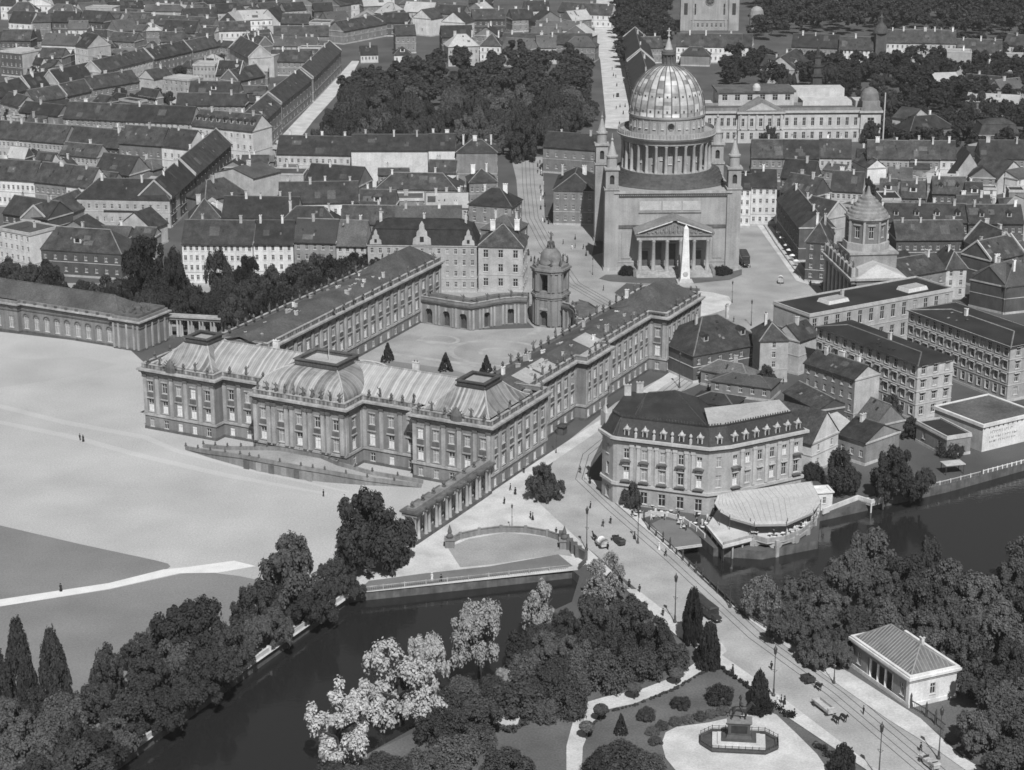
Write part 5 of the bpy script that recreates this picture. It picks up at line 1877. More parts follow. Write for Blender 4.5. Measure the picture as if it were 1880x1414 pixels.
# billboard building at the right edge
a, b_ = P(1802, 830, 0), P(1900, 806, 0)
bb = Bld('boat_house', 'flat-roofed riverside hall whose white end wall carries faded painted lettering', 'hall', (a.x, a.y, 0), math.atan2(b_.y - a.y, b_.x - a.x))
m = MB()
L = (b_ - a).length
fp = rect(0, 0, L, 17)
for i, (p, q) in enumerate(edges(fp)):
    m.wall(p, q, -.2, 6.6, [], 0 if i == 0 else 1)
m.band(fp, 6.4, 7.2, .35, 0, inn=.3)
for i in range(9):
    m.box(.3 + i * 1.6, -.2, 5.9, .6 + i * 1.6, 0, 6.4, 2)
bw_ = m.build('wall', [W_WHITE, W_PALE, STONE_D], bb.o)
MB().add([(*p, 7.0) for p in fp], ((0, 1, 2, 3),)).build('roof', TILE_G, bb.o)
for i, (tx, z, s) in enumerate((('Wassersport', 4.0, 1.35), ('Bootshaus', 2.6, 1.3), ('am Wasser', 1.5, .9))):
    pass
m = MB()
rr = random.Random(3)
for z, n, h in ((4.3, 11, .75), (3.1, 13, .55), (2.0, 12, .5)):
    x = 2.2 + (13 - n) * .2
    for i in range(n):
        w_ = rr.uniform(.35, .7)
        m.box(x, -.03, z, x + .13, -.004, z + h)
        if rr.random() < .7:
            m.box(x + .13, -.03, z + h * rr.choice((0, .4, .8)), x + w_, -.004, z + h * rr.choice((.95, 1)) if rr.random() < .2 else z + h * .5 + .05)
        x += w_ + .2
m.build('painted_lettering', W_GREY, bw_)
# customs house by the bridge
a, b_ = P(1563, 1224), P(1668, 1300)
TLH = Bld('toll_house', 'small classical toll house with loggia columns and ribbed hipped roof beside the bridge road', 'toll house', (a.x, a.y, 0), math.atan2(b_.y - a.y, b_.x - a.x))
L = (b_ - a).length
D = 10.2
m = MB()
fp = rect(0, 0, L, D)
wf = TLH.holes((0, 0), (L, 0), [(2, 1.1, 2.3, 1.6, 'd', 2.3)])
wf.append((5, L - 5.2, .4, 4.3))
we = TLH.holes((L, 0), (L, D), [(1, 1.2, 2.2, 1.8, 'd')])
m.wall((0, 0), (L, 0), -.2, 5.6, wf, 0, 2.6)
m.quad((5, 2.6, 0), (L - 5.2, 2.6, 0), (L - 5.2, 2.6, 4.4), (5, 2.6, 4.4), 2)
m.wall((L, 0), (L, D), -.2, 5.6, we, 1, .35)
m.wall((L, D), (0, D), -.2, 5.6, [], 0)
m.wall((0, D), (0, 0), -.2, 5.6, [], 0)
m.band(fp, 5.1, 5.6, .25, 1)
m.band(fp, 5.6, 6.1, .6, 1)
m.band(fp, 6.1, 6.45, .35, 1, inn=.2)
m.band(fp, 0, .8, .12, 1)
m.obox((L - .9, -0.0), (1, 0), .9, .12, .8, 5.1, 1)
wo = TLH.adopt(m.build('wall', [W_GREY, W_WHITE, STONE_D], TLH.o))  # road-side and loggia shade is put into the darker wall colours
tc = MB().lathe([(.36, 0), (.36, .2), (.28, .3), (.24, 3.5), (.36, 3.9)], 12).mesh('column', [W_WHITE], True)
for i in range(4):
    place('column', tc, wo, (5.5 + (L - 11.2) * i / 3, .5, .4))
m = MB()
e = offs(fp, -.2)
rg = [(4.6, D / 2), (L - 4.6, D / 2)]
vs = [(*p, 6.2) for p in e] + [(*rg[0], 9.7), (*rg[1], 9.7)]
m.add(vs, ((0, 1, 5, 4), (1, 2, 5), (2, 3, 4, 5), (3, 0, 4)))
for i in range(24):
    f = (i + .5) / 24
    A_ = Vector(vs[0]).lerp(Vector(vs[1]), f)
    x = A_.x
    tz = min(1, (x - .35) / 4.25, (L - .35 - x) / 4.25)
    m.tube(A_, (x, .35 + (D / 2 - .35) * tz, 6.25 + 3.5 * tz), .11, n=4, mi=1)
for i in range(12):
    f = (i + .5) / 12
    y = .35 + (D - .7) * f
    tz = min(1, (y - .35) / (D / 2 - .35), (D - .35 - y) / (D / 2 - .35))
    m.tube((L - .35, y, 6.3), (L - .35 - 4.25 * tz, y, 6.25 + 3.5 * tz), .11, n=4, mi=1)
for i_, j_ in ((0, 4), (1, 5), (2, 5), (4, 5)):
    m.tube(vs[i_], vs[j_], .17, n=5, mi=1)
rf = m.build('roof', [mat('zinc_roof', .13, .25, .3, streak=.12), mat('zinc_seam', .22, .2, .5)], TLH.o)
place('chimney', CHIM[2], rf, (L - 5, D / 2 + .6, 9.2))
# ---------------------------------------------------------------- town houses
H = lambda k, ax, ay, bx, by, he, d, rise, kind, w, r, fl, n, label, **kw: house(label, C(k, ax, ay), C(k, bx, by), he, d, rise, kind, w, r, fl, n, **kw)
# museum blocks by the river
hk = dict(name='palace_block', cat='building', trim=1)
H(8, 400, 902, 1390, 720, 13.5, 16, .6, 'flat', 'p', 'k', 2, 13, 'long flat-roofed palace with dark roof, skylights and pale narrow end facing the market square', L_=0, ww=1.6, wh=4.0, ch=1, **hk)
H(8, 452, 975, 1150, 1240, 15.5, 12, 1.0, 'hip', 'p', 'k', 4, 12, 'four-storey grey wing with hooded windows and flat dark roof, nearer of the two riverside wings', R_=3, ww=1.5, wh=2.4, ch=1, ov=.7, hood=1, **hk)
H(8, 1085, 862, 1790, 1115, 15.5, 17, 1.0, 'hip', 'p', 'k', 4, 13, 'four-storey grey wing with hooded windows at the right edge, farther of the riverside wings', R_=3, ww=1.5, wh=2.4, ch=1, ov=.7, hood=1, **hk)
for k, (u, v) in enumerate(((1530, 550), (1675, 528))):
    p = P(u, v, 14.2)
    s = thing('skylight', ['square pale skylight on the flat dark palace roof, near its market end', 'square pale skylight on the flat dark palace roof, near its far end'][k], 'skylight', p, .58, 'skylights on the palace roof')
    MB().prism(rect(-4, -2.6, 4, 2.6), -.6, .5, 0, rect(-3.6, -2.2, 3.6, 2.2)).build('frame', FRAME, s)
    MB().add([(-3.4, -2.1, .52), (3.4, -2.1, .52), (3.4, 2.1, .52), (-3.4, 2.1, .52)], ((0, 1, 2, 3),)).build('pane', TILE_L, s)
# houses between the palace street and the wings
H(8, -400, 1175, 110, 1085, 8.0, 21, 7, 'hip', 'd', 't', 2, 7, 'broad dark hipped-roof house behind the hotel with a low pale end', ch=2, dm=2)
H(8, 60, 1075, 255, 1070, 12, 11, 4, 'hip', 'p', 't', 4, 1, 'narrow tall pale tenement stair tower with dark roof beside a leafy yard', ch=1, R_=1)
H(8, 330, 1075, 460, 1030, 10, 9, 3.5, 'gable', 'p', 't', 2, 0, 'short pale-gabled house squeezed before the near riverside wing', ch=1)
H(8, 365, 1225, 715, 1340, 13.5, 9, 2.6, 'gable', 'g', 't', 4, 6, 'tall grey tenement with blank pale end wall and balconies before the riverside wing', gw='p', ch=3, par=0)
H(10, 715, 330, 850, 385, 5, 10, 4.5, 'gable', 'g', 'g', 1, 0, 'small lean house with steep grey roof below the tall tenement end wall', ch=0, gw='g')
H(10, 225, 150, 465, 275, 5.5, 9, 2.2, 'gable', 'd', 't', 1, 4, 'low dark shed roof in the yard behind the hotel mansard', ch=0)
H(10, 420, 500, 600, 420, 8, 15, 6.2, 'gabley', 'w', 't', 2, 2, 'white pointed gable house with round attic hole beside the hotel', ch=0)
H(10, 600, 440, 790, 500, 6.0, 13, 3, 'gable', 'g', 't', 1, 3, 'long dark roof of the yard building behind the riverside trees', ch=1)
H(10, 1140, 360, 1350, 470, 5, 7, .4, 'flat', 'g', 'k', 1, 2, 'low flat tarred shed between the near wing and the boat house', ch=0)
H(10, 1400, 375, 1480, 400, 3.6, 12, .4, 'flat', 'p', 'g', 1, 0, 'flat grey annex roof beside the boat house', ch=0)
H(3, 1390, 0, 1720, 40, 5, 8, 3, 'hip', 'g', 'g', 1, 4, 'low grey-roofed pavilion in the yard across from the palace wing', ch=0) if 0 else None
H(7, 1380, 1270, 1700, 1330, 4.5, 7, 2.4, 'hip', 'g', 'g', 1, 4, 'low grey hipped pavilion in the square across from the palace wing', ch=1)
H(7, 1450, 1345, 1860, 1400, 4, 9, 1.5, 'hip', 'g', 'g', 1, 5, 'low wide shed with grey roof behind the hotel courtyard', ch=0)
H(9, 1310, 200, 1600, 245, 8, 8, 1.5, 'hip', 'd', 's', 1, 8, 'rear range of the hotel court with a row of bright tall windows', ch=0, ks='l', ww=1.4, wh=3)
# row on the far side of the palace square
kw = dict(ch=2, ov=.6)
H(5, -20, 300, 205, 342, 14.5, 13, .6, 'flat', 'w', 'g', 4, 6, 'white four-storey corner block with balconies at the left edge behind trees', R_=0, gw='w', ch=1)
H(5, 205, 432, 835, 472, 9, 14, 6, 'hip', 'd', 't', 2, 9, 'dark hipped-roof house with one white central dormer behind square trees', dm=1, dk=2, ch=1)
H(5, 1255, 398, 1740, 404, 14, 13, 6, 'gable', 'w', 't', 4, 12, 'white corner palace with urns along its eaves behind the square trees', **kw)
H(6, 12, 400, 292, 402, 13.5, 13, 6, 'gable', 'w', 't', 4, 5, 'plain white house with broad eaves band in the square row', **kw)
H(6, 300, 388, 585, 396, 14, 13, 6, 'gable', 'g', 's', 4, 5, 'grey house with blackest roof and dark eaves band in the square row', ch=1)
H(6, 592, 410, 795, 414, 13, 13, 6.5, 'gable', 'p', 'g', 4, 4, 'pale house with lighter grey roof and sun blind in the square row', **kw)
o6 = H(6, 808, 408, 1560, 418, 15.5, 14, 7, 'mansard', 'p', 't', 4, 13, 'ornate long house with three scrolled gables in its slate roof facing the square', ch=3, dm=0)
H(6, 1572, 420, 1880, 428, 15, 15, 5.5, 'hip', 'p', 't', 3, 3, 'pale palace front with three hooded windows at the street corner', R_=4, ww=1.6, wh=2.6, ch=2)
a, b_ = P(*C(6, 808, 408), 15.5), P(*C(6, 1560, 418), 15.5)
L = (b_ - a).length
for x, s in ((L * .075, .8), (L * .5, 1.25), (L * .925, .85)):
    m = MB()
    pf = [(-2.4, 0), (2.4, 0), (2.2, 1.6), (1.4, 2.2), (1.3, 3.4), (.7, 4.0), (.6, 5.2), (0, 6.2), (-.6, 5.2), (-.7, 4.0), (-1.3, 3.4), (-1.4, 2.2), (-2.2, 1.6)]
    n = len(pf)
    vs = [(px * s, -.25, pz * s) for px, pz in pf] + [(px * s, .6, pz * s) for px, pz in pf]
    m.add(vs, [tuple(range(n)), tuple(range(2 * n - 1, n - 1, -1))] + [(i, n + i, n + (i + 1) % n, (i + 1) % n) for i in range(n)])
    m.box(-.5 * s, -.3, .8 * s, .5 * s, -.26, 2.2 * s, 1)
    m.build('scrolled_gable', [W_PALE, GLASS], o6.o, (x, 0, 15.5))
# street running off behind the square: houses east of it and around the church
H(3, 362, 1312, 640, 1318, 13, 26, 5, 'hip', 'g', 't', 3, 5, 'grey house with pedimented front between the church and the tram street', L_=8, ch=2)
H(3, 290, 1010, 660, 1035, 11, 12, 5, 'gable', 'g', 't', 2, 6, 'dark-roofed house row end beneath the wooded square by the church', ch=2)
H(3, 1640, 1300, 1725, 1302, 14.5, 12, 4, 'gable', 'w', 't', 4, 2, 'slim white house right beside the church corner tower', ch=1)
H(3, 1728, 1290, 1905, 1292, 14.5, 14, 5, 'gable', 'w', 't', 4, 4, 'white four-storey house with awning shop right of the church', ch=1, R_=0)
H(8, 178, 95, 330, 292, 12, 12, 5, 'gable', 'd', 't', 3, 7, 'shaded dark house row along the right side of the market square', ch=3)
H(8, 378, 388, 530, 398, 13.5, 14, 6, 'hip', 'd', 't', 4, 2, 'dark corner house with steep hipped roof just left of the town hall', L_=6, ch=2)
H(8, 835, 570, 1005, 600, 9, 13, 4, 'gabley', 'g', 's', 2, 0, 'dark gabled house in front of the town hall dome', ch=0)
H(8, 1000, 640, 1345, 580, 10, 12, 4, 'gable', 'g', 't', 2, 5, 'dark hipped roof behind the flat palace roof, right of the gabled house', ch=2)
H(8, 1345, 580, 1485, 575, 10, 14, 5, 'hip', 'p', 't', 3, 2, 'pale three-storey house end with dark roof beyond the flat palace', ch=1)
H(8, 1540, 610, 1750, 700, 9, 12, 5, 'hip', 'd', 'g', 2, 5, 'grey hipped roof cottage with dark walls near the right edge', ch=2)
H(8, 1760, 700, 1950, 640, 9, 13, 5, 'gable', 'd', 'g', 2, 4, 'grey roof running out at the right edge above the far wing', ch=1)
H(8, 900, 100, 1030, 100, 13, 12, 1, 'flat', 'w', 'k', 3, 3, 'white narrow three-storey house back right beside the ringed dome', ch=1)
H(8, 1000, 375, 1475, 372, 10, 12, 5, 'gable', 'd', 't', 2, 9, 'long dark roof spreading right of the town hall drum', ch=4)
H(8, 1470, 380, 1640, 460, 10, 11, 6, 'gable', 'g', 't', 2, 4, 'dark roof with pale gable edge right of the long roof', ch=2, par=1)
H(8, 1650, 520, 1880, 470, 10, 12, 5, 'gable', 'd', 't', 2, 6, 'dark tiled roof with bright seam at the right edge beyond the grey cottage', ch=2, par=1)
H(8, 930, 250, 1500, 256, 9, 13, 5, 'gable', 'd', 't', 2, 11, 'wide dark roof with dormers in the crowded quarter right of the dome', ch=4, dm=4)
H(8, 1500, 262, 1880, 262, 9, 13, 5, 'gable', 'd', 't', 2, 8, 'dark roof continuing to the right edge below the half-timbered house', ch=3, dm=2)
H(8, 1435, 190, 1665, 185, 9, 10, 5, 'gable', 'p', 't', 2, 9, 'half-timbered light house front among the dark roofs right of the dome', ch=2)
H(8, 1720, 175, 1860, 235, 8, 11, 5, 'gable', 'p', 'l', 2, 3, 'house with pale sheet roof slope at the right edge of the crowded quarter', ch=1)
H(8, 335, 185, 520, 230, 10, 11, 5, 'gable', 'g', 't', 2, 4, 'dark roof with pale gable behind the corner house by the town hall', ch=1, gw='p', par=1)
# right-hand quarter, rows behind the town hall
H(4, 0, 1085, 215, 1088, 10, 12, 6, 'gable', 'g', 't', 2, 5, 'first grey house of the long dark-roofed row right of the church', ch=1)
H(4, 218, 1088, 465, 1092, 10, 12, 6, 'gable', 'g', 't', 2, 6, 'second grey house of the long dark-roofed row right of the church', ch=2)
H(4, 468, 1082, 690, 1086, 10, 12, 6, 'gable', 'p', 't', 2, 5, 'paler house in the long dark-roofed row before the white post office', ch=2)
H(4, 800, 1090, 1090, 1096, 10, 12, 6, 'gable', 'p', 't', 2, 7, 'pale wide house in the dark-roofed row right of the post office', ch=2)
H(4, 1095, 1092, 1300, 1096, 10, 12, 6, 'gable', 'g', 't', 2, 5, 'grey house in the dark-roofed row left of the white house end', ch=2)
H(4, 1303, 1094, 1410, 1096, 10, 12, 6, 'gable', 'w', 't', 2, 2, 'white narrow house ending the dark-roofed row near the pointed gable', ch=1)
H(4, 1580, 1090, 1890, 1092, 9.5, 12, 6, 'gable', 'g', 't', 2, 7, 'dark-roofed house closing the row at the right edge', ch=2)
H(4, 700, 1110, 800, 1160, 7, 8, 3, 'gable', 'w', 't', 1, 2, 'small white annex in the gap of the dark-roofed row', ch=0)
H(4, 1395, 1212, 1600, 1212, 5, 14, 9, 'gabley', 'p', 't', 1, 0, 'big blank light-grey triangular gable near the right edge', ch=0, trim=0)
H(4, 1700, 1240, 1900, 1200, 6, 14, 6, 'gabley', 'p', 't', 1, 0, 'pale-edged gable cut by the right edge of the view', ch=0, trim=0)
H(4, 545, 1310, 765, 1322, 9, 11, 6, 'gable', 'p', 't', 2, 6, 'house with a bright strip of attic windows left of the ringed dome', ch=2)
H(4, 945, 1235, 1110, 1240, 8, 10, 3.5, 'gable', 'g', 'g', 2, 4, 'grey-roofed back building before the pale row, left of the pointed gable', ch=1)
H(4, 880, 1345, 1000, 1350, 10, 10, 5, 'gable', 'w', 't', 2, 3, 'house with white pedimented dormer behind the ringed dome', ch=1, dm=1, dk=2)
H(4, 1030, 1360, 1200, 1365, 9, 10, 5, 'gable', 'g', 't', 2, 4, 'dark house with pale curved dormer right of the ringed dome', ch=1, dm=1, dk=2)
H(4, 1250, 1330, 1480, 1335, 9, 10, 5, 'gable', 'd', 't', 2, 5, 'dark roof with tiny dormers below the pointed gable', ch=2, dm=2, dk=1)
H(4, 1480, 1370, 1600, 1372, 9, 10, 5, 'gable', 'g', 't', 2, 3, 'dark house with white boxed dormer right below the pointed gable', ch=1, dm=1, dk=2)
H(4, 200, 1220, 420, 1240, 9, 11, 6, 'gable', 'd', 't', 2, 5, 'dark house behind the white shop house right of the church', ch=2)
H(4, 200, 1320, 420, 1360, 9, 12, 6, 'gable', 'd', 't', 2, 5, 'dark steep roof left of the bright attic windows', ch=2)
H(4, 1095, 905, 1400, 880, 8, 13, 5, 'hip', 'g', 't', 2, 5, 'dark hipped villa roof with light eaves in the leafy quarter right of the post office', ch=1)
H(4, 1100, 828, 1225, 800, 6, 10, 4, 'gabley', 'p', 't', 1, 0, 'small pale gable peeping over the hipped villa right of the post office', ch=0)
H(4, 1570, 930, 1850, 930, 8, 13, 6, 'mansard', 'd', 't', 2, 6, 'dark mansard villa with one white central dormer near the right edge', dm=1, dk=2, ch=0)
H(4, 1480, 700, 1840, 720, 6, 8, 3, 'shed', 'g', 'l', 1, 0, 'long pale sheet-roofed shed near the right edge', ch=1)
H(4, 1285, 585, 1450, 580, 6, 9, 4.5, 'shed', 'd', 'l', 1, 0, 'pale pitched shed roof with dark front in the leafy quarter', ch=0)
H(4, 1460, 560, 1700, 580, 7, 9, 3, 'gable', 'd', 's', 1, 0, 'black roofed yard building behind the pale sheds', ch=1)
H(4, 1350, 362, 1520, 366, 13, 12, .5, 'flat', 'p', 'l', 1, 0, 'blank pale fire wall block among trees, left of the striped pale wall', ch=1, trim=0)
H(4, 1640, 388, 1900, 392, 8, 12, .5, 'flat', 'w', 'l', 1, 3, 'long pale striped wall block at the right edge under the far white row', ch=1, trim=0)
H(4, 1720, 620, 1890, 600, 7, 9, 4, 'gable', 'p', 'g', 1, 4, 'pale little house at the right edge beside the black roofed yard', ch=1)
H(4, 300, 480, 400, 420, 8, 16, 6, 'gable', 'p', 't', 1, 0, 'brown house with large pale right gable amid trees behind the post office', ch=1)
H(4, 60, 450, 260, 480, 7, 10, 5, 'gable', 'p', 't', 1, 3, 'small pale house under dark roof amid trees behind the post office', ch=1, dm=2)
H(3, 1210, 315, 1660, 322, 9.5, 12, 6, 'gable', 'w', 't', 2, 14, 'long white two-storey range below the round-window church', ch=3)
H(3, 1662, 320, 1730, 322, 11, 12, 6, 'gable', 'w', 't', 3, 2, 'white end house of the long range below the round-window church', ch=0)
H(3, 1240, 380, 1440, 385, 6, 9, 4, 'hip', 'g', 's', 1, 0, 'black humped roof among trees behind the church dome', ch=0)
H(3, 960, 330, 1120, 325, 9, 12, 5, 'gable', 'g', 't', 2, 6, 'grey row end behind the dome, left of the lantern', ch=2)
H(4, 275, 318, 600, 330, 10, 12, 6, 'gable', 'g', 't', 2, 9, 'dim grey row house left of the far white houses', ch=3)
H(4, 603, 338, 838, 344, 10, 12, 6, 'gable', 'w', 't', 3, 8, 'first far white house left of the small roof turret', ch=1)
H(4, 842, 338, 922, 340, 10, 12, 6, 'gable', 'g', 't', 3, 3, 'narrow dim house under the small roof turret', ch=0)
H(4, 926, 290, 1092, 294, 13, 13, 6, 'gable', 'w', 't', 3, 5, 'tall white house in the far row right of the roof turret', ch=2)
H(4, 1094, 292, 1412, 298, 13, 13, 6, 'gable', 'p', 't', 3, 10, 'tall pale house with many windows in the far row before the wood', ch=5)
H(4, 1415, 355, 1730, 362, 9, 12, 6, 'gable', 'g', 't', 2, 8, 'far dark-roofed house behind the blank fire wall', ch=3)
H(4, 1735, 305, 1900, 320, 10, 12, 5, 'gable', 'w', 't', 2, 4, 'far white house with grey roof at the right edge', ch=1)
tur = thing('roof_turret', 'small domed turret rising over the far row before the wood', 'turret', P(*C(4, 885, 340), 10), 0)
MB().prism(rect(-3, -3, 3, 3), -9, 9).build('tower', W_DARK, tur)
MB().lathe([(4.4, 9), (4.2, 10), (3, 12.5), (1.4, 14), (1.0, 14.6), (.9, 17), (1.2, 17.3), (.2, 19), (.05, 22)], 12, 0, 0).build('cap', TILE_G, tur)
# ---------------------------------------------------------------- post office, far church
a, b_ = P(1286, 205, 14), P(1580, 203, 14)
PO = Bld('post_office', 'large white public building with central pediment and domed corner pavilion behind the church', 'building', (a.x, a.y, 0), math.atan2(b_.y - a.y, b_.x - a.x))
L = (b_ - a).length
m = MB()
cxm = P(1397, 205, 14)
xc = (Vector((cxm.x - a.x, cxm.y - a.y))).length
fp = [(0, 0), (xc - 10, 0), (xc - 10, -1.6), (xc + 10, -1.6), (xc + 10, 0), (L, 0), (L, -1.2), (L + 9, -1.2), (L + 9, 14), (0, 14)]
hs = {}
for i, n in ((0, 6), (2, 5), (4, 9), (6, 1), (7, 3)):
    hs[i] = PO.holes(fp[i], fp[i + 1], [(n, 1.5 if n > 1 else 3, 3.0, 1.6, 'd'), (n, 1.5 if n > 1 else 3, 3.6, 7.4, 'd')])
for i, (p, q) in enumerate(edges(fp)):
    m.wall(p, q, -.2, 14, hs.get(i, []), 0, .4)
m.band(fp, 5.8, 6.3, .2, 1)
m.band(fp, 12.6, 13.2, .3, 2)
m.band(fp, 13.2, 14.1, .8, 1)
m.band(fp, 14.1, 15.4, .1, 2, inn=.4)
for k in range(6):
    m.box(xc - 9.4 + k * 3.6, -2.3, 6.4, xc - 8.6 + k * 3.6, -1.6, 12.6, 1)
m.add([(xc - 10.8, -2.4, 14.1), (xc + 10.8, -2.4, 14.1), (xc, -2.4, 19.4), (xc - 10.8, 4, 14.1), (xc + 10.8, 4, 14.1), (xc, 8, 19.4)], ((0, 1, 2), (1, 4, 5, 2), (0, 2, 5, 3)), 2)
m.add([(xc - 7, -2.5, 14.7), (xc + 7, -2.5, 14.7), (xc, -2.5, 18.1)], ((0, 1, 2),), 1)
POW = mat('post_office_render', .42, .15, .3, streak=.1)
wo = PO.adopt(m.build('wall', [POW, TRIM, STONE], PO.o))
m = MB()
m.add([(*p, 14.3) for p in fp], (tuple(range(10)),), 1)
up = rect(xc - 17, 13, xc + 17, 30)
h2 = PO.holes(up[0], up[1], [(6, 2.4, 2.6, 16.6, 'd')])
for i, (p, q) in enumerate(edges(up)):
    m.wall(p, q, 8, 20.6, h2 if i == 0 else [], 0)
m.band(up, 20.2, 21.0, .8, 2)
m.add([(*p, 21.0) for p in up], ((0, 1, 2, 3),), 3)
m.lathe([(1.8, 21), (1.8, 22.6), (1.2, 23.8), (.3, 24.2)], 14, xc, 13.4, 0)
m.prism(rect(xc + 20, 10, xc + 44, 24), 6, 16.4, 0, rect(xc + 21, 12, xc + 43, 24))
m.prism(rect(xc + 19, 24, xc + 42, 34), 6, 20, 0)
m.prism(rect(xc + 44, 8, xc + 52, 18), 6, 17, 0)
m.prism(rect(xc - 30, 10, xc - 19, 24), 6, 15, 0, rect(xc - 30, 14, xc - 19, 24))
PO.adopt(m.build('rear_wing', [POW, TILE_G, STONE_D, TILE_G], PO.o))
m = MB()
m.prism(rect(L + .6, -.6, L + 8.4, 7), 15, 18.2, 1)
m.add([(L - .6, -1.8, 14.1), (L + 9.6, -1.8, 14.1), (L + 4.5, -1.8, 17.6)], ((0, 1, 2),), 1)
m.lathe([(4.3, 18.2), (4.2, 19.4), (3.7, 21.4), (2.8, 22.8), (1.4, 23.6), (.2, 24)], 14, L + 4.5, 3.2, 0, sx=1, sy=.85)
m.build('corner_dome', [mat('pavilion_dome_metal', .16, .2, .4), STONE], PO.o, smooth=False)
MB().tube((L + 10.5, -1, 0), (L + 10.5, -1, 22), .35, .25, 6).build('flagpole', FRAME, PO.o)
tt = thing('tiered_tower', 'dark slender wooden tower of stacked tiers rising behind the post office', 'tower', P(1497, 200), 0)
m = MB()
for k in range(4):
    r = 3.4 - k * .5
    m.prism(rect(-r * .75, -r * .75, r * .75, r * .75), 8 + k * 4.6, 11.4 + k * 4.6, 0)
    m.prism(rect(-r, -r, r, r), 11.4 + k * 4.6, 12.6 + k * 4.6, 1, rect(-r * .7, -r * .7, r * .7, r * .7))
m.prism(rect(-2.6, -2.6, 2.6, 2.6), 0, 8, 0)
m.prism(rect(-1.2, -1.2, 1.2, 1.2), 26, 31, 1, rect(-.1, -.1, .1, .1))
m.build('tiers', [W_DARK, TILE], tt)
q = P(1302, 56)
FC = Bld('basilica_church', 'pale basilica front with big round window and tall arched windows at the top edge', 'church', (q.x, q.y, 0), R(-1))
m = MB()
fp = rect(-16.5, 0, 16.5, 30)
ar = []
hh = FC.holes(fp[0], fp[1], [(8, 1.4, 2.4, 2.0, 'd', 6.5)])
hh += FC.holes(fp[0], fp[1], [(2, 2.2, 7, 9.5, 'd', 7.0)])
for i, (p, q_) in enumerate(edges(fp)):
    m.wall(p, q_, -.2, 20, hh if i == 0 else [], 0, .5)
m.add([(-16.5, 0, 20), (16.5, 0, 20), (0, 0, 28)], ((0, 1, 2),), 0)
for s in (-1, 1):
    m.box(s * 10.2 - .5, -.5, 0, s * 10.2 + .5, 0, 23, 1)
    m.prism(rect(s * 15 - 3.2, -1.2, s * 15 + 3.2, 6), 0, 30, 0)
    m.box(s * 15 - 1.1, -1.4, 10, s * 15 + 1.1, -1.2, 17, 2)
    m.add([(s * 13, -.4, 20.5), (0, -.4, 27.0), (0, -.4, 28.2), (s * 13, -.4, 21.8), (s * 13, .1, 20.5), (0, .1, 27), (0, .1, 28.2), (s * 13, .1, 21.8)],
          ((0, 1, 2, 3), (3, 2, 6, 7), (0, 4, 5, 1)) if s < 0 else ((1, 0, 3, 2), (2, 3, 7, 6), (4, 0, 1, 5)), 1)
m.band(fp, 6.4, 6.9, .3, 1)
wo = FC.adopt(m.build('wall', [CHURCH, STONE_L, DARKMET], FC.o))
m = MB()
k = [(2.6 * math.cos(2 * PI * i / 20), -.12, 18 + 2.6 * math.sin(2 * PI * i / 20)) for i in range(20)]
m.add(k, [tuple(range(20))], 0)
for i in range(20):
    m.tube(k[i], k[(i + 1) % 20], .3, n=4, mi=1)
for i in range(8):
    m.tube((0, -.16, 18), k[(i * 5) // 2], .1, n=4, mi=1)
m.build('round_window', [DARKMET, STONE], wo)
m = MB().add([(-17, -.3, 19.8), (17, -.3, 19.8), (17, 34, 19.8), (-17, 34, 19.8), (0, -.3, 28.4), (0, 34, 28.4)], ((1, 2, 5, 4), (3, 0, 4, 5)))
m.build('roof', TILE_G, FC.o)
m = MB().prism(rect(-5, 8, 5, 18), 20, 46)
m.build('tower', CHURCH, FC.o)
MB().lathe([(4.5, 0), (4.5, 9), (3.9, 12), (2.4, 13.8), (.3, 14.4)], 14, 0, 0).build('apse', [CHURCH], FC.o, (30, 6, 0))
# ---------------------------------------------------------------- upper left quarters
kw = dict(ch=2)
H(1, 0, 355, 150, 368, 13, 16, .5, 'flat', 'd', 'l', 3, 5, 'dark-fronted tall block with flat pale roof and blank pale side at the left edge', gw='p', ch=0, ks='d')
H(1, 287, 303, 520, 312, 11, 12, 5, 'gable', 'w', 'g', 2, 8, 'white house with grey striped roof behind the dark-fronted block', ch=4)
H(1, 524, 312, 606, 326, 11, 15, 6, 'gable', 'w', 't', 2, 3, 'white house with a big pale blank gable on its right', gw='p', ch=0)
H(1, 680, 135, 822, 142, 10, 9, 4, 'gable', 'w', 't', 2, 5, 'small bright white house under a dark roof near the top left', ch=0)
H(1, 830, 125, 950, 135, 10, 12, 5, 'gable', 'p', 't', 2, 3, 'pale gabled house right of the small bright white house', gw='p', ch=0)
H(1, -90, 690, 200, 612, 9, 10, 5, 'gable', 'p', 't', 2, 9, 'terraced house at the lower left end of the slanting street row', par=1, ch=2)
H(1, 205, 610, 402, 572, 9, 10, 5.5, 'gable', 'p', 't', 2, 6, 'second terraced house from the lower end of the slanting street row', par=1, ch=2)
H(1, 405, 582, 690, 518, 9.5, 11, 6, 'gable', 'p', 't', 2, 9, 'middle terraced house of the slanting street row with light gable ridge', par=1, ch=2)
H(1, 695, 498, 1055, 405, 12, 11, 5, 'gable', 'p', 't', 3, 15, 'tall many-windowed house of the slanting street row', par=1, ch=3)
H(1, 1062, 408, 1325, 350, 11, 11, 5, 'gable', 'g', 't', 3, 9, 'dim house past the tall one in the slanting street row', par=1, ch=2)
H(1, 1330, 352, 1515, 312, 10, 10, 5, 'gable', 'g', 't', 2, 7, 'last dim house at the upper end of the slanting street row', ch=2)
H(1, 640, 612, 962, 560, 9, 11, 5, 'gable', 'g', 't', 2, 8, 'dark house with eaves shadow across from the slanting street row', ch=3)
H(1, 462, 662, 640, 622, 8, 10, 5, 'gable', 'g', 't', 2, 5, 'low dark house left of the eaves-shadow house across the street', ch=1, par=1)
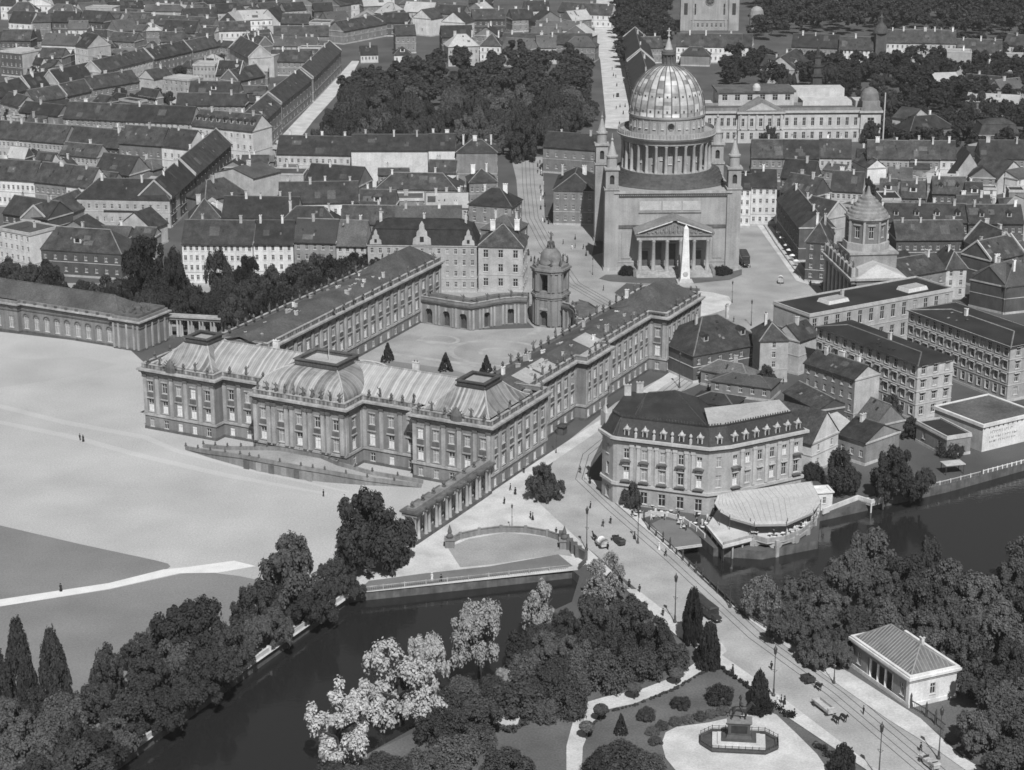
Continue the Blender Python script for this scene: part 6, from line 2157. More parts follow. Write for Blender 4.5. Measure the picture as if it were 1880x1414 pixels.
H(1, 240, 705, 450, 668, 8, 10, 5, 'gable', 'g', 't', 2, 6, 'lowest dark house across from the slanting street row', ch=1)
H(1, 1330, 450, 1482, 452, 12, 13, .5, 'flat', 'p', 'l', 3, 6, 'pale three-storey house with light flat roof in mid quarter', ch=0)
H(1, 1490, 515, 1655, 520, 11, 12, 6, 'gable', 'g', 't', 2, 6, 'dark roof dotted with dormers right of the light flat roof', dm=4, dk=1, gw='p', par=1)
H(1, 1130, 540, 1300, 556, 11, 12, .5, 'flat', 'p', 'l', 3, 5, 'pale blank house with light flat roof in front of the three-storey one', ch=0)
H(1, 1300, 645, 1640, 652, 9, 11, 5, 'gable', 'g', 't', 2, 9, 'long dark roof with a pale roof box in mid quarter', ch=3, dm=1, dk=2)
H(1, 1215, 722, 1690, 726, 8, 10, 4.5, 'gable', 'g', 't', 2, 12, 'lower long dark roof in front of the roof-box house', ch=3)
H(1, 435, 812, 860, 832, 8, 14, 6, 'gable', 'g', 't', 2, 11, 'very long dark roof slope, left half, above the small white wall', ch=2)
H(1, 865, 832, 1320, 850, 8, 14, 6, 'gable', 'p', 't', 2, 12, 'very long dark roof slope, right half, joining the corner palace', ch=4)
H(1, 1322, 862, 1745, 905, 14.5, 14, 5.5, 'gable', 'w', 't', 3, 10, 'white corner palace with bright attic windows at the light street', ch=3, dm=9, dk=0)
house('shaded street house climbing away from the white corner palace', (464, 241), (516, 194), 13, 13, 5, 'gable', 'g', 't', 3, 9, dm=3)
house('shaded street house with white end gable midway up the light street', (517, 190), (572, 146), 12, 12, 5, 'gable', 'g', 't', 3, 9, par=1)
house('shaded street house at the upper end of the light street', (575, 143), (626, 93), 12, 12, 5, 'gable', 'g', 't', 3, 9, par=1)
H(1, -80, 945, 215, 968, 9.5, 13, 6, 'gable', 'p', 't', 2, 10, 'long pale house with twin chimneys at the left edge', ch=4)
H(1, 218, 968, 440, 986, 9.5, 13, 6, 'gable', 'p', 't', 2, 8, 'pale house continuing the twin-chimney row to the right', ch=3)
H(1, 443, 985, 815, 1022, 9, 13, 6, 'gable', 'd', 't', 2, 11, 'dark-walled house ending the twin-chimney row', ch=3)
H(1, 820, 985, 1112, 1005, 12.5, 14, 6, 'gable', 'g', 't', 2, 6, 'grey plain house joined to the brilliant white house', ch=1)
H(1, 1114, 1005, 1300, 1025, 12.5, 14, 6, 'gable', 'w', 't', 2, 4, 'brilliant white plain house left of the pale gable', ch=1)
H(1, 1305, 1045, 1500, 1045, 10, 13, 4.5, 'gabley', 'p', 't', 1, 0, 'pale outlined gable right of the brilliant white house', ch=0)
H(1, 412, 1062, 668, 1085, 8.5, 9, 4, 'gable', 'p', 't', 2, 9, 'small striped house with two rows of dark windows below twin chimneys', ch=1)
H(1, 652, 1180, 892, 1208, 8, 13, 6, 'gable', 'g', 't', 2, 4, 'dark roof with bright eaves line and grey right gable', ch=1, gw='g')
H(1, -60, 1228, 235, 1246, 11, 12, 6, 'gable', 'w', 't', 2, 9, 'white two-row-windowed house at the left edge, lowest long row', ch=2)
H(1, 237, 1248, 452, 1270, 11, 12, 6, 'gable', 'g', 't', 2, 6, 'grey house in the middle of the lowest long row', ch=1)
H(1, 455, 1273, 620, 1292, 11, 12, 6, 'gable', 'w', 't', 2, 5, 'bright house with tall windows ending the lowest long row', ch=1)
H(1, 530, 1366, 1170, 1380, 10.5, 14, 6, 'hip', 'p', 't', 2, 12, 'hipped corner house with half-timbered rear at the dark street', ch=2)
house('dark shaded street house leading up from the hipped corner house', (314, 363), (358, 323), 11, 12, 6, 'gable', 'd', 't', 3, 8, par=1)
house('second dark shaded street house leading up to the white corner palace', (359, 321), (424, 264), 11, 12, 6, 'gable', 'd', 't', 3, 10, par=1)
H(1, 1480, 1192, 1745, 1232, 12, 16, 2.6, 'gabley', 'p', 'g', 1, 0, 'big blank pale fire wall with shallow gable in the middle left', ch=1, trim=0)
H(2, 20, 1206, 365, 1210, 10.5, 12, .5, 'flat', 'p', 'g', 1, 0, 'blank pale wall block right of the shallow-gabled fire wall', ch=2, trim=0)
H(1, 1415, 1385, 1700, 1330, 6.5, 12, 6, 'hip', 'g', 't', 1, 4, 'dark pyramid roof in front of the blank pale fire wall', ch=1)
H(5, 1530, 220, 2050, 228, 9, 13, 6, 'gable', 'p', 't', 2, 16, 'long dark roof with eyebrow dormers and half-timbered front behind square row', ch=5)
H(5, 1310, 240, 1525, 232, 8, 12, 6, 'hip', 'g', 't', 2, 5, 'dark hipped gable house with light verges beside the dark street', ch=1)
H(5, 330, 250, 640, 130, 7, 11, 5, 'gable', 'g', 't', 1, 3, 'dark slanting roof with white gable edge behind the dormer house', ch=1, gw='w', par=1)
H(5, 20, 190, 330, 235, 8, 13, 5, 'gable', 'd', 't', 2, 6, 'dark roof with a toothed edge behind the white corner block', ch=2)
H(5, 370, 330, 660, 345, 8, 11, 4.5, 'gabley', 'g', 't', 1, 1, 'grey wide gable with one dark attic window behind the dormer house', ch=0)
H(5, 650, 360, 880, 370, 6, 9, 3, 'gable', 'g', 'g', 1, 3, 'low grey courtyard roof behind the dormer house', ch=1)
H(5, 820, 275, 1045, 300, 7, 10, 5, 'gabley', 'p', 't', 1, 0, 'pale gabled yard house with light wall near the dark street', ch=0)
H(5, 720, 175, 960, 180, 6, 9, 2, 'gable', 'p', 't', 1, 8, 'half-timbered rear range in the yard by the dark street', ch=0)
# behind the square row, centre
H(2, 180, 1058, 690, 1068, 10.5, 13, 6, 'gable', 'p', 't', 2, 12, 'long dark house along the near edge of the wooded square', ch=4)
H(2, 695, 1036, 1222, 1036, 15, 12, 5, 'gable', 'w', 't', 1, 0, 'huge blank pale fire wall at the near edge of the wooded square', ch=3, trim=0)
H(2, 1228, 1030, 1412, 1030, 15, 12, 5, 'gable', 'w', 't', 1, 0, 'smaller blank pale fire wall right of the huge one', ch=2, trim=0)
H(2, 1228, 1190, 1418, 1192, 7, 9, 4, 'gable', 'w', 't', 1, 6, 'low dark roof with white windows below the smaller fire wall', ch=1)
H(2, 1420, 1052, 1702, 1052, 14, 13, 4, 'hip', 'g', 't', 3, 0, 'grey corner block with light roof edge at the tram street and wood', ch=3, R_=4)
H(2, 1510, 1260, 1700, 1255, 10, 11, 4, 'hip', 'g', 't', 2, 5, 'grey roof with pale ridges beside the tram street', ch=2)
H(2, 370, 1262, 740, 1290, 9.5, 14, 6, 'gable', 'g', 't', 1, 4, 'broad dark roof left of the huge pale fire wall foot', ch=1)
H(2, 870, 1300, 1420, 1310, 8, 12, 5, 'hip', 'g', 't', 1, 6, 'dark hipped workshop roof with a long skylight below the pale fire wall', ch=2)
H(6, 195, 122, 745, 114, 11.5, 13, 6, 'gable', 'w', 't', 2, 12, 'long house with one bright white window strip behind the square row', ch=4)
H(6, 750, 150, 990, 155, 10, 12, 5, 'gable', 'g', 't', 2, 5, 'dark roof with one white dormer behind the ornate house', dm=1, dk=2, ch=2)
H(6, 992, 102, 1195, 100, 10, 11, .5, 'flat', 'g', 'g', 2, 2, 'grey blank back wall behind the ornate house', ch=1)
H(6, 1212, 152, 1500, 152, 9, 11, 4, 'gable', 'p', 'l', 2, 7, 'pale flat terrace roof behind the ornate house, right of the blank wall', ch=3)
H(6, 1508, 130, 1800, 150, 11, 13, 5, 'hip', 'g', 't', 3, 4, 'dark street house with scrolled gable top beside the tram street', R_=4, ch=2)
H(6, 1590, 300, 1830, 320, 12, 12, 4, 'hip', 'g', 'g', 3, 3, 'grey roofed house directly behind the hooded-window palace front', ch=2, R_=3)
H(6, 620, 262, 1000, 268, 9, 12, 5, 'gable', 'g', 't', 1, 4, 'dark back building roof with a small white gable behind the ornate house', ch=2, gw='w')
H(6, 1000, 270, 1460, 265, 9, 11, 5, 'gable', 'g', 'g', 1, 4, 'greyer back building roof with tall chimney shafts behind the ornate house', ch=4)
H(6, 200, 265, 600, 268, 9, 11, 5, 'hip', 'g', 't', 1, 4, 'dark hipped back building behind the plain white house', ch=2)
# top edge
H(2, 40, 150, 205, 158, 7, 14, 8, 'gabley', 'p', 't', 1, 0, 'pale pointed gable near the top, left of the columned shed', ch=0, trim=0)
H(2, 210, 160, 400, 162, 7, 12, 5, 'gable', 'd', 't', 1, 0, 'dark shed with three bright patches between pale gables at top', ch=0)
H(2, 405, 158, 550, 160, 11, 12, 1, 'flat', 'p', 'g', 3, 2, 'tall pale block with arched recess at top beside the dark shed', ch=0)
H(2, 1120, 118, 1245, 130, 11, 12, 5, 'gabley', 'w', 't', 1, 1, 'bright white pointed gable house near the top centre', ch=0)
H(2, 1300, 130, 1465, 90, 8, 12, 5, 'gable', 'g', 't', 1, 3, 'dark roof with pale verge right of the bright white gable', ch=1, par=1)
H(1, 590, 55, 775, 60, 14, 12, .5, 'flat', 'p', 'l', 1, 0, 'blank pale high block at the very top left', ch=0, trim=0)
H(1, 990, 75, 1390, 80, 12, 12, 3, 'gable', 'p', 'g', 2, 12, 'long pale factory front at the very top', ch=3)
H(1, 1580, 105, 1655, 108, 9, 12, 5, 'gabley', 'p', 't', 1, 0, 'small pale gable at the top beside the street mouth', ch=0)
H(2, 640, 215, 1110, 130, 8, 12, 5, 'gable', 'g', 't', 2, 10, 'long dark slanting roof beneath the bright white gable', ch=4)
H(2, 760, 375, 880, 372, 5, 8, 4, 'gable', 'w', 't', 1, 5, 'low house with bright white windows at the wood edge', ch=1)
H(2, 990, 380, 1110, 378, 9, 10, 4, 'hip', 'w', 't', 2, 3, 'white domed-gable villa at the far edge of the wood', ch=0, dm=1, dk=2)
H(3, 10, 300, 310, 305, 8, 12, 5, 'gable', 'g', 't', 2, 8, 'dark row house left of the light street beyond the wood', ch=3)
H(3, 330, 300, 620, 305, 8, 12, 5, 'gable', 'g', 't', 2, 8, 'dark row house touching the light street beyond the wood', ch=2)
H(3, 235, 200, 560, 205, 8, 12, 4, 'gable', 'p', 'g', 2, 8, 'paler row behind the dark row houses by the light street', ch=3)
house('dark long street house right of the light street, nearer one', (1150, 205), (1146, 155), 11, 10, 5, 'gable', 'd', 't', 2, 6, par=1) if 0 else None
house('dark steep-roofed street house right of the light street', (1160, 196), (1148, 115), 11, 13, 6, 'gable', 'd', 't', 3, 8, par=1, ridge=.5) if 0 else None
house('dark steep-roofed street house left behind the church dome', (1152, 114), (1166, 172), 10, 14, 6, 'gable', 'd', 't', 3, 9, par=1)
house('dark pale-verged street house farther up behind the church dome', (1143, 70), (1151, 111), 10, 14, 6, 'gable', 'd', 't', 3, 9, par=1)
H(1, 1690, 385, 1890, 392, 11, 10, .5, 'flat', 'p', 'l', 1, 0, 'long blank pale yard wall block in the upper middle quarter', ch=0, trim=0)
H(1, 1585, 330, 1715, 400, 11, 13, 6, 'gable', 'p', 't', 1, 0, 'tall pale house flank with slanting verge above the blank yard wall', ch=1, par=1, gw='p')
H(1, 1650, 300, 1780, 325, 9, 10, 5, 'gable', 'g', 't', 2, 3, 'small dark roof tucked behind the slanting verge house', ch=1, par=1)
H(1, 1775, 285, 1900, 270, 9, 11, 5, 'gable', 'g', 't', 2, 4, 'dark roof left of the shaded street top, near the slanting verge house', ch=2)
H(2, 130, 420, 400, 425, 8, 12, 5, 'gable', 'g', 't', 2, 7, 'dark roof with shaggy dark front above the blank yard wall', ch=2)
H(2, 0, 310, 160, 300, 9, 11, 5, 'gable', 'p', 't', 2, 3, 'pale verge house behind the shaggy dark front', ch=1, par=1)
H(2, 150, 315, 450, 318, 8, 11, 4, 'gable', 'p', 'g', 2, 8, 'pale streaked house row left of the shaded street top', ch=3)
H(2, 160, 250, 540, 245, 8, 12, 5, 'gable', 'g', 't', 1, 8, 'dim long roof under the columned shed at the top', ch=3)
H(1, 1110, 285, 1270, 280, 8, 10, 4.5, 'gable', 'g', 't', 2, 5, 'dim roof in the yard beyond the slanting street row, left', ch=2)
H(1, 1270, 262, 1480, 255, 8, 10, 4.5, 'gable', 'g', 't', 2, 5, 'dim roof in the yard beyond the slanting street row, right', ch=2)
H(1, 800, 205, 985, 215, 9, 12, 3, 'gable', 'g', 'g', 2, 4, 'greyish roof block with rusty side beyond the pale gable', ch=1)
H(1, 975, 165, 1460, 190, 9, 12, 5, 'gable', 'g', 't', 2, 13, 'long dim roof across the top left with tall chimney stacks', ch=4)
H(1, 1290, 215, 1480, 222, 7, 9, 3, 'gable', 'w', 't', 1, 5, 'low bright-fronted house near the street mouth at top', ch=0)
H(1, 0, 290, 290, 275, 8, 12, 5, 'gable', 'g', 't', 2, 8, 'dim dark roof behind the flat pale roof at the left edge', ch=3)
H(1, 180, 150, 660, 165, 8, 12, 5, 'gable', 'g', 't', 2, 12, 'dim long roof in the hazy upper left corner', ch=4)
H(1, 1060, 545, 1190, 520, 8, 10, 4, 'gable', 'p', 't', 1, 3, 'pale chimneyed yard house right of the eaves-shadow house', ch=2)
H(1, 1640, 560, 1830, 520, 9, 11, 5, 'gable', 'g', 't', 2, 4, 'dark roof with verge lines beside the dormered roof', ch=1, par=1)
H(1, 0, 700, 130, 735, 8, 10, 4, 'gable', 'p', 't', 2, 3, 'little pale-gabled house in the tangle at the left edge', ch=1)
H(1, 130, 770, 400, 800, 7, 10, 4, 'gable', 'g', 't', 1, 5, 'low roof in the tangle of yards at the left', ch=1)
rr = random.Random(31)
KI = ['t', 't', 't', 'g', 't', 'l']
spots = []
for v, x0, x1 in ((4, 0, 1090), (18, 0, 1090), (34, 0, 1080), (52, 120, 560), (70, 0, 250), (62, 700, 1080), (82, 820, 1080), (100, 40, 130)):
    u = x0 + rr.uniform(0, 30)
    while u < x1 - 20:
        w_ = rr.uniform(34, 62)
        if rr.random() < .86 and not (420 < u < 560 and v > 40):
            spots.append((u, v + rr.uniform(-3, 3), w_))
        u += w_ + rr.choice((1, 2, 14))
for u, v, w_ in spots:
    tl = rr.uniform(-4, 4)
    house('small dim house under a dark roof among the crowded rooftops along the hazy top edge', (u, v + 4), (u + w_, v + 4 + tl), rr.uniform(8, 11), rr.uniform(10, 13), rr.uniform(4, 6), rr.choice(('gable', 'gable', 'gable', 'hip', 'gabley')),
          rr.choice('pgggdw'), rr.choice(KI), 2, int(w_ / 9), ch=rr.choice((0, 1, 2)), group='crowded rooftops along the hazy top edge', name='distant_house')

# small yard buildings squeezed into what is left between the rows
CITY = [pix(q) for q in ([(0, 480), (0, 120), (560, 70), (600, 120), (560, 200), (500, 265), (950, 300), (940, 420), (320, 440), (200, 500)],
                         [(1370, 330), (1370, 300), (1900, 300), (1900, 560), (1700, 560), (1640, 480), (1440, 400)], [(1490, 720), (1560, 640), (1700, 800), (1640, 850), (1500, 850)])]
STREETS = [pix(q) for q in ([(320, 470), (370, 370), (450, 290), (560, 262), (540, 240), (440, 275), (345, 340), (300, 450)], [(500, 270), (660, 105), (690, 140), (580, 280)], [(930, 560), (935, 280), (1010, 280), (1010, 420)])]
rr = random.Random(77)
made = 0
for _ in range(2600):
    poly = rr.choice((CITY[0], CITY[0], CITY[0], CITY[1], CITY[2]))
    xs, ys = [p[0] for p in poly], [p[1] for p in poly]
    x, y = rr.uniform(min(xs), max(xs)), rr.uniform(min(ys), max(ys))
    if not inside((x, y), poly) or any(inside((x, y), q) for q in STREETS):
        continue
    near = min(FOOT, key=lambda f: (f[0][0] + f[2][0] - 2 * x) ** 2 + (f[0][1] + f[2][1] - 2 * y) ** 2)
    th = math.atan2(near[1][1] - near[0][1], near[1][0] - near[0][0])
    if abs(math.sin(th)) > .7:
        th -= PI / 2 * (1 if th > 0 else -1)
    W, d, he = rr.uniform(5, 13), rr.uniform(4, 8), rr.uniform(3, 8)
    c, s_ = math.cos(th), math.sin(th)
    corner = lambda u, v: (x + u * c - v * s_, y + u * s_ + v * c)
    pts = [corner(u * W, v * d) for u in (-.05, .5, 1.05) for v in (-.05, .5, 1.05)]
    me_ = [corner(0, 0), corner(W, 0), corner(W, d), corner(0, d)]
    if any(inside(p, f) for p in pts for f in FOOT) or any(inside(p, me_) for f in FOOT for p in f):
        continue
    if any(inside(p, q) for p in pts for q in STREETS):
        continue
    def up(q):
        dx = q[0]; dy = q[1]; dz = he - CAMH
        f_ = dy * cP - dz * sP
        return (940 + FPX * dx / f_, 707 - FPX * (dy * sP + dz * cP) / f_)
    house('small low building squeezed into the yards between the house rows', up(me_[0]), up(me_[1]), he, d, rr.uniform(1.2, 4), rr.choice(('gable', 'gable', 'hip', 'shed', 'gabley', 'flat')), rr.choice('pgggdw'),
          rr.choice('tttgl'), 1 if he < 5 else 2, int(W / 3), ch=rr.choice((0, 1, 1)), group='small yard buildings', name='yard_building', z0=.6)
    made += 1
    if made > 150:
        break
print('yard buildings', made)
# ---------------------------------------------------------------- planting
def fill(poly, sp, seed):
    w = pix(poly)
    r = random.Random(seed)
    xs, ys = [p[0] for p in w], [p[1] for p in w]
    out = []
    for _ in range(9000):
        q = (r.uniform(min(xs), max(xs)), r.uniform(min(ys), max(ys)))
        if inside(q, w) and all((q[0] - a) ** 2 + (q[1] - c) ** 2 > sp * sp for a, c in out):
            out.append(q)
    return out


LB = 'tall broad tree merging with its neighbours in the dense wooded square'
WD = sorted(fill([(592, 292), (640, 195), (690, 158), (790, 138), (1066, 128), (1080, 235), (1062, 262), (1000, 292), (950, 300), (930, 288)], 11.2, 5), key=lambda p: p[1] - abs(p[0] + 25) * .25)
for x, y in WD[:66]:
    tree_at('broad', x, y, rnd.uniform(11, 19), rnd.uniform(6.4, 9.4), LB, rnd.choice((LEAF, LEAF, LEAF2)), 'trees of the wooded square')


def wood(name, label, pts, sp, seed, hh=(11, 18), per=60, leaf=.5):
    g = random.Random(seed)
    cs, rs = [], []
    for x, y in pts:
        h = g.uniform(*hh)
        r0 = sp * g.uniform(.52, .74)
        for j in range(6):
            a, q = g.random() * 6.28, r0 * g.uniform(.2, .62)
            lx, ly, lz, lr = x + q * math.cos(a), y + q * math.sin(a), h * g.uniform(.42, .8), r0 * g.uniform(.3, .48)
            for k in range(6):
                a, e = g.random() * 6.28, g.uniform(-.4, 1.5)
                cs.append((lx + lr * .8 * math.cos(a) * math.cos(e), ly + lr * .8 * math.sin(a) * math.cos(e), lz + lr * .8 * math.sin(e)))
                rs.append(lr * g.uniform(.35, .6))
    o = place(name, quads_mesh(name, leaf_quads(cs, rs, per, leaf, seed, .5), LEAF), None)
    tag(o, label, 'wood', kind='stuff')


wood('square_wood', 'dense dark wood filling the middle and far part of the wooded square', WD[66:], 11.2, 6)
wood('wood', 'dark far-off wood spread along the top right edge', fill([(1395, 75), (1480, 62), (1700, 72), (1900, 78), (1960, -25), (1375, -25)], 13, 8), 13, 8, per=26, leaf=.7)
wood('roadside_wood', 'dark mass of trees along the right side of the light street at top', fill([(1138, 90), (1150, 130), (1195, 110), (1225, 100), (1228, -10), (1130, -10)], 10, 9), 10, 9, per=36, leaf=.55)

T = tree
# left bank of the basin
SQ = 'trees along the basin promenade'
T('pyramid', 36, 1228, 17.5, 3.5, 'tall dark spire-shaped tree at the left edge of the lawn, nearer the middle', LEAF)
T('pyramid', 98, 1236, 15.5, 3.5, 'spire-shaped tree on the lawn, right of the taller spire', LEAF)
T('pyramid', -12, 1244, 15, 3.2, 'spire-shaped tree cut by the left edge of the view', LEAF)
for u, v, h, r, l in ((681, 968, 18.5, 9.4, 'huge dark round tree standing alone at the outer end of the colonnade'), (532, 1050, 16.5, 8.6, 'large bushy tree next left of the huge dark one by the basin'),
                      (588, 1105, 9, 4.2, 'small tree in front of the large bushy one, at the promenade'), (478, 1112, 11, 5.5, 'rounded tree at the foot of the large bushy one'),
                      (350, 1165, 13.5, 8.4, 'wide tree with ragged top over the lawn halfway along the promenade'), (430, 1185, 10, 5.2, 'middling tree between the ragged wide one and the basin'),
                      (282, 1245, 10, 5.6, 'leafy tree below left of the ragged wide one'), (372, 1250, 9, 5.4, 'low spreading tree hanging over the promenade wall'),
                      (196, 1235, 11.5, 4.6, 'slim bushy tree right of the spire-shaped trees'), (228, 1315, 9.5, 6, 'dark tree at the promenade, right of the pale-topped tree'),
                      (300, 1300, 8.5, 5, 'low dark tree close to the white parapet'), (108, 1330, 11, 6, 'pale-topped round tree before the spire-shaped trees'),
                      (30, 1375, 10, 6, 'round tree in the bottom left corner'), (150, 1405, 9, 6, 'dark tree at the bottom edge left of the parapet'), (70, 1430, 9, 6, 'tree cut by the bottom left edge')):
    T('broad', u, v, h, r, l, LEAF2 if u in (108, 30, 532) else LEAF, f=.5)
for u, v, h, r in ((560, 1120, 7, 4.2), (505, 1150, 8, 4.8), (465, 1165, 8, 4.6), (545, 1085, 9, 5), (610, 1060, 8, 4.2), (640, 1030, 8, 4), (418, 1215, 7, 4.4), (385, 1225, 8, 4.8), (335, 1275, 7, 4.4), (312, 1215, 9, 5.2), (262, 1290, 8, 5),
                   (255, 1200, 8, 4.6), (215, 1345, 7, 4.5), (170, 1290, 8, 5), (190, 1375, 7, 4.6), (140, 1360, 8, 5), (90, 1390, 8, 5.5), (20, 1320, 8, 5), (60, 1300, 7, 4.6), (455, 1130, 8, 4.6), (300, 1175, 8, 4.6), (725, 1015, 6, 3.6), (645, 1075, 5, 3)):
    T('broad', u, v, h, r, 'smaller dark tree filling the belt along the basin promenade', rnd.choice((LEAF, LEAF, LEAF2)), 'smaller trees of the promenade belt', f=.5)
for u, v, h, r in ((820, 1285, 5, 3.4), (850, 1258, 4, 3), (905, 1255, 4, 2.6), (965, 1215, 5, 3.2), (1060, 1200, 6, 3.4), (1140, 1180, 6, 3.6), (1000, 1300, 4, 3), (1060, 1245, 5, 3), (740, 1412, 4, 3.5), (650, 1425, 4, 3.5), (1080, 1172, 7, 4), (1020, 1230, 6, 3.6), (880, 1350, 4, 3), (985, 1165, 5, 3)):
    T('shrub', u, v, h, r, 'dark shrub in the thick undergrowth between basin and garden path', rnd.choice((LEAF, LEAF2)), 'undergrowth shrubs of the island garden')
# silver poplars and willow on the near bank
for u, v, h, r, l in ((622, 1332, 13, 5.8, 'brilliant pale tree leaning over the basin, lowest of the pale trees'), (735, 1258, 15, 7.2, 'widest brilliant pale tree, between the lowest and the upright pale tree'),
                      (880, 1182, 13.5, 5.0, 'upright brilliant pale tree standing in front of open water'), (788, 1225, 12, 3.6, 'pale tree joined to the right of the widest pale tree')):
    T('silver', u, v, h, r * 1.3, l, LEAFW, f=.5)
T('silver', 992, 1112, 10.5, 4.9, 'pale grey tree before the basin quay wall', leaf_mat('leaf_pale', .36, .3), f=.5)
T('silver', 1110, 1064, 10, 5.2, 'grey-leaved tree beside the bridge pavement', LEAFM, f=.5)
T('shrub', 926, 1238, 3, 1.8, 'small bright pale bush below the upright pale tree', LEAFW)
GD = 'dark garden trees on the island'
for u, v, h, r, k, m, l in ((962, 1188, 7, 3.8, 'shrub', LEAF, 'dark bush beneath the pale grey tree'), (1040, 1155, 9, 4.6, 'broad', LEAF, 'dark tree right of the pale grey tree'),
                            (1098, 1128, 9, 5, 'broad', LEAF, 'dark tree below the grey-leaved tree'), (1158, 1130, 9.5, 5.4, 'broad', LEAF, 'dark tree by the bridge pavement, left of the tall lamp'),
                            (1205, 1165, 8, 5, 'broad', LEAF, 'dark tree left of the black columnar conifer'), (1235, 1200, 6, 3.4, 'shrub', LEAF, 'dark bush at the head of the garden path'),
                            (1108, 1225, 7, 4.6, 'shrub', LEAF2, 'large pale-green rounded bush above the garden path'), (1172, 1215, 6.5, 4.2, 'shrub', LEAF, 'dark rounded bush right of the pale-green rounded one'),
                            (1012, 1192, 8, 4.6, 'broad', LEAF2, 'mid-grey tree in the heart of the shrubbery'), (1000, 1250, 8, 5, 'broad', LEAF, 'dark tree left of the garden path bend'),
                            (1045, 1275, 7, 3.6, 'shrub', LEAF, 'upright dark bush at the garden path bend'), (948, 1270, 7, 5, 'shrub', LEAF, 'dark bush above the oval flower bed'),
                            (872, 1312, 8, 5.4, 'broad', LEAF, 'dark tree below the upright pale tree, left of the oval bed'), (808, 1328, 6, 4.4, 'shrub', LEAF, 'dark tree right under the widest pale tree'),
                            (835, 1375, 5, 4.6, 'shrub', LEAF2, 'rounded bush near the bottom edge left of the lawn'), (775, 1402, 4.5, 4.4, 'shrub', LEAF2, 'rounded bush near the bottom edge under the pale trees'),
                            (700, 1405, 4, 4, 'shrub', LEAF, 'dark tree below the lowest pale tree'), (612, 1420, 3.5, 3.5, 'shrub', LEAF, 'dark bush at the bottom edge by the water'),
                            (930, 1400, 4.5, 4.6, 'shrub', LEAF, 'dark low bush at the bottom edge of the small lawn'), (1135, 1385, 4.5, 4.6, 'shrub', LEAF, 'large dark bush right of the pale path near the bottom'),
                            (1185, 1400, 3.5, 3.4, 'shrub', LEAF2, 'flowering bush between the pale path and monument plaza'), (1100, 1400, 3.5, 3, 'shrub', LEAF, 'dark bush touching the pale path at the bottom edge'),
                            (1322, 1272, 3.2, 2.7, 'shrub', LEAF, 'neat round dark bush on the monument lawn'), (1186, 1308, 2.4, 1.7, 'shrub', LEAF, 'spiky small bush in the middle of the monument lawn'),
                            (1250, 1287, 2.2, 1.9, 'shrub', LEAF, 'loose small bush between spiky bush and neat round one'), (1395, 1292, 3, 2.4, 'shrub', LEAFK, 'dark bush at the foot of the short conifer by the pavement'),
                            (1350, 1330, .1, .1, 'shrub', LEAF, '')):
    if l:
        T(k, u, v, h, r, l, m)
for i, (u, v) in enumerate(((1198, 1340), (1216, 1330), (1240, 1322), (1262, 1318), (1284, 1313), (1306, 1308), (1328, 1302), (1204, 1358))):
    T('shrub', u, v, 1.5, 1.25, 'low clipped bush in the row edging the monument plaza', LEAF2, 'low bushes edging the monument plaza')
T('column', 1272, 1136, 10.5, 1.9, 'tall black columnar conifer beside the bridge pavement', LEAFK, f=.5)
T('column', 1302, 1189, 8.6, 2.1, 'broad black columnar conifer, second along the pavement', LEAFK, f=.5)
T('column', 1395, 1268, 6.4, 1.7, 'short black conifer by the pavement near the monument', LEAFK, f=.5)
T('column', 1548, 1400, 5.5, 2.2, 'black conifer at the bottom edge beside the pavement', LEAFK, f=.5)
for u, v, l in ((1103, 1306, 'standing on the inner side of the path bend'), (1165, 1266, 'second from the bend'), (1242, 1240, 'at the upper end of the path'), (1077, 1338, 'lowest, at the path entry')):
    T('ball', u, v, 3.3, 1.35, 'clipped globe tree on a stem, ' + l, LEAF2, 'globe trees along the garden path', f=.6)
T('cone', 1140, 1331, 3.7, 1.3, 'clipped dark cone on the monument lawn', LEAFK, f=.45)
for (u, v), l in zip(((712, 650), (818, 668), (893, 673)), ('leftmost cone, by the gate pillar of the palace court', 'middle cone standing on the court lawn', 'right cone half hidden behind the mansard roof')):
    T('cone', u, v, 5.2, 2.1, 'clipped dark ' + l, LEAFK, f=.42)
# right bank
IS = 'trees crowding the right island'
for i, (u, v, h, r) in enumerate(((1480, 1085, 10, 6), (1522, 1115, 9, 6), (1442, 1140, 8, 5), (1495, 1165, 8, 5.5), (1560, 1155, 9, 6), (1625, 1140, 10, 6.5), (1680, 1105, 11, 7), (1742, 1075, 12, 7), (1800, 1095, 11, 7), (1862, 1065, 12, 7),
                                  (1700, 1155, 9, 6), (1765, 1145, 10, 6.5), (1835, 1150, 10, 7), (1785, 1200, 10, 6), (1850, 1215, 10, 6.5), (1812, 1258, 9, 6), (1875, 1285, 9, 6), (1870, 1350, 9, 6), (1800, 1340, 8, 5.5),
                                  (1850, 1400, 8, 6), (1660, 1065, 11, 6), (1560, 1048, 10, 6), (1615, 1080, 10, 6), (1545, 1198, 6, 3.6), (1505, 1195, 6, 4), (1885, 1140, 11, 7), (1455, 1095, 8, 5), (1720, 1195, 8, 5), (1900, 1010, 11, 7), (1640, 1165, 7, 4.5))):
    T('broad', u, v, h, r, 'dark broad tree in the thick grove of the right island', rnd.choice((LEAF, LEAF2, LEAF2)), IS)
wood('island_wood', 'dark grove running on past the right edge of the island', fill([(1905, 1110), (2350, 1110), (2350, 1470), (1960, 1470), (1915, 1300)], 9, 33), 9, 34, (8, 13), per=60, leaf=.4)
T('broad', 1605, 1015, 13, 6.6, 'light-crowned tall tree topping the island grove at the water', leaf_mat('leaf_light', .13))
T('willow', 1398, 1092, 8.5, 4.6, 'pale round willow at the water beside the bridge', LEAFM)
T('broad', 1815, 1312, 10, 6.5, 'pale full tree right of the toll house', LEAF2)
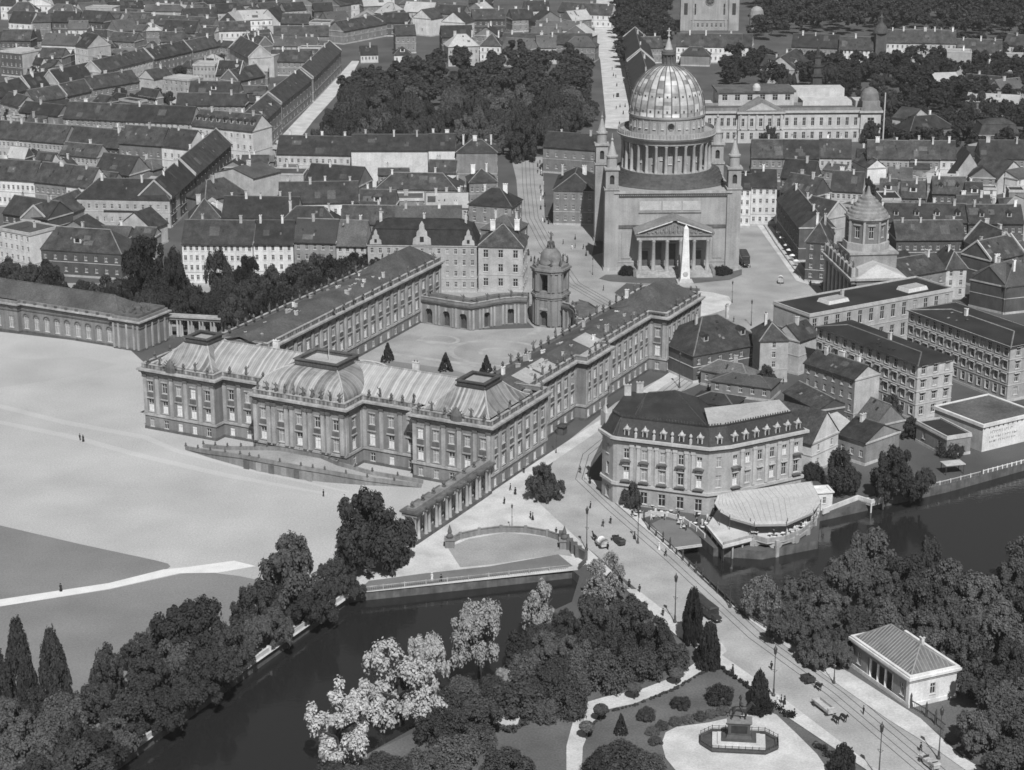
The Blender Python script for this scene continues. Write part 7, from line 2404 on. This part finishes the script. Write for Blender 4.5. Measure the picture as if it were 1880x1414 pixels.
T('broad', 1700, 1030, 12, 4, 'slim dark tree rising from the grove against the water', LEAF)
T('broad', 1548, 862, 11, 5.2, 'dark bushy tree on the river bank beside the white gable')
T('broad', 1640, 862, 13, 7, 'larger dark tree on the river bank, right of the bushy one')
T('broad', 1692, 885, 8, 4, 'smaller dark tree at the river bank, right end of the tree group')
T('shrub', 1492, 862, 4, 2.6, 'climbing green bush on the low yard wall beside the hotel', LEAF)
T('shrub', 1745, 820, 4, 3.4, 'bush in the garden by the boat house', LEAF)
T('broad', 1162, 905, 6.5, 2.6, 'small dark tree in front of the hotel facade')
T('broad', 1000, 884, 9, 4.7, 'lone dense tree standing at the street corner by the palace', LEAF, f=.48)
T('broad', 1405, 690, 7, 4.2, 'dark tree in the yard behind the hotel')
# square behind the stables
for u, v, h, r, l in ((85, 512, 14, 7, 'broad dark tree before the hipped house with white dormer'), (16, 505, 13, 6.5, 'tree at the left edge behind the stables'), (150, 540, 10, 5.5, 'lower tree behind the stables roof'),
                      (195, 535, 11, 6, 'tree behind the right end of the stables'), (262, 492, 23, 9.4, 'towering dark tree, tallest in the square behind the stables'), (322, 505, 20, 5.4, 'tall slim tree with bare trunk right of the towering one'),
                      (405, 505, 19, 5.6, 'tall slim tree before the white corner palace'), (445, 545, 12, 5, 'lower tree right of the tall slim one before the corner palace'), (500, 520, 13, 6.2, 'tree before the plain white house of the square row'),
                      (475, 570, 8, 4.6, 'bushy tree just behind the palace wing wall'), (545, 545, 9, 5, 'bushy tree behind the palace wing, second from the left'), (580, 498, 13, 8, 'broad dark tree before the grey house of the square row'),
                      (632, 500, 11, 6, 'tree before the pale house with sun blind'), (672, 500, 10, 5.5, 'last tree at the right end of the square'), (232, 560, 10, 5.4, 'dark tree at the corner where the stables end'), (290, 560, 10, 4.4, 'shady tree behind the low open colonnade'),
                      (530, 580, 7, 4, 'small tree close behind the palace wing statues'), (600, 540, 9, 5, 'tree behind the middle of the palace wing')):
    T('broad', u, v, h, r, l, LEAFK if u in (262, 322) else LEAF)
SB = 'trees in the shady belt behind the stables'
for u, v in ((50, 520), (118, 545), (172, 555), (215, 545), (240, 540), (262, 565), (300, 540), (-10, 530), (205, 565), (160, 570), (90, 550), (340, 560), (560, 560), (612, 520), (650, 520), (520, 560), (430, 580), (395, 565), (470, 530), (545, 510), (610, 505), (650, 495), (690, 500), (575, 530), (505, 575), (450, 500), (365, 560), (635, 535)):
    T('broad', u, v, rnd.uniform(10, 15), rnd.uniform(5.5, 7.5), 'dark tree in the shady belt between the stables and the square row', rnd.choice((LEAF, LEAFK)), SB)
YT = 'yard trees among the upper left houses'
for u, v in ((265, 178), (242, 182), (218, 172), (62, 288), (92, 282), (600, 302), (588, 312), (22, 205), (112, 217), (170, 220), (222, 216), (300, 216), (312, 182), (286, 172), (100, 127), (62, 133), (130, 105), (190, 97), (215, 75), (330, 130), (420, 130), (60, 215), (140, 222), (40, 238), (235, 250), (250, 310), (180, 300), (370, 235)):
    T('broad', u, v, rnd.uniform(6, 9), rnd.uniform(4, 5.5), 'small dark tree in the yards between the upper left house rows', LEAF, YT)
RT_ = 'trees of the leafy quarter behind the post office'
for u, v in ((1385, 112), (1362, 118), (1412, 132), (1340, 128), (1500, 112), (1478, 130), (1520, 140), (1545, 120), (1560, 150), (1585, 130), (1602, 108), (1618, 150), (1640, 112), (1655, 140), (1670, 165), (1622, 178), (1585, 178), (1640, 195), (1690, 180), (1700, 150), (1720, 170), (1742, 192), (1690, 212), (1655, 215), (1740, 140), (1765, 165), (1605, 205), (1780, 205), (1800, 185), (1630, 232), (1668, 240), (1600, 240), (1720, 225), (1540, 165), (1460, 110), (1440, 140), (1825, 130), (1850, 160), (1770, 232), (1860, 210)):
    T('broad', u, v, rnd.uniform(8, 12), rnd.uniform(5, 7.5), 'dark tree in the leafy quarter behind and right of the post office', rnd.choice((LEAF, LEAFK)), RT_)
for u, v, l in ((1458, 238, 'left of a pair before the post office front'), (1482, 236, 'right of a pair before the post office front'), (1410, 245, 'by the post office portico')):
    T('broad', u, v, 8, 4.6, 'dark tree, ' + l, LEAF)
NOGO = FOOT + [pix([(1280, 262), (1640, 262), (1640, 165), (1280, 165)])]
QW = [(x, y) for x, y in fill([(1330, 125), (1890, 95), (1890, 300), (1660, 290), (1640, 215), (1560, 165), (1330, 165)], 10.5, 21)
      if not any(inside((x + dx, y + dy), f) for f in NOGO for dx in (-3, 3) for dy in (-3, 3))]
wood('quarter_wood', 'dark tree mass between the houses of the leafy quarter right of the post office', QW, 10.5, 22, (8, 14), per=50, leaf=.5)
gy = random.Random(5)
k_ = 0
for _ in range(900):
    pl2 = gy.choice(CITY)
    xs, ys = [p[0] for p in pl2], [p[1] for p in pl2]
    q = (gy.uniform(min(xs), max(xs)), gy.uniform(min(ys), max(ys)))
    if inside(q, pl2) and not any(inside(q, f) for f in STREETS) and not any(inside((q[0] + dx, q[1] + dy), f) for f in FOOT for dx in (-1.5, 1.5) for dy in (-1.5, 1.5)):
        tree_at('broad', q[0], q[1], gy.uniform(4, 8), gy.uniform(2.2, 4), 'small dark tree hidden in the back yards of the town', LEAF, 'back yard trees of the town')
        k_ += 1
        if k_ > 28:
            break
# hedges


def hedge(line, w, h, label, m=LEAF):
    pts = pix(line)
    g = np.random.default_rng(3)
    cs = []
    for p, q in zip(pts, pts[1:]):
        L = math.hypot(q[0] - p[0], q[1] - p[1])
        for i in range(max(2, int(L / .35))):
            f = g.random()
            cs.append((p[0] + (q[0] - p[0]) * f + g.uniform(-w, w) * .4, p[1] + (q[1] - p[1]) * f + g.uniform(-w, w) * .4, g.uniform(.2, h * .8)))
    o = place('hedge', quads_mesh('hedge', leaf_quads(cs, [w * .4] * len(cs), 26, .16, 4, .6), m), None)
    tag(o, label, 'hedge')


hedge([(1312, 1222), (1348, 1245), (1386, 1270)], .9, .8, 'low dark hedge edging the monument lawn along the pavement', LEAFK)
hedge([(1413, 1296), (1458, 1322)], 1.6, 1.1, 'dark hedge block between plaza and pavement, upper one', LEAFK)
hedge([(1498, 1372), (1530, 1395)], 1.6, 1.1, 'dark hedge block between plaza and pavement, lower one', LEAFK)
hedge([(968, 1318), (960, 1335), (935, 1345), (905, 1338), (900, 1325)], 1.4, 1.2, 'curved dark hedge wrapped round the oval flower bed', LEAF)
hedge([(1082, 1352), (1090, 1330), (1110, 1310), (1168, 1295), (1240, 1266), (1292, 1235)], .5, .35, 'thin low border hedge along the garden path', LEAF)
e = flat('flower_bed', [(912, 1325), (918, 1314), (940, 1312), (955, 1318), (950, 1332), (930, 1339), (916, 1336)], .25, W_PALE)
tag(e, 'pale oval flower bed ringed by a dark hedge on the small lawn', 'flower bed', kind='thing')
e = flat('flower_bed', [(1120, 1368), (1160, 1352), (1205, 1362), (1215, 1390), (1180, 1410), (1130, 1400)], .04, PARK)
tag(e, 'dark planted bed between the garden path and the monument plaza', 'flower bed', kind='thing')
# ---------------------------------------------------------------- street life, railings, monument
def face(a, b):
    d = P(*b) - P(*a)
    return math.atan2(d.y, d.x) + PI / 2


UP = face((1600, 1400), (1100, 1000))
DN = UP + PI


def railing(name, line, label, cat, h=1.05, m=WALLST, post=2.6, w=.18, solid=.75, finial=0, z=0):
    pts = pix(line, z)
    o = thing(name, label, cat, (pts[0][0], pts[0][1], z))
    x0, y0 = pts[0]
    pts = [(x - x0, y - y0) for x, y in pts]
    a, b = MB(), MB()
    for p, q in zip(pts, pts[1:]):
        L = math.hypot(q[0] - p[0], q[1] - p[1])
        t = ((q[0] - p[0]) / L, (q[1] - p[1]) / L)
        p_ = (p[0] - t[1] * w / 2, p[1] + t[0] * w / 2)
        a.obox(p_, t, L, w, h - .14, h)
        if solid:
            a.obox(p_, t, L, w, 0, solid * h)
        else:
            for k in range(int(L / .45)):
                c = (p[0] + t[0] * k * .45, p[1] + t[1] * k * .45)
                a.tube((*c, 0), (*c, h - .1), .03, n=4)
        n = max(1, int(L / post))
        for k in range(n):
            c = (p[0] + t[0] * L * k / n, p[1] + t[1] * L * k / n)
            b.prism(rect(c[0] - w * .9, c[1] - w * .9, c[0] + w * .9, c[1] + w * .9), 0, h + .12)
            if finial and k % finial == 0:
                b.lathe([(w * 1.2, h + .12), (w * .8, h + .5), (w * 1.1, h + .8), (.02, h + 1.5)], 6, *c)
    a.build('rail', m, o)
    b.build('posts', m, o)
    return o


railing('bridge_parapet', [(1182, 958), (1192, 974), (1230, 1008), (1290, 1064), (1346, 1116)], 'dark iron parapet with pointed finials along the river side of the bridge', 'railing', 1.3, IRON, 3.2, .2, 0, 2)
railing('road_fence', [(1350, 1120), (1440, 1176), (1530, 1230)], 'low rail fence beside the right pavement before the toll house', 'fence', 1.0, IRON, 3, .14, 0)
railing('basin_parapet', [(1075, 1034), (1062, 1046), (1150, 1082)][0:2], 'short stone parapet end beside the basin at the bridge', 'railing', 1.2, STONE_D)
railing('forecourt_balustrade', [(822, 1006), (828, 998), (845, 990), (880, 982), (920, 977), (965, 978), (1005, 985), (1032, 994)], 'long curved stone balustrade sweeping across the forecourt by the basin', 'balustrade', 1.5, STONE, 3.4, .4, .8)
railing('forecourt_balustrade', [(1032, 994), (1046, 1008), (1062, 1022), (1076, 1030)], 'stepped dark stone balustrade ending at the bridge head', 'balustrade', 2.2, STONE_D, 2.2, .8, .9)
for u, v, l in ((826, 1004, 'left'), (1036, 1006, 'right')):
    t = thing('balustrade_pier', 'dark stone end pier with pointed finial at the %s end of the curved balustrade' % l, 'pier', P(u, v))
    MB().prism(rect(-1, -1, 1, 1), 0, 1.8).prism(rect(-1.2, -1.2, 1.2, 1.2), 1.8, 2.1).build('block', STONE, t)
    MB().lathe([(.7, 2.1), (.8, 2.6), (.4, 3.2), (.5, 3.6), (.03, 5.2)], 10).build('finial', STONE_D, t)
railing('quay_railing', [(664, 1086), (860, 1065), (1045, 1045)], 'thin rail along the basin quay edge', 'railing', 1.0, WALLST, 4, .12, 0)
railing('promenade_railing', [(655, 1076), (630, 1096), (560, 1148), (500, 1190)], 'iron rail of the tree-shaded promenade, upper stretch to the quay corner', 'railing', 1.0, IRON, 3, .1, 0)
railing('promenade_parapet', [(640, 1091), (560, 1148), (460, 1219)], 'pale stone parapet above the basin, upper stretch', 'parapet', .9, PAVE, 6, .5, .9)
railing('promenade_parapet', [(458, 1221), (330, 1313), (190, 1414), (100, 1478)], 'pale stone parapet above the basin, lower stretch at the bottom left', 'parapet', .9, PAVE, 6, .5, .9)
railing('toll_house_fence', [(1672, 1300), (1700, 1316), (1735, 1345)], 'dark iron garden fence with gateposts right of the toll house', 'fence', 1.6, IRON, 3, .2, 0, 1)
railing('cafe_parapet', [(1176, 952), (1195, 946), (1225, 948), (1255, 958), (1280, 975), (1294, 988)], 'pale curved parapet of the cafe forecourt above the landing', 'parapet', 1.0, PAVE, 3, .3, .9)
flat('landing', [(1196, 962), (1215, 953), (1240, 957), (1268, 973), (1287, 990), (1288, 1003), (1240, 1006), (1222, 990)], .05, QUAY)
railing('landing_edge', [(1236, 1010), (1288, 1003)], 'pale kerb of the small landing beside the bridge', 'kerb', .5, PAVE, 6, .4, .9)
railing('bank_fence', [(1625, 914), (1745, 886), (1800, 872)], 'pale low fence along the far river bank under the trees', 'fence', .9, PAVE, 3, .12, 0)
railing('bank_fence', [(1805, 870), (1900, 845)], 'white-topped posts along the boat house quay', 'fence', .9, W_WHITE, 1.6, .12, 0)
railing('market_parapet', [(1396, 404), (1425, 450), (1470, 512)], 'low kerb wall edging the right pavement of the market square', 'wall', .5, WALLST, 8, .3, .9)
s = thing('jetty_roof', 'small pale flat roof on posts over a river jetty', 'shelter', P(1748, 868), R(14))
MB().prism(rect(-2.6, -1.6, 2.6, 1.6), 2.4, 2.6).build('roof', W_PALE, s)
b = MB()
for x in (-2.3, 2.3):
    for y in (-1.3, 1.3):
        b.tube((x, y, -2.6), (x, y, 2.4), .1)
b.build('posts', BARK, s)
b = MB()
b.prism(rect(-5.5, -1.8, 5.5, -.6), -.6, -.2)
b.build('deck', PAVE, s)
g = thing('guard_booth', 'dark canopied booth against the palace east wall', 'booth', P(1032, 797), PR + PI / 2)
MB().box(-1.2, -.8, 0, 1.2, .8, 2.3).build('body', W_DARK, g)
MB().prism(rect(-1.6, -1.3, 1.6, 1.2), 2.3, 2.6, 0, rect(-1.2, -.9, 1.2, .9)).build('canopy', TILE, g)
# lamps
for u, v, l, s in ((1077, 1011, 'tall ornate lamp post at the bridge head near the curved balustrade', 1), (1239, 1144, 'tall ornate lamp post on the pavement left of the black columnar conifer', 1.04), (1420, 1279, 'tall ornate lamp post by the pavement near the monument', 1),
                   (1613, 1432, 'tall ornate lamp post at the bottom edge of the road', 1.05), (1531, 1255, 'lamp post on the right pavement before the toll house', .85), (1723, 1394, 'lamp post on the right pavement near the bottom corner', .98),
                   (1171, 998, 'lamp post at the corner of the bridge parapet', .85), (1340, 1116, 'lamp post where the bridge parapet ends', .9), (940, 974, 'slender lamp in the open forecourt behind the curved balustrade', .62),
                   (1021, 832, 'slender lamp in the street by the guard booth', .6), (1344, 556, 'slender lamp at the traffic island of the market', .7), (1379, 598, 'slender lamp in the market by the flat palace', .8),
                   (1088, 505, 'slender lamp at the church west corner', .6), (1247, 712, 'tall slender mast in the street behind the hotel', 1.0), (1117, 748, 'slender lamp by the palace wall behind the hotel', .6)):
    lamp(u, v, l, s)
# people
PP = [(147, 809, 0, 'person on the parade sand, left of a couple'), (153, 811, 2, 'person on the parade sand, right of a couple'), (594, 912, 1, 'lone person standing on the sand before the palace ramp'),
      (112, 1086, 2, 'lone dark figure on the white lawn path'), (667, 846, 1, 'dark figure on the right end of the palace ramp terrace'), (937, 901, 0, 'dark figure by the palace corner, upper of a loose pair'), (946, 908, 2, 'dark figure by the palace corner, lower of a loose pair'),
      (926, 926, 1, 'dark figure walking alone near the colonnade'), (978, 955, 2, 'dark figure in the road left of the tram bend'), (974, 953, 0, 'companion of the figure near the tram bend'), (962, 869, 1, 'dark figure left of the lone corner tree'),
      (1065, 869, 0, 'dark figure on the roadway left of the hotel'), (1083, 888, 2, 'dark figure at the pavement corner before the hotel'), (1076, 882, 4, 'light figure at the pavement corner before the hotel'), (1084, 934, 1, 'dark figure beside the tall bridge head lamp'),
      (1107, 968, 0, 'walker on the roadway, left of two by the bridge'), (1121, 962, 1, 'walker on the roadway, right of two by the bridge'), (1165, 990, 2, 'dark figure at the corner of the bridge parapet'), (1116, 1010, 1, 'walker behind the pale carriage on the bridge'),
      (1095, 1000, 0, 'figure beside the pale carriage on the bridge'), (1021, 982, 1, 'figure standing at the right end of the curved balustrade'), (1155, 1078, 2, 'tall figure on the left bridge pavement near the grey-leaved tree'), (1174, 1088, 0, 'dark figure pausing at the left kerb of the bridge'),
      (1217, 1132, 1, 'walker on the left pavement before the tall lamp'), (1345, 1236, 2, 'walker on the left pavement beyond the conifers'), (1416, 1230, 0, 'rider-like dark figure in the middle of the road'), (1466, 1218, 2, 'dark figure on the right kerb of the road'),
      (1427, 1294, 3, 'light-dressed figure of a trio on the left pavement'), (1434, 1292, 1, 'dark middle figure of a trio on the left pavement'), (1440, 1294, 2, 'dark right figure of a trio on the left pavement'), (1458, 1318, 0, 'lone walker on the left pavement below the trio'),
      (1585, 1312, 1, 'figure crossing the road behind the long wagon'), (1690, 1380, 0, 'figure at the right kerb near the bottom corner'), (1312, 592, 1, 'dark figure in the market, left of two near the traffic island'), (1347, 592, 0, 'dark figure in the market, right of two near the traffic island'),
      (1296, 611, 2, 'figure in the market close to the palace wing'), (1488, 524, 1, 'figure at the pavement corner below the town hall'), (1404, 408, 0, 'figure before the white shop house right of the church'), (1210, 1010, 3, 'light figure walking along the bridge parapet'),
      (1222, 1022, 0, 'dark figure walking along the bridge parapet'), (1034, 449, 0, 'figure alone in the street left of the church'), (1050, 458, 4, 'light figure of a group left of the church'), (1056, 456, 1, 'dark figure of a group left of the church'),
      (1056, 440, 2, 'figure higher up the street left of the church'), (1071, 458, 0, 'figure close to the church west wall, upper'), (1076, 470, 2, 'figure close to the church west wall, lower'), (964, 476, 1, 'figure at the pale palace front by the tram street'),
      (975, 480, 2, 'figure on the tram street edge below the pale palace front'), (632, 1031, 3, 'tiny white figure in the shade of the huge dark tree'), (1108, 534, 0, 'figure crossing behind the palace gateway'), (1438, 705, 1, 'figure in the yard behind the hotel'),
      (1300, 716, 2, 'figure on the sandy square behind the hotel'), (1316, 700, 0, 'second figure on the sandy square behind the hotel'), (620, 1092, 1, 'dark figure on the quay corner by the promenade rail'), (793, 1066, 3, 'tiny white figure on the basin quay'), (810, 1069, 0, 'dark figure on the basin quay')]
for u, v, k, l in PP:
    person(u, v, k, l)
rr = random.Random(9)
for i in range(26):
    v = rr.uniform(300, 418)
    u = 985 + (v - 300) * .12 + rr.uniform(-3, 9)
    person(u, v, rr.choice((0, 1, 2, 2, 3, 4)), 'small pedestrian among the strollers on the right side of the tram street', None, 'strollers on the tram street')
for i in range(12):
    v = rr.uniform(100, 230)
    u = 1124 + (v - 100) * .17 + rr.uniform(-12, 14)
    person(u, v, rr.choice((0, 1, 2)), 'tiny pedestrian on the far light street beside the wooded square', None, 'pedestrians on the far light street')
# vehicles and horses
WG = 'horses pulling vehicles on the bridge road'
wagon(1100, 1000, UP, 'pale covered carriage on the bridge roadway', 3.0, 1, 1, 'carriage')
q = P(1100, 1000) + Vector((math.sin(UP), -math.cos(UP), 0)) * 2.2
horse(q, UP, 'dark horse drawing the pale covered carriage')
motor_car(1132, 995, UP, 'dark open motor car on the bridge roadway beside the pale carriage')
motor_car(1311, 1140, DN, 'long dark motor bus behind the black columnar conifers', 1, 1)
wagon(1490, 1258, DN, 'small dark cart on the roadway opposite the toll house', 2.6, 0, 0, 'horse_cart')
q = P(1490, 1258) + Vector((math.sin(DN), -math.cos(DN), 0)) * 2.3
horse(q, DN, 'dark horse drawing the small cart opposite the toll house')
wagon(1528, 1316, DN, 'long open flat wagon on the roadway near the plaza', 5.6, 0, 1)
for s_, l in ((-.8, 'left of the pair'), (.8, 'right of the pair')):
    q = P(1528, 1316) + Vector((math.sin(DN), -math.cos(DN), 0)) * 2.4 + Vector((math.cos(DN), math.sin(DN), 0)) * s_
    horse(q, DN, 'dark horse pulling the long open wagon, ' + l)
motor_car(1700, 1402, UP, 'pale motor car at the right kerb by the bottom corner', 0)
motor_car(1369, 490, face((1361, 470), (1375, 500)), 'big dark motor bus parked right of the church steps', 1, 1).scale = (1.3, 1.2, 1.3)
wagon(1433, 522, face((1433, 522), (1434, 540)), 'small light-hooded carriage crossing the market square', 2.4, 1, 1, 'carriage')
motor_car(1134, 178, face((1134, 178), (1136, 230)), 'dark motor car on the far light street')
motor_car(968, 466, face((968, 466), (966, 380)), 'dark motor car on the tram street near the pale palace front')
pm = MB().lathe([(1.0, 2.1), (.75, 2.35), (.05, 2.6)], 10)
pc_, pp_ = pm.mesh('canopy', [W_WHITE]), MB().tube((0, 0, 0), (0, 0, 2.5), .05).mesh('pole', [IRON])
for i, (u, v) in enumerate(((1430, 437), (1435, 447), (1443, 461), (1448, 470), (1454, 480), (1461, 490))):
    o = thing('parasol', 'white market parasol in the row before the shaded houses on the right', 'parasol', P(u, v), 0, 'parasols along the market pavement')
    place('canopy', pc_, o)
    place('pole', pp_, o)
# equestrian monument
MO = thing('equestrian_monument', 'dark bronze rider on a stone pedestal inside a low railed octagonal bed', 'monument', P(1356, 1366), R(-6))
m = MB()
oc2 = [(-6.6, -1.2), (-4.6, -3.6), (4.6, -3.6), (6.8, -1.4), (6.8, 1.6), (4.6, 3.8), (-4.6, 3.8), (-6.6, 1.6)]
m.prism(oc2, 0, .35, 0)
m.band(oc2, .35, .75, .1, 0, inn=.5)
m.prism(rect(-4.6, -2.6, 4.6, 2.6), .35, .8, 1).prism(rect(-3.7, -2.0, 3.7, 2.0), .8, 1.2, 1).prism(rect(-3.0, -1.6, 3.0, 1.6), 1.2, 1.6, 0)
m.build('base', [GRANITE, PAVE], MO)
m = MB().prism(rect(-2.3, -1.25, 2.3, 1.25), 1.6, 2.2, 0, rect(-2.0, -1.05, 2.0, 1.05)).prism(rect(-1.9, -1.0, 1.9, 1.0), 2.2, 4.3, 0)
m.prism(rect(-2.0, -1.1, 2.0, 1.1), 4.3, 4.55, 1, rect(-2.2, -1.3, 2.2, 1.3)).prism(rect(-2.2, -1.3, 2.2, 1.3), 4.55, 4.8, 1)
m.box(-1.4, -1.04, 2.6, 1.4, -1.0, 4.0, 2)
m.build('pedestal', [GRANITE, STONE, BRONZE], MO)
hm = horse_mesh(BRONZE, .6)
ho = place('horse_statue', hm, MO, (0, 0, 4.8), PI / 2, 1.65)
ri = skin_mesh('rider_statue', [(0, 0, 1.5), (0, -.02, 1.8), (0, -.02, 2.05), (0, -.03, 2.2), (0, -.05, 2.35), (0, -.04, 2.46), (.22, -.03, 2.0), (.3, -.1, 1.75), (.2, -.35, 1.65), (-.22, -.03, 2.0), (-.32, -.1, 1.75), (-.2, -.38, 1.68),
                                (.28, -.12, 1.42), (.36, -.3, 1.05), (.38, -.2, .72), (.38, -.34, .66), (-.28, -.12, 1.42), (-.36, -.3, 1.05), (-.38, -.2, .72), (-.38, -.34, .66)],
                [(0, 1), (1, 2), (2, 3), (3, 4), (4, 5), (2, 6), (6, 7), (7, 8), (2, 9), (9, 10), (10, 11), (0, 12), (12, 13), (13, 14), (14, 15), (0, 16), (16, 17), (17, 18), (18, 19)],
                [(.18, .16), (.16, .13), (.2, .14), .07, (.1, .12), (.1, .1), .09, .065, .05, .09, .065, .05, .12, .09, .06, .06, .12, .09, .06, .06], [BRONZE], lambda c: 0)
place('rider_statue', ri, MO, (0, 0, 4.8), PI / 2, 1.65)
pl_ = MB().lathe([(.17, 2.42), (.19, 2.5), (.12, 2.62), (.03, 2.85)], 8).mesh('helmet', [BRONZE])
place('helmet', pl_, MO, (0, 0, 4.8), 0, 1.65)
rm = MB()
for p, q in edges(oc2):
    L = math.hypot(q[0] - p[0], q[1] - p[1])
    n = int(L / 1.2) + 1
    rm.tube((*p, 1.35), (*q, 1.35), .05, n=4)
    rm.tube((*p, 1.0), (*q, 1.0), .04, n=4)
    for k in range(n):
        c = (p[0] + (q[0] - p[0]) * k / n, p[1] + (q[1] - p[1]) * k / n)
        rm.tube((*c, .7), (*c, 1.5), .07, n=5)
rm.build('railing', IRON, MO)
# ---------------------------------------------------------------- camera, sun, sky
cd = bpy.data.cameras.new('camera')
cam = bpy.data.objects.new('camera', cd)
COL.objects.link(cam)
cam.location = (0, 0, CAMH)
cam.rotation_euler = (PI / 2 - PITCH, 0, 0)
cd.sensor_width = 36
cd.lens = 36 * FPX / 1880
cd.clip_start = 1
cd.clip_end = 6000
SC.camera = cam
EL = R(50)
sd = Vector((.16, -.987, 0)).normalized() * math.cos(EL) + Vector((0, 0, math.sin(EL)))
ld = bpy.data.lights.new('sun', 'SUN')
ld.energy = 4.5
ld.angle = R(.6)
sun = bpy.data.objects.new('sun', ld)
COL.objects.link(sun)
sun.rotation_euler = (-sd).to_track_quat('-Z', 'Y').to_euler()
sun.location = (0, 0, 400)
w = bpy.data.worlds.new('World')
SC.world = w
w.use_nodes = True
nt = w.node_tree
bg = nt.nodes['Background']
sk = nt.nodes.new('ShaderNodeTexSky')
sk.sky_type = 'NISHITA'
sk.sun_disc = False
sk.sun_elevation = EL
sk.sun_rotation = math.atan2(sd.x, sd.y)
bw = nt.nodes.new('ShaderNodeRGBToBW')
nt.links.new(sk.outputs[0], bw.inputs[0])
nt.links.new(bw.outputs[0], bg.inputs['Color'])
bg.inputs['Strength'].default_value = .056
SC.view_settings.view_transform = 'Standard'
SC.view_settings.look = 'None'
SC.view_settings.exposure = .16
SC.view_settings.gamma = 1
SC.render.film_transparent = False
SC.cycles.max_bounces = 5
SC.cycles.diffuse_bounces = 2
SC.cycles.glossy_bounces = 2
SC.cycles.transmission_bounces = 2
SC.cycles.volume_bounces = 1
SC.cycles.filter_width = 1.6
SC.cycles.use_denoising = True
# ---------------------------------------------------------------- summer haze over the town
def haze(dens):
    m = bpy.data.materials.new('haze_air')
    m.use_nodes = True
    nt = m.node_tree
    nt.nodes.remove(nt.nodes['Principled BSDF'])
    v = nt.nodes.new('ShaderNodeVolumePrincipled')
    v.inputs['Color'].default_value = (.9, .9, .9, 1)
    v.inputs['Density'].default_value = dens
    v.inputs['Anisotropy'].default_value = .2
    nt.links.new(v.outputs[0], nt.nodes['Material Output'].inputs['Volume'])
    b = MB().box(-1600, -200, -5, 1600, 3500, 185)
    tag(b.build('haze', m), kind='stuff')


haze(.00006)
